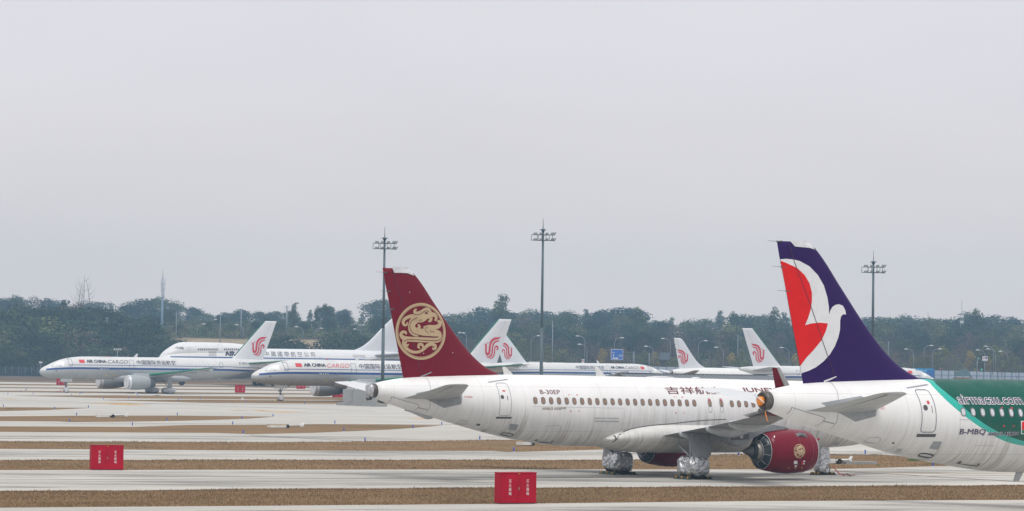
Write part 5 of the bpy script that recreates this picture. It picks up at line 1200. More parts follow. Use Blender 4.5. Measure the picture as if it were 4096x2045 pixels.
# blue edge markers
t0 = thing('edge_marker', 'x', 'taxiway marker', (0, 0, 0), 0, 'blue taxiway edge markers')
mb = MB(); mb.tube([(0, 0, .02), (0, 0, .36)], [.055, .05], 10); obj('tube', mb, M['marker_blue'], t0)
mb = MB(); mb.tube([(0, 0, 0), (0, 0, .03)], [.11, .10], 12); obj('base_plate', mb, M['white_metal'], t0)
q4 = lambda x, y: (.388*x, 1550+.388*y); q5 = lambda x, y: (1000+.388*x, 1550+.388*y)
mk = [q4(*p) for p in ((82, 75), (215, 50), (341, 74), (739, 92), (823, 74), (838, 63), (1065, 125), (1325, 120), (1432, 108), (1412, 80), (1840, 145), (1866, 122), (2066, 122), (2533, 160), (34, 203), (563, 229), (911, 212), (789, 293), (717, 360), (1364, 398), (1720, 348), (1828, 291), (2494, 328), (2399, 386), (2509, 482))]
mk += [q5(*p) for p in ((561, 173), (237, 304), (875, 376), (968, 454), (1185, 560), (1679, 424), (1977, 391), (2369, 541))]+[(2055, 1808), (3461, 1818), (3732, 1867), (2954, 1822), (106, 1562)]
def near_words(x, y):
    row = 'nearest row' if y > 1790 else 'behind the big red cabinets' if y > 1720 else 'pointed grass island edge' if y > 1650 else 'far bend of the taxiway' if y > 1615 else 'distant grass strips'
    return row
rows_ = {}
for x, y in mk: rows_.setdefault(near_words(x, y), []).append((x, y))
refs = [(0, 'by the picture edge below the dark wood'), (110, 'under the cargo jet nose cone'), (230, 'in line with first cargo jet nose wheel'), (330, 'past the large cabinet near the grass'), (430, 'below the covered engine'), (560, 'below the near engine intake'), (680, 'below the main wheels of B-2836'), (800, 'below the jumbo wheels'), (900, 'below the cargo jet rear hull'), (1000, 'near the next cargo jet nose'), (1150, 'by the second nose wheel'), (1300, 'before the concrete wall'), (1500, 'before the wall base under the tail cone'), (1650, 'under the maroon fin'), (1800, 'under the sloping belly'), (1950, 'under the rear door'), (2100, 'under the cabin windows'), (2900, 'behind the maroon engine'), (3450, 'under the purple tailed jet'), (3720, 'at the tip of near grass strip')]
first = True; used = set()
for row, L_ in rows_.items():
    for i, (x, y) in enumerate(sorted(L_)):
        p = gp(x, y); t = t0 if first else copy_tree(t0); first = False; t.location = (p.x, p.y, gz(p.y))
        r = [w_ for a, w_ in refs if a <= x][-1]; lab = 'blue marker %s, %s' % (r, row)
        lab = ' '.join(lab.split()[:15]); n_ = 0
        while lab in used: n_ += 1; lab = ' '.join(('second blue marker ', 'third blue marker ', 'fourth blue marker ', 'fifth blue marker ')[n_-1].split()+(r+', '+row).split()[:12])
        used.add(lab); t['label'] = lab
# low white lights
for (x, y), lb in (((1400, 77), 'small white light box by the wheels of the first cargo jet'), ((2497, 128), 'small white light box in grass before the second cargo jet nose'), ((262, 39), 'small white light box close to the picture edge strips')):
    p = gp(*q4(x, y)); t = thing('ground_light', lb, 'ground light', (p.x, p.y, gz(p.y)), 0, 'small white ground lights')
    mb = MB(); mb.box(-.12, .12, -.12, .12, 0, .30); mb.box(-.16, .16, -.16, .16, .30, .36); obj('housing', mb, M['white_metal'], t); mb = MB(); mb.box(.13, .34, -.06, .06, 0, .18); obj('transformer', mb, M['white_metal'], t)
# tow bars
def towbar(px0, px1, py, label, flip=False, pallet=False):
    p = gp((px0+px1)/2, py); s = p.y/F; L = (px1-px0)*s/math.cos(R(20))
    t = thing('tow_bar', label, 'tow bar', (p.x, p.y, gz(p.y)), R(20 if not flip else 200), 'tow bars lying on the grass')
    mb = MB(); mb.tube([(-L*.1, .1, .26), (L*.48, .1, .22)], .075, 8); mb.tube([(-L*.1, -.35, .26), (L*.40, -.35, .30)], .07, 8); obj('bar', mb, M['white_metal'], t)
    mb = MB(); mb.rings([[(L*.44, -.1, .1), (L*.50, -.1, .5), (L*.50, .3, .5), (L*.44, .3, .1)], [(L*.40, 0, .18), (L*.42, 0, .30), (L*.42, .2, .30), (L*.40, .2, .18)]], sm=False); mb.rings([[(L*.37, -.5, .15), (L*.41, -.5, .55), (L*.41, -.2, .55), (L*.37, -.2, .15)], [(L*.33, -.4, .25), (L*.34, -.4, .36), (L*.34, -.3, .36), (L*.33, -.3, .25)]], sm=False); obj('head', mb, M['white_metal'], t)
    mb = MB(); mb.rings([[(x, .1+.3*a, .19+.19*b) for a, b in [(math.cos(2*math.pi*k/12)*0, math.sin(2*math.pi*k/12)) for k in range(2)]] for x in (0, .1)], cap=False) if 0 else mb.tube([(0, -.5, .18), (0, .3, .18)], .18, 12); obj('wheel', mb, M['black'], t)
    if pallet: mb = MB(); mb.box(-L*.48, -L*.02, -.5, .6, .30, .36); obj('board', mb, M['wood_gold'], t); mb = MB(); mb.box(-L*.48, -L*.02, -.5, .6, .06, .295); obj('box_frame', mb, M['white_metal'], t)
    else: mb = MB(); mb.box(-L*.48, -L*.08, -.25, .35, .05, .32); obj('box_frame', mb, M['white_metal'], t)
    return t
towbar(386, 512, 1671, 'grey white tow bar on grass behind the large red cabinet')
towbar(1074, 1217, 1713, 'tow bar with a pale wooden board, on the pointed grass island', pallet=True)
towbar(2073, 2173, 1783, 'tow bar with board, on grass below the rear door of maroon tailed airliner', pallet=True)
towbar(3285, 3410, 1856, 'white tow bars behind the foil wrapped nose wheel')
mb = MB(); p = gp(3440, 1857); t = thing('concrete_slab', 'thin concrete slab on the grass beside the white tow bars', 'slab', (p.x, p.y, gz(p.y)), R(10)); mb.box(-1.1, 1.1, -.5, .5, 0, .18); mb.box(-.9, .9, -.4, .4, .18, .20); obj('slab_body', mb, M['concrete_block'], t)
# orange tow strap by the nose gear
p0 = gp(3332, 1895); tag(obj('strap', MB().tube([(gp(a, b).x, gp(a, b).y, gz(gp(a, b).y)+h) for a, b, h in ((3330, 1897, .5), (3345, 1899, .25), (3358, 1903, .12), (3375, 1905, .06), (3385, 1901, .08), (3400, 1906, .04), (3420, 1903, .05))], .04, 6), M['orange_strap'] if 'orange_strap' in M else plain('orange_strap', (.50, .10, .04), .6)), 'orange strap lying on the concrete beside the foil wrapped nose wheel', 'strap')
tag(obj('rope', MB().tube([(gp(a, b).x, gp(a, b).y, gz(gp(a, b).y)+h) for a, b, h in ((268, 1562, .9), (250, 1565, .35), (236, 1568, .1), (222, 1570, .04))], .05, 5), plain('red_rope', (.45, .08, .06), .6)), 'red grounding line running from the nose wheel of cargo jet B-2836', 'rope')
tag(obj('rope', MB().tube([(gp(a, b).x, gp(a, b).y, gz(gp(a, b).y)+h) for a, b, h in ((1136, 1598, .6), (1125, 1599, .35), (1112, 1603, .15), (1100, 1606, .04))], .06, 5), plain('yellow_rope', (.45, .38, .06), .6)), 'yellow line by the nose wheel of jet with red CARGO script', 'rope')
# wheel chocks of the maroon-tailed jet
def lw(x, y): a = R(HD); return rootJ.location.x+x*math.cos(a)-y*math.sin(a), rootJ.location.y+x*math.sin(a)+y*math.cos(a)
for i, (x, y, ln, lb) in enumerate(((-.72, -3.8, 1.5, 'dark green chock with yellow bars behind the near foil wrapped main wheels'), (.74, -3.8, 1.5, 'dark green chock ahead of the near foil wrapped main wheels'), (-.72, 3.8, 1.5, 'dark green chock behind the far foil wrapped main wheels'), (.74, 3.8, 1.5, 'dark green chock ahead of the far foil wrapped main wheels'), (12.1, 0, .9, 'dark chock behind the foil wrapped nose wheel'), (13.2, 0, .9, 'dark chock ahead of the foil wrapped nose wheel'))):
    chock(*lw(x, y), R(HD), ln, lb, 'wheel chocks of the maroon tailed airliner')
# concrete block wall
def wallb():
    p, q = gp(1351, 1621), gp(1600, 1631); d = (q.xy-p.xy).normalized(); rz = math.atan2(d.y, d.x)
    t = thing('blast_wall', 'grey concrete block wall on a footing under the far tailplane', 'wall', (p.x, p.y, gz(p.y)), rz)
    s = p.y/F
    L = 0.55
    for i, (a, b) in enumerate(((0, 1), (1, 2), (2, 3), (3, 4), (4, 5), (5, 6))):
        w_ = 1.55; mb = MB(); mb.box(L+a*w_+.02, L+b*w_-.02, .5, 1.2, .38, 2.33); obj('wall_panel', mb, M['concrete_block'], t)
    mb = MB(); mb.box(0, 11.5, 0, 1.8, 0, .40); mb.box(.0, 11.5, -.25, -.003, 0, .22); obj('footing', mb, M['concrete_block'], t)
wallb()
# shed with the standing-seam roof
def shed():
    Z = 300; rz = 14; o = at(2482, 1494, Z)
    t = thing('shed', 'low shed with dark standing seam roof between the airliners', 'shed', (o.x, Z, gz(Z)), R(rz))
    top = o.z-gz(Z); L = 16.2
    mb = MB(); a, b = (0, 0, top), (L, 0, top)
    dz, dy = .95, 4.6
    mb.add([(-.25, 0, top), (L-1.4, 0, top), (L+1.9, -dy, top-dz), (.9, -dy, top-dz), (-.25, 0, top-.06), (L-1.4, 0, top-.06), (L+1.9, -dy, top-dz-.06), (.9, -dy, top-dz-.06)], [(0, 1, 2, 3), (7, 6, 5, 4), (0, 4, 5, 1), (1, 5, 6, 2), (2, 6, 7, 3), (3, 7, 4, 0)])
    mb.add([(-.25, .02, top), (L-1.4, .02, top), (L+1.9, dy+2, top-dz), (-.25, dy+2, top-dz)], [(0, 3, 2, 1)]); rf = obj('roof', mb, M['roof'], t)
    mb = MB(); mb.box(-.3, L-1.4, -.08, .08, top+.004, top+.05); obj('ridge_cap', mb, M['dark'], rf)
    mb = MB(); mb.box(1.2, L+1.2, -dy+.4, dy, 0, top-dz-.1); obj('wall', mb, M['far_grey'], t)
    for q in range(5): mb = MB(); mb.box(2+q*3, 3.1+q*3, -dy+.36, -dy+.398, 1.2, 2.6); obj('window', mb, M['window_rim'], t)
shed()
# high light masts
def mast(pt, pb, Z, label, first=[None]):
    """pt: picture place of the lightning rod's tip, pb: a place on the shaft"""
    tip = at(pt[0], pt[1], Z); foot = at(pb[0], pb[1], Z); H = tip.z-gz(Z)
    t = thing('light_mast', label, 'light mast', (foot.x, Z, gz(Z)), 0, 'tall floodlight masts beyond the parked airliners')
    s = Z/F; k = s/.0176    # sizes measured on the first mast
    hr = H-42*s*1.0        # cap height below the rod tip
    dx = (tip.x-foot.x)*.0
    r0 = 5.4*s
    mb = MB(); mb.tube([(0, 0, 0), (0, 0, hr*.45)], [r0*1.35, r0*1.15], 14); mb.tube([(0, 0, hr*.45+.01), (0, 0, hr)], [r0*1.08, r0*.75], 14); obj('shaft', mb, M['pole'], t)
    mb = MB(); mb.tube([(0, 0, hr), (0, 0, H)], [.06, .03], 6); obj('lightning_rod', mb, M['pole'], t)
    mb = MB(); mb.rings([[(r*math.cos(a), r*math.sin(a), z) for a in [2*math.pi*i/20 for i in range(20)]] for r, z in ((r0*1.2, hr-11*s), (r0*1.2, hr-5*s), (r0*2.3, hr-5*s), (r0*2.5, hr-3.5*s), (.05, hr+1.5*s))]); obj('head_cap', mb, M['pole'], t)
    fr = MB(); R1 = 48*s
    zu, zl = hr-24*s, hr-46*s
    def ring(z, rad, a0, a1, ns=16): return [(rad*math.cos(R(a0+(a1-a0)*i/ns)), rad*math.sin(R(a0+(a1-a0)*i/ns))*.9, z) for i in range(ns+1)]
    for z in (zu, zl):
        fr.tube(ring(z, R1*.55, 0, 360), 1.3*s, 5, cap=False)
        for a in (175, 200, 20, -15, 100, 265, -60, 140): fr.tube([(0, 0, z), (R1*math.cos(R(a))*(.96 if a in (175, 20, 200, -15) else .55), R1*math.sin(R(a))*.6, z)], 1.3*s, 5)
    for a, rr in ((175, .96), (200, .5), (20, .85), (100, .5), (265, .5), (-60, .5), (140, .5), (-15, .55)):
        fr.tube([(R1*math.cos(R(a))*rr, R1*math.sin(R(a))*.6, zl), (R1*math.cos(R(a))*rr, R1*math.sin(R(a))*.6, zu)], 1.1*s, 5)
    obj('lamp_frame', fr, M['pole'], t)
    for z in (zu, zl):
        for i, (xq, yq, tilt, w_) in enumerate(((-30, -6, 80, 15), (16, -12, 75, 12), (-8, -14, 78, 11), (34, -6, 40, 8), (41, 0, 38, 8), (48, 6, 36, 8))):
            M_ = Matrix.Translation((xq*s, yq*s, z+(4 if z == zu else 3)*s)) @ Matrix.Rotation(R(-25 if i > 2 else 0), 4, 'Z') @ Matrix.Rotation(R(0 if i < 3 else -55), 4, 'Y') @ Matrix.Rotation(R(90-tilt if i < 3 else 0), 4, 'X')
            hh = 4.2*s if i < 3 else 7*s
            mb = MB(); mb.box(-w_*s/2 if i < 3 else -hh, w_*s/2 if i < 3 else hh, -1.0*s if i < 3 else -4*s, 1.0*s if i < 3 else 4*s, -hh if i < 3 else -.8*s, hh if i < 3 else .8*s, M=M_); f = obj('floodlight', mb, M['pole'], t)
            mb = MB(); e2 = .86
            if i < 3: mb.box(-w_*s/2*e2, w_*s/2*e2, -1.25*s, -1.02*s, -hh*e2, hh*e2, M=M_)
            else: mb.box(-hh*e2, hh*e2, -4*s*e2, 4*s*e2, -1.1*s, -.82*s, M=M_)
            obj('lamp_glass', mb, M['lamp_glass'], f)
    return t
mast((1539.3, 908), (1532, 1400), 480, 'tall floodlight mast rising close behind the maroon fin')
mast((2172, 874), (2166, 1400), 445, 'tallest floodlight mast, over the cabin windows of the white airliner')
mast((3492, 1003), (3491, 1330), 545, 'floodlight mast beside the purple fin, over the green airliner')
# ================================================================ land beyond the apron
def hill(x, y):
    z = gz(min(y, 990))
    # the right side lies a little higher
    z += 3.4*smst(-20, 60, x)*smst(770, 900, y)
    rt = smst(-60, -10, x); h = (13.5-8.5*rt)*smst(992, 1050, y)+(9.5+1.5*rt)*smst(1040, 1570, y) + 3.0*smst(992, 1040, y)*mnoise.noise(Vector((x*.012, y*.012, 3)))
    h *= .86+.16*smst(150, -40, x)
    return z+h-(6.0*smst(1640, 1900, y))
def land_mat():
    n = NT('hillside_ground'); co, x, y, z = n.obj()
    f = n.noise(.03, 6, .65); g = n.noise(.25, 5, .7)
    c = n.mix(n.rng(f, .35, .65), (.060, .052, .038), (.040, .052, .030)); c = n.mix(n.ma('MULTIPLY', n.rng(g, .5, .75), .7), c, (.11, .085, .055))
    xx = n.ma('ADD', x, n.ma('MULTIPLY', n.noise(.06, 3), 14))
    tan = n.ma('MULTIPLY', n.ma('MULTIPLY', n.rng(xx, -112, -104), n.rng(xx, -36, -44)), n.ma('MULTIPLY', n.rng(y, 1000, 1004), n.rng(y, 1052, 1044)))
    tc2 = n.mix(n.rng(g, .3, .7), (.24, .185, .12), (.36, .29, .20)); c = n.mix(tan, c, tc2)
    flat = n.rng(y, 992, 988); tc3 = n.mix(n.rng(g, .35, .65), (.105, .080, .060), (.150, .115, .085)); c = n.mix(flat, c, tc3)
    return n.fin(c, 1.0, spec=.02, bump=g, bs=.6, bd=.4)
M['land'] = land_mat()
ys = list(np.arange(760, 990, 12))+list(np.arange(990, 1270, 7))+list(np.arange(1270, 2000, 30)); xs = list(np.arange(-900, 901, 12))
mb = MB(); nx = len(xs)
mb.add([(x, y, hill(x, y)) for y in ys for x in xs], [(j*nx+i, j*nx+i+1, (j+1)*nx+i+1, (j+1)*nx+i) for j in range(len(ys)-1) for i in range(nx-1)], sm=True)
tag(obj('hills', mb, M['land']), kind='structure')
# ---- leaves
def leaf_mat(name, a, b):
    n = NT(name); oi = n.n('ObjectInfo'); f = n.noise(.35, 3); g = n.noise(1.6, 2)
    c = n.mix(n.rng(f, .35, .65), a, b); k = n.rng(oi.outputs['Random'], 0, 1, .70, 1.30)
    vm = n.n('VectorMath'); vm.operation = 'SCALE'; n.t.links.new(c, vm.inputs[0]); n.put(n.ma('MULTIPLY', k, n.rng(g, .3, .7, .88, 1.15)), vm.inputs[3])
    return n.fin(vm.outputs[0], .9, spec=.05)
M['bark'] = plain('tree_bark', (.10, .085, .07), .9, var=.3); M['twig'] = plain('bare_twigs', (.13, .105, .095), .9, var=.3)
LM = dict(dark=leaf_mat('dark_evergreen_leaves', (.018, .036, .020), (.036, .066, .030)), mid=leaf_mat('green_leaves', (.040, .066, .026), (.070, .098, .038)), olive=leaf_mat('olive_leaves', (.085, .100, .038), (.135, .140, .055)),
          brown=leaf_mat('brown_winter_leaves', (.080, .060, .048), (.125, .092, .070)), yellow=leaf_mat('yellowing_leaves', (.20, .155, .035), (.30, .225, .06)), rust=leaf_mat('rusty_leaves', (.20, .12, .06), (.28, .17, .09)))
def crown_mesh(name, mat, seed, W, H, base, blobs, n, ls, shape='round', gap=.0):
    """many small leaf clumps spread over lobes; W, H crown width and height, base height of the lowest leaves"""
    rnd = random.Random(seed); vs = []; fs = []
    L = []
    for i in range(blobs):
        t = (i+.5)/blobs; z = base+H*t
        if shape == 'round': r = W/2*math.sqrt(max(.05, 1-(2*t-1.0)**2))*.80
        elif shape == 'cone': r = W/2*(1-t*.85)*.9
        elif shape == 'tall': r = W/2*(.55+.45*math.sin(t*9+seed))*(1-.35*t)
        else: r = W/2*(.5+.5*t)*.9
        a = rnd.random()*6.28; d = r*math.sqrt(rnd.random())
        q = rnd.uniform(.20, .36)*W*(.75 if shape == 'tall' else 1)*(1 if t < .8 else .75)
        L.append((d*math.cos(a), d*math.sin(a), z, q, q*rnd.uniform(.55, .9)))
    tot = sum(b[3]**2 for b in L)
    for bx, by, bz, q, qz in L:
        for _ in range(int(n*q*q/tot)):
            v = Vector((rnd.gauss(0, 1), rnd.gauss(0, 1), rnd.gauss(0, 1))).normalized(); rr = rnd.uniform(.62, 1.08)
            if v.z < -.35 and rnd.random() < .6: continue
            p = Vector((bx+v.x*q*rr, by+v.y*q*rr, bz+v.z*qz*rr))
            nn = (v+Vector((rnd.gauss(0, .28), rnd.gauss(0, .28), rnd.gauss(0, .28)+.1))).normalized(); u = nn.orthogonal().normalized(); w_ = nn.cross(u)
            a = rnd.random()*6.28; u, w_ = u*math.cos(a)+w_*math.sin(a), w_*math.cos(a)-u*math.sin(a); s = ls*rnd.uniform(.6, 1.35)
            k = len(vs); vs += [tuple(p-u*s), tuple(p-w_*s*.55+nn*s*.2), tuple(p+u*s), tuple(p+w_*s*.55+nn*s*.1)]; fs.append((k, k+1, k+2, k+3))
    me = bpy.data.meshes.new(name); me.from_pydata(vs, [], fs); me.materials.append(mat); me.update(); return me
def trunk_mesh(seed, h, r, lean=.04, limbs=5, mat='bark'):
    rnd = random.Random(seed); mb = MB(); lx, ly = rnd.uniform(-lean, lean), rnd.uniform(-lean, lean)
    mb.tube([(0, 0, -1.2), (lx*h*.3, ly*h*.3, h*.4), (lx*h, ly*h, h)], [r, r*.8, r*.35], 6)
    for i in range(limbs):
        z = h*rnd.uniform(.45, .9); a = rnd.random()*6.28; l = h*rnd.uniform(.2, .35); mb.tube([(lx*z, ly*z, z), (lx*z+l*.6*math.cos(a), ly*z+l*.6*math.sin(a), z+l*.5), (lx*z+l*math.cos(a), ly*z+l*math.sin(a), z+l*.9)], [r*.4, r*.25, r*.08], 4)
    return mb.mesh('trunk', M[mat])
def bare_mesh(seed, h, spread=.5, r=.16, depth=5, up=.5):
    rnd = random.Random(seed); mb = MB()
    def br(p, d, l, r_, k):
        q = p+d*l; mb.tube([p, (p+q)/2+Vector((rnd.gauss(0, .03), rnd.gauss(0, .03), 0))*l, q], [r_, r_*.85, r_*.65], 3 if k > 1 else 5, cap=False)
        if k >= depth: return
        for i in range(3 if k < 3 else 2+(rnd.random() < .5)):
            n_ = (d+Vector((rnd.gauss(0, spread), rnd.gauss(0, spread), rnd.gauss(0, spread*.4)+up*.35))).normalized(); br(q if rnd.random() < .6 else p+d*l*rnd.uniform(.5, .95), n_, l*rnd.uniform(.62, .85), r_*.58, k+1)
    br(Vector((0, 0, -1)), Vector((rnd.gauss(0, .04), rnd.gauss(0, .04), 1)).normalized(), h*.30, r, 0)
    return mb
KIND = {}
def kind(key, kn, crown, trunk): KIND[key] = (kn, crown, trunk)
def mk_tree(key, kn, lm, W, H, base, blobs, n, ls, shape, r=.3, seeds=(1, 2, 3)):
    L_ = []
    for s in seeds: L_.append((crown_mesh('crown', LM[lm], s*17+len(key), W, H, base, blobs, n, ls, shape), trunk_mesh(s, base+H*.6, r)))
    KIND[key] = (kn, L_)
mk_tree('dark', 'evergreen_tree', 'dark', 12.5, 9.5, 1.8, 26, 3600, .42, 'round')
mk_tree('mid', 'broadleaf_tree', 'mid', 13, 9, 1.8, 24, 3400, .42, 'round')
mk_tree('olive', 'broadleaf_tree', 'olive', 9.5, 8.0, 2, 17, 2400, .34, 'round')
mk_tree('brown', 'winter_tree', 'brown', 10, 8, 1.8, 20, 1900, .26, 'round')
mk_tree('tall', 'eucalyptus_tree', 'mid', 7.5, 13, 4, 16, 2000, .30, 'tall', .22)
mk_tree('conic', 'cedar_tree', 'dark', 6.5, 11.5, 1.5, 16, 2000, .32, 'cone', .22, (1, 2))
mk_tree('yellow', 'roadside_tree', 'yellow', 4.2, 5.8, 1.8, 10, 900, .20, 'cone', .12, (1, 2))
mk_tree('green_small', 'roadside_tree', 'olive', 5.0, 6.0, 1.8, 10, 1000, .22, 'round', .12, (1, 2))
mk_tree('rust', 'roadside_tree', 'rust', 4.6, 7.0, 1.5, 10, 500, .18, 'cone', .12, (1,))
KIND['bare'] = ('bare_tree', [(None, bare_mesh(s, 11, .42, .14, 5).mesh('branches', M['twig'])) for s in (1, 2, 3)])
KIND['stick'] = ('dead_tree', [(None, bare_mesh(s, 15, .20, .20, 4, 1.2).mesh('branches', M['twig'])) for s in (5, 6)])
def skeleton():
    rnd = random.Random(4); mb = MB()
    for x0, x1, h in ((-2.1, -.5, 14.2), (0, .1, 16), (2.4, .8, 14.6), (-.9, -.2, 13)):
        mb.tube([(x0, 0, -1), (x0*.9+x1*.1, 0, h*.4), (x0*.5+x1*.5, .1, h*.75), (x1, 0, h)], [.17, .13, .09, .03], 4)
        for i in range(7):
            z = h*(.35+.09*i); s = -1 if (x0 < 0 or (x0 == 0 and i % 2)) else 1; l = rnd.uniform(1.2, 3.4)*(1.15-.08*i); xb = x0+(x1-x0)*max(0, (z/h-.3)/.7)
            mb.tube([(xb, 0, z), (xb+s*l*.6, rnd.uniform(-.8, .8), z+l*.35), (xb+s*l, rnd.uniform(-1, 1), z+l*1.0)], [.06, .045, .02], 3)
    return mb.mesh('branches', M['twig'])
KIND['skeleton'] = ('dead_tree', [(None, skeleton())]); ADJ_SK = 'skeletal tree'
PROTO = {}
ZN = [(-900, 'at the picture edge'), (60, 'above the first cargo jet nose'), (230, 'near the tall bare tree'), (400, 'close to the grey antenna mast'), (560, 'just past the antenna mast'), (700, 'over the jumbo cockpit'), (860, 'over the jumbo upper deck'), (1000, 'behind the first red bird fin'), (1130, 'over the tan bank'), (1290, 'over the pale slope beyond jumbo'), (1420, 'behind the jumbo fin'), (1560, 'behind the maroon fin'), (1760, 'just clear of the maroon fin'), (1930, 'by the lone tall tree'), (2060, 'over the paired red bird fins'), (2190, 'right beside the tallest mast'), (2330, 'over the long white hull'), (2450, 'over the blue road sign'), (2560, 'past the blue road sign'), (2680, 'over the smaller red bird fin'), (2800, 'between the two single red bird fins'), (2950, 'over the larger red bird fin'), (3100, 'behind the purple fin'), (3400, 'where the purple fin slopes down'), (3500, 'beside the third mast'), (3620, 'over the blue banner fence'), (3760, 'over the pale hoarding'), (3900, 'over the traffic lights'), (4010, 'over the green hull at picture edge')]
ADJ = dict(dark='dark evergreen', mid='mid green broadleaf tree', olive='pale olive tree', brown='brown winter tree', tall='slender tall tree', conic='narrow cedar', yellow='small yellow tree', green_small='small green roadside tree', rust='small rusty tree', bare='leafless twiggy tree', stick='tall dead bare tree', skeleton='skeletal tree')
labs = {}
TREES = [0]
def plant(key, px, Y, h, row, extra=None, zbase=None):
    x = (px-CX-13*0)/F*Y; x = at(px, 1300, Y).x; z = hill(x, Y) if zbase is None else zbase
    kn, L_ = KIND[key]; i = TREES[0] % len(L_); cm, tm = L_[i]
    H0 = max(v.co.z for v in (cm or tm).vertices); sc = h/H0
    o = bpy.data.objects.new(kn, None); o.empty_display_size = 1; COL.objects.link(o); o.location = (x, Y, z); rnd = random.Random(TREES[0]*7+3)
    o.rotation_euler = (0, 0, rnd.random()*6.28 if key != 'skeleton' else 0); wd_ = (1.4 if row == 'on the ridge' and key in ('dark', 'mid', 'olive', 'brown') else 1.22 if 'dark wood' in row else 1.0); o.scale = (sc*wd_*rnd.uniform(.85, 1.2), sc*wd_*rnd.uniform(.85, 1.2), sc)
    if cm: link(bpy.data.objects.new('crown', cm), o)
    link(bpy.data.objects.new('trunk' if cm else 'branches', tm), o)
    zn = [w_ for a, w_ in ZN if a <= px][-1]; lab = extra or '%s %s %s' % (ADJ[key], row, zn); lab = ' '.join(lab.split()[:16])
    g = None
    labs.setdefault(lab, []).append(o); o['label'] = lab; o['category'] = 'tree'; o['group'] = 'trees on the hill beyond the apron'
    TREES[0] += 1; return o
SKY = [(-150, 1195), (0, 1190), (80, 1182), (150, 1182), (215, 1180), (250, 1205), (300, 1207), (345, 1200), (400, 1190), (470, 1205), (545, 1212), (590, 1190), (640, 1173), (680, 1205), (740, 1228), (830, 1236), (950, 1236), (1050, 1228), (1150, 1232), (1220, 1240), (1300, 1230), (1350, 1215), (1420, 1238), (1480, 1228), (1530, 1200), (1700, 1235), (1760, 1262), (1830, 1243), (1890, 1238), (1950, 1230), (2010, 1228), (2050, 1236), (2110, 1238), (2180, 1240), (2265, 1235), (2330, 1237), (2400, 1245), (2455, 1222), (2540, 1238), (2600, 1268), (2680, 1268), (2740, 1275), (2800, 1285), (2880, 1232), (2930, 1240), (3000, 1255), (3060, 1255), (3130, 1243), (3250, 1250), (3400, 1270), (3470, 1262), (3530, 1252), (3580, 1255), (3640, 1262), (3700, 1275), (3745, 1265), (3800, 1270), (3850, 1240), (3900, 1238), (3960, 1262), (4040, 1258), (4110, 1268), (4220, 1262)]
sx_, sy_ = [a for a, b in SKY], [b for a, b in SKY]
rnd = random.Random(42)
def height_for(px, ytop, Y):
    p = at(px, ytop, Y); return max(4.0, p.z-hill(p.x, Y))
# skyline
px = -120
while px < 4220:
    y = np.interp(px, sx_, sy_)+rnd.uniform(-7, 15); Y = rnd.uniform(1460, 1600)
    key = rnd.choices(['dark', 'mid', 'olive', 'brown', 'tall', 'conic'], [5, 5, 1, .6, 1.6, .8] if px < 2100 or px > 3400 else [5, 5, 1, 1.2, 1.5, .5])[0]
    plant(key, px, Y, height_for(px, y, Y), 'on the ridge'); px += rnd.uniform(52, 84)
# slope rows, thinner and browner towards the foot
for r_, (Y, yt, step, wts, nm) in enumerate(((1300, 1266, 92, [4, 5, 2, 1.2], 'high on the slope'), (1185, 1292, 100, [4, 4, 2, 2.2], 'halfway up the slope'), (1110, 1322, 108, [3, 3, 2, 4], 'low on the slope'), (1052, 1350, 112, [2.5, 3, 2, 5], 'near the foot of the slope'))):
    px = -130+r_*23
    while px < 4230:
        off = (np.interp(px, sx_, sy_)-1240)*.5
        if 700 < px < 1470 and Y < 1060: px += step; continue
        w_ = wts if px > 1480 else [wts[0]*1.6, wts[1]*1.4, wts[2], wts[3]*.45]
        w_ = w_ if px < 1600 or Y > 1150 else [1.6, 1.8, 2, 7]; key = rnd.choices(['dark', 'mid', 'olive', 'brown'], w_)[0]
        YY = Y+rnd.uniform(-16, 16); plant(key, px, YY, height_for(px, yt+off+rnd.uniform(-14, 14), YY)*.99, nm); px += step*rnd.uniform(.82, 1.18)
# dark wood at the far left, standing nearer
for Y, L_ in ((1028, [(-60, 1225, 'mid'), (20, 1240, 'dark'), (70, 1218, 'mid'), (118, 1222, 'dark'), (185, 1215, 'dark'), (222, 1240, 'mid'), (255, 1213, 'conic'), (300, 1222, 'brown'), (345, 1220, 'dark'), (388, 1230, 'dark'), (425, 1275, 'olive')]),
              (1008, [(-100, 1262, 'olive'), (-20, 1275, 'dark'), (45, 1268, 'mid'), (105, 1262, 'dark'), (160, 1262, 'mid'), (210, 1272, 'olive'), (262, 1265, 'dark'), (318, 1268, 'brown'), (372, 1262, 'dark'), (440, 1290, 'mid'), (505, 1248, 'dark'), (560, 1262, 'dark')]),
              (994, [(-70, 1330, 'mid'), (0, 1320, 'olive'), (60, 1318, 'olive'), (122, 1315, 'dark'), (180, 1320, 'olive'), (240, 1310, 'mid'), (300, 1312, 'brown'), (365, 1305, 'brown'), (425, 1318, 'dark'), (480, 1310, 'dark'), (540, 1300, 'dark'), (600, 1330, 'mid'), (655, 1338, 'mid')]),
              (985, [(-40, 1385, 'dark'), (30, 1380, 'mid'), (95, 1385, 'olive'), (160, 1378, 'mid'), (225, 1372, 'dark'), (290, 1380, 'mid'), (350, 1378, 'brown'), (415, 1372, 'mid'), (480, 1370, 'brown'), (540, 1372, 'dark'), (600, 1375, 'dark'), (660, 1362, 'dark'), (700, 1366, 'mid')])):
    nm = {1028: 'at the back of the dark wood', 1008: 'deep in the dark wood', 994: 'in the dark wood', 985: 'at the front of the dark wood'}[Y]
    for px, yt, k in L_: plant(k, px+rnd.uniform(-8, 8), Y+rnd.uniform(-4, 4), height_for(px, yt+rnd.uniform(-12, 10), Y), nm)
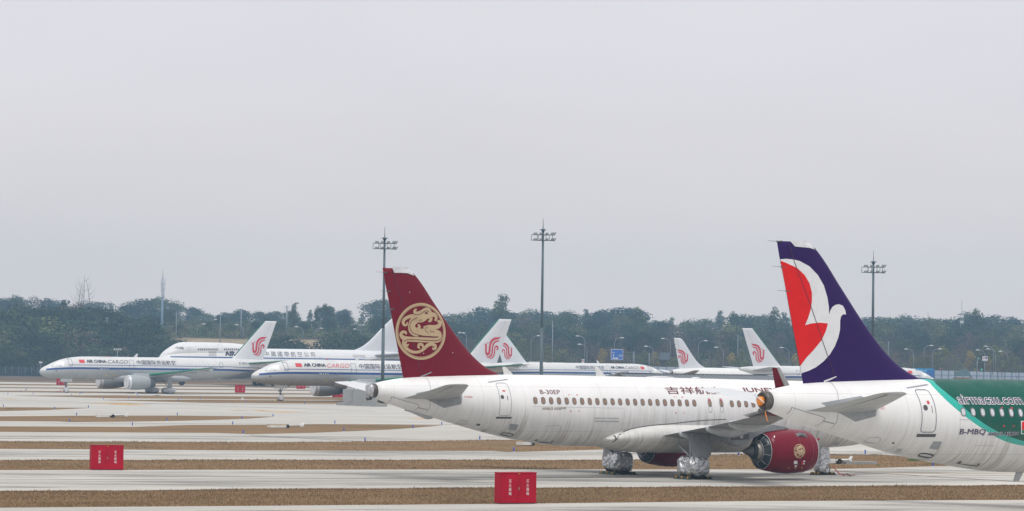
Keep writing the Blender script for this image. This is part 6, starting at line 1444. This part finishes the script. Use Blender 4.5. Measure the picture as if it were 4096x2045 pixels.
# bushes before the tan bank
for px, yt, k, Y in ((735, 1374, 'mid', 1000), (790, 1382, 'olive', 990), (850, 1380, 'mid', 995), (910, 1378, 'olive', 990), (1092, 1345, 'dark', 990), (1140, 1338, 'dark', 992), (1188, 1360, 'dark', 990), (1240, 1392, 'olive', 990), (1340, 1338, 'dark', 992), (1380, 1318, 'mid', 992), (1430, 1330, 'dark', 990), (1480, 1345, 'mid', 992), (1540, 1352, 'dark', 992)):
    plant(k, px, Y, height_for(px, yt, Y), 'rounded and low')
# foot of the slope on the right: bare trees, yellow young trees
px = 1780
while px < 4200:
    Y = rnd.uniform(960, 1000); k = rnd.choices(['bare', 'brown', 'olive', 'mid'], [4.5, 2.5, 1.2, .6])[0]
    plant(k, px, Y, height_for(px, rnd.uniform(1372, 1402), Y), 'at the foot of the hill'); px += rnd.uniform(44, 70)
for px, yt, k in ((2412, 1392, 'yellow'), (2622, 1405, 'yellow'), (2925, 1410, 'yellow'), (2950, 1425, 'green_small'), (2980, 1400, 'green_small'), (3115, 1408, 'green_small'), (3180, 1412, 'yellow'), (3583, 1412, 'rust'), (3655, 1418, 'yellow'), (3705, 1418, 'olive'), (3885, 1402, 'yellow'), (3955, 1424, 'yellow'), (3993, 1420, 'green_small'), (4040, 1414, 'green_small'), (4078, 1426, 'green_small'), (2700, 1430, 'olive'), (2180, 1420, 'olive')):
    Y = rnd.uniform(935, 955); plant(k, px, Y, height_for(px, yt, Y), 'along the road')
for px, yt, Y in ((3540, 1380, 905), (3713, 1395, 900), (3766, 1395, 905), (3800, 1425, 900), (3845, 1418, 902), (3865, 1400, 898), (3975, 1480, 890), (4010, 1475, 895), (4070, 1470, 892), (2290, 1400, 910), (2395, 1350, 915), (2215, 1380, 900)):
    plant('bare', px, Y, height_for(px, yt, Y), 'before the road')
plant('skeleton', 333, 1240, height_for(333, 1098, 1240), '', 'very tall bare skeletal tree sticking up above the ridge'); plant('tall', 2010, 1235, height_for(2010, 1166, 1235)*.98, '', 'large lone tree towering on the ridge beside the maroon fin and tallest mast')
plant('tall', 1996, 1226, height_for(2000, 1212, 1226), '', 'broad lower half of the lone ridge tree clump near the maroon fin')
for px, yt, in ((1175, 1208), (1300, 1212), (1265, 1222), (1325, 1228), (2550, 1226), (3090, 1225), (3735, 1246), (3905, 1232)):
    plant('tall' if px != 3735 else 'stick', px, 1215, height_for(px, yt, 1215), 'poking above the ridge')
for lab, L_ in labs.items():
    if len(L_) > 1:
        for i, o in enumerate(sorted(L_, key=lambda o: (o.location.x))):
            w_ = lab.split(); o['label'] = ' '.join((['leftmost' if i == 0 else 'rightmost' if i == len(L_)-1 else ['second', 'third', 'fourth', 'fifth'][min(i-1, 3)]]+w_)[:16]) if len(L_) > 1 else lab
print('TREES', TREES[0])
# undergrowth that fills the slope
rnd = random.Random(9); vs = []; fs = []; mi = []
for i in range(110000):
    Y = 992+rnd.random()**1.3*520; x = rnd.uniform(-.185, .185)*Y*1.1
    if -110 < x+6*mnoise.noise(Vector((Y*.1, 0, 0))) < -42 and Y < 1050: 
        if rnd.random() < .985: continue
    z = hill(x, Y); d = mnoise.noise(Vector((x*.05, Y*.05, 0))); s = rnd.uniform(.2, .52)
    p = Vector((x, Y, z+rnd.random()*(2.6+2*d))); nn = Vector((rnd.gauss(0, 1), rnd.gauss(0, 1)-.4, rnd.gauss(0, .6)+.9)).normalized(); u = nn.orthogonal().normalized(); w_ = nn.cross(u)
    k = len(vs); vs += [tuple(p-u*s), tuple(p-w_*s*.6), tuple(p+u*s), tuple(p+w_*s*.6)]; fs.append((k, k+1, k+2, k+3)); mi.append(0 if d+rnd.gauss(0, .15) > .02 else 1 if d+rnd.gauss(0, .2) > -.28 else 2)
me = bpy.data.meshes.new('undergrowth'); me.from_pydata(vs, [], fs)
for q in ('mid', 'brown', 'olive'): me.materials.append(LM[q])
me.polygons.foreach_set('material_index', mi); me.update(); tag(link(bpy.data.objects.new('undergrowth', me)), kind='stuff')
# ---------------------------------------------------------------- street furniture
used_l = set()
def lamp(px, py, dirn, Y, label, base=None):
    """px, py: place of the lamp head; dirn +1 arm points right"""
    arm = 2.4; hd = at(px, py, Y); x = hd.x-dirn*arm; z0 = hill(x, Y); H = hd.z-z0
    t = thing('street_lamp', label, 'street lamp', (x, Y, z0), 0 if dirn > 0 else math.pi, 'curved street lamps along the road')
    mb = MB(); mb.tube([(0, 0, 0), (0, 0, H-1.6), (.15, 0, H-.9), (.6, 0, H-.35), (1.2, 0, H-.08), (arm-.4, 0, H)], [.15, .11, .10, .085, .08, .07], 8); obj('pole', mb, M['lamp_steel'], t)
    mb = MB(); mb.tube([(arm-.8, 0, H-.02), (arm-.4, 0, H+.04), (arm+.1, 0, H+.04), (arm+.5, 0, H-.0)], [.06, .20, .20, .05], 8, flat=.8); obj('lamp_head', mb, M['white_metal'], t); return t
for px, py, d, Y, lb in ((620, 1291, 1, 1046, 'beside the dark round tree at the wood edge'), (818, 1297, 1, 1046, 'over the jumbo upper deck windows'), (945, 1300, -1, 1046, 'just before the first red bird fin'), (1184, 1308, -1, 1046, 'on the tan bank behind low round trees'), (1287, 1314, 1, 1046, 'at the middle of the tan bank'), (1418, 1317, -1, 1046, 'on the bank before jumbo fin'),
                         (1837, 1331, -1, 1000, 'just right of the maroon fin edge, first of a pair'), (1856, 1333, 1, 1000, 'just past the maroon fin edge, second of a pair'), (2156, 1344, 1, 945, 'half hidden behind the tallest mast'), (2308, 1345, -1, 945, 'taller one above the two round signs'), (2316, 1378, -1, 935, 'shorter one above the two round signs'), (2490, 1352, 1, 945, 'crossing the blue road sign'), (2650, 1355, -1, 945, 'before the smaller red bird fin, taller'), (2582, 1386, -1, 935, 'shorter, past the blue road sign'), (2825, 1364, 1, 945, 'right after the smaller red bird fin'), (2862, 1390, -1, 935, 'shorter, between the two single bird fins'), (3124, 1391, -1, 935, 'between larger bird fin and purple fin'), (3622, 1397, -1, 935, 'left of the blue banner middle'), (3728, 1383, 1, 940, 'with a wide head over blue banner end'), (3762, 1397, 1, 925, 'thick short one where pale hoarding starts'), (3942, 1386, -1, 940, 'wide head behind the round signs panel'), (3950, 1397, -1, 925, 'next to the round signs panel, thick'), (3908, 1401, -1, 945, 'faint one holding the traffic light'), (4000, 1406, -1, 945, 'nearest the picture edge over hoarding')):
    lamp(px, py, d, Y, 'curved street lamp '+lb)
def pole(px, yt, yb, Y, label, r=.16, cross=False, name='power_pole', cat='pole'):
    a = at(px, yt, Y); z0 = hill(a.x, Y); t = thing(name, label, cat, (a.x, Y, z0), 0, 'plain poles in front of the hill'); mb = MB(); mb.tube([(0, 0, -.5), (0, 0, a.z-z0)], [r*1.2, r*.8], 8); obj('shaft', mb, M['lamp_steel'], t)
    if cross: mb = MB(); mb.box(-1.1, 1.1, -.06, .06, a.z-z0-.5, a.z-z0-.35); mb.box(-.8, .8, -.06, .06, a.z-z0-1.1, a.z-z0-.98); obj('crossarm', mb, M['lamp_steel'], t)
    return t
pole(706, 1247, 1362, 1030, 'thin light pole with small head over the jumbo nose', .13, True); pole(882, 1250, 1345, 1030, 'thin pole standing over the jumbo hump', .13); pole(965, 1240, 1330, 1060, 'pale pole just before the first red bird fin', .22)
pole(1148, 1223, 1308, 1090, 'pale power pole on the skyline over the tan bank', .26, True); pole(428, 1270, 1290, 1010, 'pale short pole with crossarm above the dark wood', .2, True); pole(2211, 1283, 1400, 960, 'thin mast just past the tallest floodlight mast', .16); pole(2952, 1340, 1420, 950, 'thin pole before the larger red bird fin', .12); pole(3554, 1366, 1462, 930, 'thin pale pole at the foot of the purple fin', .13)
# antenna mast
a = at(652, 1072, 1010); z0 = hill(a.x, 1010); H = a.z-z0
t = thing('antenna_mast', 'tall slim antenna mast with panel antennas near its tip', 'antenna mast', (a.x, 1010, z0))
mb = MB(); mb.tube([(0, 0, -1), (0, 0, H*.55), (0, 0, H*.9)], [.55, .38, .22], 12); obj('shaft', mb, M['mast_blue'] if 'mast_blue' in M else plain('mast_blue_grey', (.20, .29, .40), .5), t)
mb = MB(); mb.tube([(0, 0, H*.9), (0, 0, H)], [.10, .03], 6); obj('lightning_rod', mb, M['lamp_steel'], t)
for zq, rr in ((H*.86, .75), (H*.80, .6), (H*.74, .5)):
    for k in range(3):
        mb = MB(); b = 2.1*k+.3; mb.box(-.16, .16, -.1, .1, -1.0, 1.0, M=Matrix.Translation((rr*math.cos(b), rr*math.sin(b), zq))); obj('panel_antenna', mb, M['white_metal'], t)
    mb = MB(); mb.tube([(rr*math.cos(2*math.pi*i/12), rr*math.sin(2*math.pi*i/12), zq-.6) for i in range(13)], .05, 4, cap=False); obj('ring', mb, M['lamp_steel'], t)
a = at(3848, 1201, 1245); z0 = hill(a.x, 1245)
t = thing('antenna_mast', 'small lattice antenna on the ridge beyond the green hull', 'antenna mast', (a.x, 1245, z0)); H = a.z-z0
mb = MB()
for sx, sy in ((-1, -1), (1, -1), (1, 1), (-1, 1)): mb.tube([(sx*1.0, sy*1.0, 0), (sx*.35, sy*.35, H*.78)], .09, 4)
for i in range(10):
    f0, f1 = i/10, (i+1)/10; w0, w1 = 1-.65*f0, 1-.65*f1
    mb.tube([(-w0, -w0, H*.78*f0), (w1, -w1, H*.78*f1)], .06, 3); mb.tube([(w0, -w0, H*.78*f0), (-w1, -w1, H*.78*f1)], .06, 3)
mb.tube([(0, 0, H*.75), (0, 0, H)], .08, 4); obj('lattice', mb, M['lamp_steel'], t)
for q in (.6, .7): mb = MB(); mb.box(-.7, .7, -.5, .5, H*q, H*q+1.0); obj('panel_antenna', mb, M['white_metal'], t)
# ---------------------------------------------------------------- signs, fences
def board(px0, py0, px1, py1, Y, name, label, cat, mat, frame=True, legs=(0.5,)):
    a, b = at(px0, py1, Y), at(px1, py0, Y); w_ = b.x-a.x; h = b.z-a.z; z0 = hill(a.x, Y)
    t = thing(name, label, cat, (a.x, Y, z0)); zz = a.z-z0
    mb = MB(); mb.box(0, w_, -.06, .06, zz, zz+h); bd = obj('panel', mb, mat, t)
    for q in legs: mb = MB(); mb.tube([(w_*q, .22, -.3), (w_*q, .22, zz+h*.9)], .12, 8); obj('post', mb, M['lamp_steel'], t)
    return t, bd, (w_, zz, h)
def on_board(bm, bd, name, mat, y=-.075):
    for v in bm.verts: v.co = Vector((v.co.x, y, v.co.y))
    bmesh.ops.recalc_face_normals(bm, faces=bm.faces); me = bpy.data.meshes.new(name); bm.to_mesh(me); bm.free(); me.materials.append(mat); return link(bpy.data.objects.new(name, me), bd)
M['sign_blue'] = plain('road_sign_blue', (.012, .115, .50), .5); M['sign_steel'] = plain('sign_back_steel', (.13, .16, .19), .5, .3)
t, bd, (w_, zz, h) = board(2443, 1397.5, 2493, 1440, 930, 'road_sign', 'blue road direction sign with white arrows in front of the hill', 'road sign', M['sign_blue'], legs=())
for s_, x0, x1, y0, y1 in (('天堂路', .08, .30, .62, .74), ('环港路', .62, .93, .36, .50), ('Huangang Rd', .62, .93, .27, .32), ('P', .02, .09, .88, .97)):
    bm = text_bm(s_); fit2(bm, w_*x0, w_*x1, zz+h*y0, zz+h*y1); on_board(bm, bd, 'sign_lettering', M['white_ink'])
bm = bmesh.new()
for pts in ([(.20, .24), (.24, .24), (.24, .42), (.28, .42), (.22, .54), (.16, .42), (.20, .42)], [(.14, .12), (.50, .12), (.50, .07), (.62, .16), (.50, .25), (.50, .20), (.14, .20)]): poly2(bm, [(w_*a, zz+h*b) for a, b in pts])
on_board(bm, bd, 'arrow', M['white_ink'])
bm = bmesh.new(); stroke2(bm, [(w_*.02, zz+h*.02, .1), (w_*.98, zz+h*.02, .1)], 1); stroke2(bm, [(w_*.02, zz+h*.98, .1), (w_*.98, zz+h*.98, .1)], 1); stroke2(bm, [(w_*.02, zz, .1), (w_*.02, zz+h, .1)], 1); stroke2(bm, [(w_*.98, zz, .1), (w_*.98, zz+h, .1)], 1); on_board(bm, bd, 'border', M['white_ink'])
mb = MB(); q = (at(2535, 1440, 930).x-t.location.x); mb.tube([(q, .3, -.3), (q, .3, zz+h*.8)], .25, 8)
for f in (.2, .72): mb.tube([(w_*.5, .2, zz+h*f), (q, .25, zz+h*f)], .10, 6)
obj('gantry', mb, M['sign_steel'], t)
t, bd, (w_, zz, h) = board(2640, 1411, 2678, 1439, 932, 'road_sign', 'back of a dark grey gantry sign left of the smaller red bird fin', 'road sign', M['sign_steel'], legs=())
mb = MB(); mb.tube([(-3.2, .3, -.3), (-3.2, .3, zz+h*.9)], .22, 8)
for f in (.25, .8): mb.tube([(-3.2, .25, zz+h*f), (w_, .2, zz+h*f)], .1, 6)
obj('gantry', mb, M['sign_steel'], t)
M['sign_white'] = plain('sign_white', (.72, .73, .75), .5); M['sign_purple'] = plain('sign_blue_violet', (.06, .05, .30), .5)
def rounds(t, bd, cs, r):
    for i, (x, z, red) in enumerate(cs):
        bm = bmesh.new(); stroke2(bm, [(x+r*.85*math.cos(a), z+r*.85*math.sin(a), r*.3) for a in [2*math.pi*k/20 for k in range(20)]], 1, True); on_board(bm, bd, 'ring', M['red_ink'] if red else M['sign_purple'])
        if red: bm = text_bm('30'); fit2(bm, x-r*.5, x+r*.5, z-r*.4, z+r*.4); on_board(bm, bd, 'sign_lettering', M['navy_ink'])
        else: bm = bmesh.new(); poly2(bm, [(x+r*.72*math.cos(a), z+r*.72*math.sin(a)) for a in [2*math.pi*k/20 for k in range(20)]]); on_board(bm, bd, 'disc', M['sign_purple'], -.08)
t, bd, (w_, zz, h) = board(3929.5, 1426, 3950.5, 1444, 938, 'traffic_sign', 'white panel with two round traffic signs beside the street lamp', 'traffic sign', M['sign_white']); rounds(t, bd, [(w_*.27, zz+h*.66, True), (w_*.75, zz+h*.66, False)], w_*.21)
bm = text_bm('中环路'); fit2(bm, w_*.2, w_*.8, zz+h*.08, zz+h*.26); on_board(bm, bd, 'sign_lettering', M['navy_ink'])
t, bd, (w_, zz, h) = board(2326.5, 1437, 2337, 1463, 938, 'traffic_sign', 'narrow white panel with two round signs one above the other', 'traffic sign', M['sign_white']); rounds(t, bd, [(w_*.5, zz+h*.75, True), (w_*.5, zz+h*.25, False)], w_*.4)
# traffic lights
for px0, py0, px1, py1, lb, on in ((3901, 1430, 3918, 1437, 'horizontal traffic light showing green on an arm', 1), (3923, 1473, 3931, 1488, 'small upright signal with green figure over the hoarding', 1), (3760, 1470, 3766, 1483, 'small upright signal beside the blue banner end', 0)):
    t, bd, (w_, zz, h) = board(px0, py0, px1, py1, 936, 'traffic_light', lb, 'traffic light', M['dark'])
    m_ = NT('signal_green' if on else 'signal_red'); m_.fin((.02, .4, .22) if on else (.4, .03, .03), .4); m_.b.inputs['Emission Color'].default_value = (.03, .9, .5, 1) if on else (.9, .05, .05, 1); m_.b.inputs['Emission Strength'].default_value = .5
    bm = bmesh.new(); r = min(w_, h)*.36; cx_ = w_*(.75 if w_ > h else .5); cz_ = zz+h*(.5 if w_ > h else .6); poly2(bm, [(cx_+r*math.cos(a), cz_+r*math.sin(a)) for a in [2*math.pi*k/14 for k in range(14)]]); on_board(bm, bd, 'lens', m_.m)
# blue builders' banner and pale hoarding
M['banner'] = plain('banner_blue', (.012, .36, .72), .6, var=.08); M['hoard'] = plain('hoarding_pale', (.40, .45, .55), .6, var=.06, scale=.6); M['post_teal'] = plain('post_teal', (.08, .18, .23), .6); M['banner_dk'] = plain('banner_dark_blue', (.012, .13, .42), .6)
def wallline(name, label, cat, px0, px1, yt0, yt1, hgt, Y, mat, nump, pm, rail=None):
    a, b = at(px0, yt0, Y), at(px1, yt1, Y); z0 = min(a.z, b.z)-hgt; L = b.x-a.x
    t = thing(name, label, cat, (a.x, Y, hill(a.x, Y))); zb = -.3; ta, tb2 = a.z-t.location.z, b.z-t.location.z
    for i in range(nump):
        x0, x1 = L*i/nump, L*(i+1)/nump; f0, f1 = i/nump, (i+1)/nump
        mb = MB(); mb.add([(x0+.03, y, z) for y in (-.03, .03) for z in (zb, ta+(tb2-ta)*f0)]+[(x1-.03, y, z) for y in (-.03, .03) for z in (zb, ta+(tb2-ta)*f1)], [(0, 4, 5, 1), (2, 3, 7, 6), (0, 1, 3, 2), (4, 6, 7, 5), (1, 5, 7, 3), (0, 2, 6, 4)]); obj('fence_panel', mb, mat if not isinstance(mat, list) else mat[i % len(mat)], t)
    for i in range(nump+1):
        mb = MB(); z = ta+(tb2-ta)*i/nump; mb.box(L*i/nump-.12, L*i/nump+.12, -.24, -.08, zb, z+.05); obj('post', mb, pm, t)
    if rail: mb = MB(); mb.add([(0, -.10, ta*rail-.06), (L, -.10, tb2*rail-.06), (L, -.10, tb2*rail+.06), (0, -.10, ta*rail+.06), (0, -.06, ta*rail-.06), (L, -.06, tb2*rail-.06), (L, -.06, tb2*rail+.06), (0, -.06, ta*rail+.06)], [(0, 1, 2, 3), (7, 6, 5, 4), (3, 2, 6, 7), (0, 4, 5, 1)]); obj('rail', mb, pm, t)
    return t, L, ta, tb2
t, L, ta, tb_ = wallline('builders_banner', 'bright blue builders fence with white Chinese lettering behind the purple fin', 'banner fence', 3500, 3735, 1473, 1475, 3, 900, [M['banner']], 6, M['banner_dk'])
s = 900/F
def bt(s_, xa, xb, ya, yb, mat):
    bm = text_bm(s_); x0, x1 = at(xa, 1480, 900).x-t.location.x, at(xb, 1480, 900).x-t.location.x; z1, z0 = at(xa, ya, 900).z-t.location.z, at(xa, yb, 900).z-t.location.z; fit2(bm, x0, x1, z0, z1); on_board(bm, t, 'banner_lettering', mat, -.26)
bt('铁建第三工程局', 3572, 3639, 1477.5, 1487, M['sign_white']); bt('中国建筑 安全生产', 3674, 3708, 1481, 1486, M['sign_white'])
mb = MB(); x0, x1 = at(3649, 1480, 900).x-t.location.x, at(3661, 1480, 900).x-t.location.x; mb.box(x0, x1, -.30, -.25, -.3, ta+.05); obj('white_panel', mb, M['sign_white'], t)
bm = bmesh.new(); stroke2(bm, [(x0+.25, 1.4+ta*.2, .3), (x1-.25, 1.4+ta*.2, .3)], 1); on_board(bm, t, 'banner_mark', M['banner'], -.315)
mb = MB(); mb.box(L-2.0, L+.1, -.32, -.26, -.3, ta-.2); obj('dark_panel', mb, M['banner_dk'], t)
wallline('hoarding', 'long pale blue grey hoarding with teal posts beyond the green hull', 'hoarding', 3738, 4300, 1482, 1498, 3, 896, M['hoard'], 20, M['post_teal'], .45)
# low pale barrier behind the far fuselages and parked coaches
wallline('barrier', 'low pale road barrier behind the shed roof', 'barrier', 2560, 3480, 1466, 1482, 2, 915, M['hoard'], 26, M['lamp_steel'])
def coach(px0, px1, yt, label, col):
    a, b = at(px0, yt, 925), at(px1, yt, 925); L = b.x-a.x; z = hill(a.x, 925); H = max(2.4, a.z-z)
    t = thing('coach', label, 'coach', (a.x, 925, z), 0, 'pale coaches parked by the road'); mb = MB(); mb.box(0, L, -1.2, 1.2, .45, H); bm = bmesh.new(); me = mb.mesh('coach_body', M['white_metal']); bm.from_mesh(me); bmesh.ops.recalc_face_normals(bm, faces=bm.faces); bmesh.ops.bevel(bm, geom=list(bm.edges), offset=.22, segments=2, affect='EDGES'); bm.to_mesh(me); bm.free(); obj('coach_body', me, None, t)
    mb = MB(); mb.box(.5, L-.5, -1.24, -1.21, H*.52, H*.82); obj('window_band', mb, M['window_rim'], t); mb = MB(); mb.box(.3, L-.3, -1.23, -1.21, H*.30, H*.40); obj('stripe', mb, col, t)
    for q in (.18, .8): mb = MB(); mb.tube([(L*q, -1.22, .5), (L*q, -.9, .5)], .5, 14); obj('wheel', mb, M['black'], t)
coach(2112, 2185, 1447, 'pale coach beyond the paired red bird fins, left of tallest mast', M['maroon_ink']); coach(2200, 2262, 1450, 'pale coach behind the long white hull, first past tallest mast', M['maroon_ink']); coach(2266, 2322, 1453, 'pale coach ending by the two round signs', M['navy_ink'])
# digger behind the green hull
a = at(3850, 1515, 880); z = hill(a.x, 880); t = thing('excavator', 'green excavator with raised arm behind the green hull', 'excavator', (a.x, 880, z)); GM = plain('excavator_green', (.09, .17, .18), .6)
mb = MB(); mb.box(-2.2, 1.6, -1.2, 1.2, 1.0, 2.4); mb.box(-.2, 1.3, -1.1, .2, 2.4, 3.0); obj('house', mb, GM, t)
mb = MB(); mb.box(-2.4, 2.2, -1.5, -.9, 0, .7); mb.box(-2.4, 2.2, .9, 1.5, 0, .7); obj('track', mb, M['turf'], t)
h5 = at(3852, 1478, 880).z-z
mb = MB(); mb.tube([(.8, 0, 2.0), (-.6, 0, h5*.8), (.3, 0, h5)], [.25, .22, .16], 6); obj('boom', mb, GM, t); mb = MB(); mb.tube([(.1, 0, h5), (2.2, 0, h5-1.6), (3.6, 0, h5-3.8)], [.18, .15, .12], 6); mb.box(3.2, 4.1, -.5, .5, h5-4.6, h5-3.6); obj('arm', mb, GM, t)
# wire fence before the dark wood
def wirefence():
    Y = 972; a, b = at(-160, 1500, Y), at(620, 1500, Y); L = b.x-a.x; t = thing('wire_fence', 'tall thin wire mesh fence in front of the dark wood', 'fence', (a.x, Y, hill(a.x, Y)))
    H = 2.9; nn = 30; FM = plain('fence_wire', (.20, .25, .28), .5, .3)
    for i in range(nn+1): mb = MB(); mb.tube([(L*i/nn, 0, -.2), (L*i/nn, 0, H)], .06, 5); mb.tube([(L*i/nn, 0, H), (L*i/nn+.25, -.25, H+.4)], .04, 4); obj('post', mb, FM, t)
    for k in range(nn):
        mb = MB()
        for i in range(9): mb.tube([(L*k/nn, 0, .1+i*(H-.1)/8), (L*(k+1)/nn, 0, .1+i*(H-.1)/8)], .014, 3, cap=False)
        for i in range(14): mb.tube([(L*(k+i/14)/nn, 0, 0), (L*(k+i/14)/nn, 0, H)], .010, 3, cap=False)
        obj('wire_mesh', mb, FM, t)
wirefence()
a = at(163, 1452, 960); z = hill(a.x, 960); t = thing('camera_post', 'short post with a white camera by the nose of cargo jet B-2836', 'camera post', (a.x, 960, gz(960))); mb = MB(); mb.tube([(0, 0, 0), (0, 0, a.z-gz(960))], .09, 6); mb.tube([(-1.5, 0, (a.z-gz(960))*.86), (0, 0, (a.z-gz(960))*.86)], .05, 4); obj('post', mb, M['lamp_steel'], t); mb = MB(); mb.box(-.5, .5, -.3, .3, a.z-gz(960)-.1, a.z-gz(960)+.4); obj('camera_head', mb, M['white_metal'], t)
a = at(470, 1398, 962); t = thing('light_mast', 'short mast carrying four round white lights behind the first cargo jet', 'light mast', (a.x, 962, gz(962))); H = a.z-gz(962)
mb = MB(); mb.tube([(0, 0, 0), (0, 0, H)], .12, 6); mb.tube([(-.9, 0, H), (1.0, 0, H-.15)], .05, 4); obj('shaft', mb, M['lamp_steel'], t)
for q in (-.95, -.3, .4, 1.0): mb = MB(); mb.tube([(q, -.1, H+.05), (q, -.35, H+.0)], .26, 10); obj('lamp', mb, M['white_metal'], t)
# ================================================================ hazy air
mb = MB(); mb.box(-1500, 1500, -120, 1900, -3, 75)
hz_m = bpy.data.materials.new('pale_haze'); hz_m.use_nodes = True; _t = hz_m.node_tree; _t.nodes.clear(); _o = _t.nodes.new('ShaderNodeOutputMaterial'); _v = _t.nodes.new('ShaderNodeVolumePrincipled')
_v.inputs['Color'].default_value = (.44, .71, 1.0, 1); _v.inputs['Density'].default_value = .00022; _v.inputs['Anisotropy'].default_value = .0
_t.links.new(_v.outputs[0], _o.inputs['Volume'])
tag(obj('haze', mb, hz_m), kind='stuff')
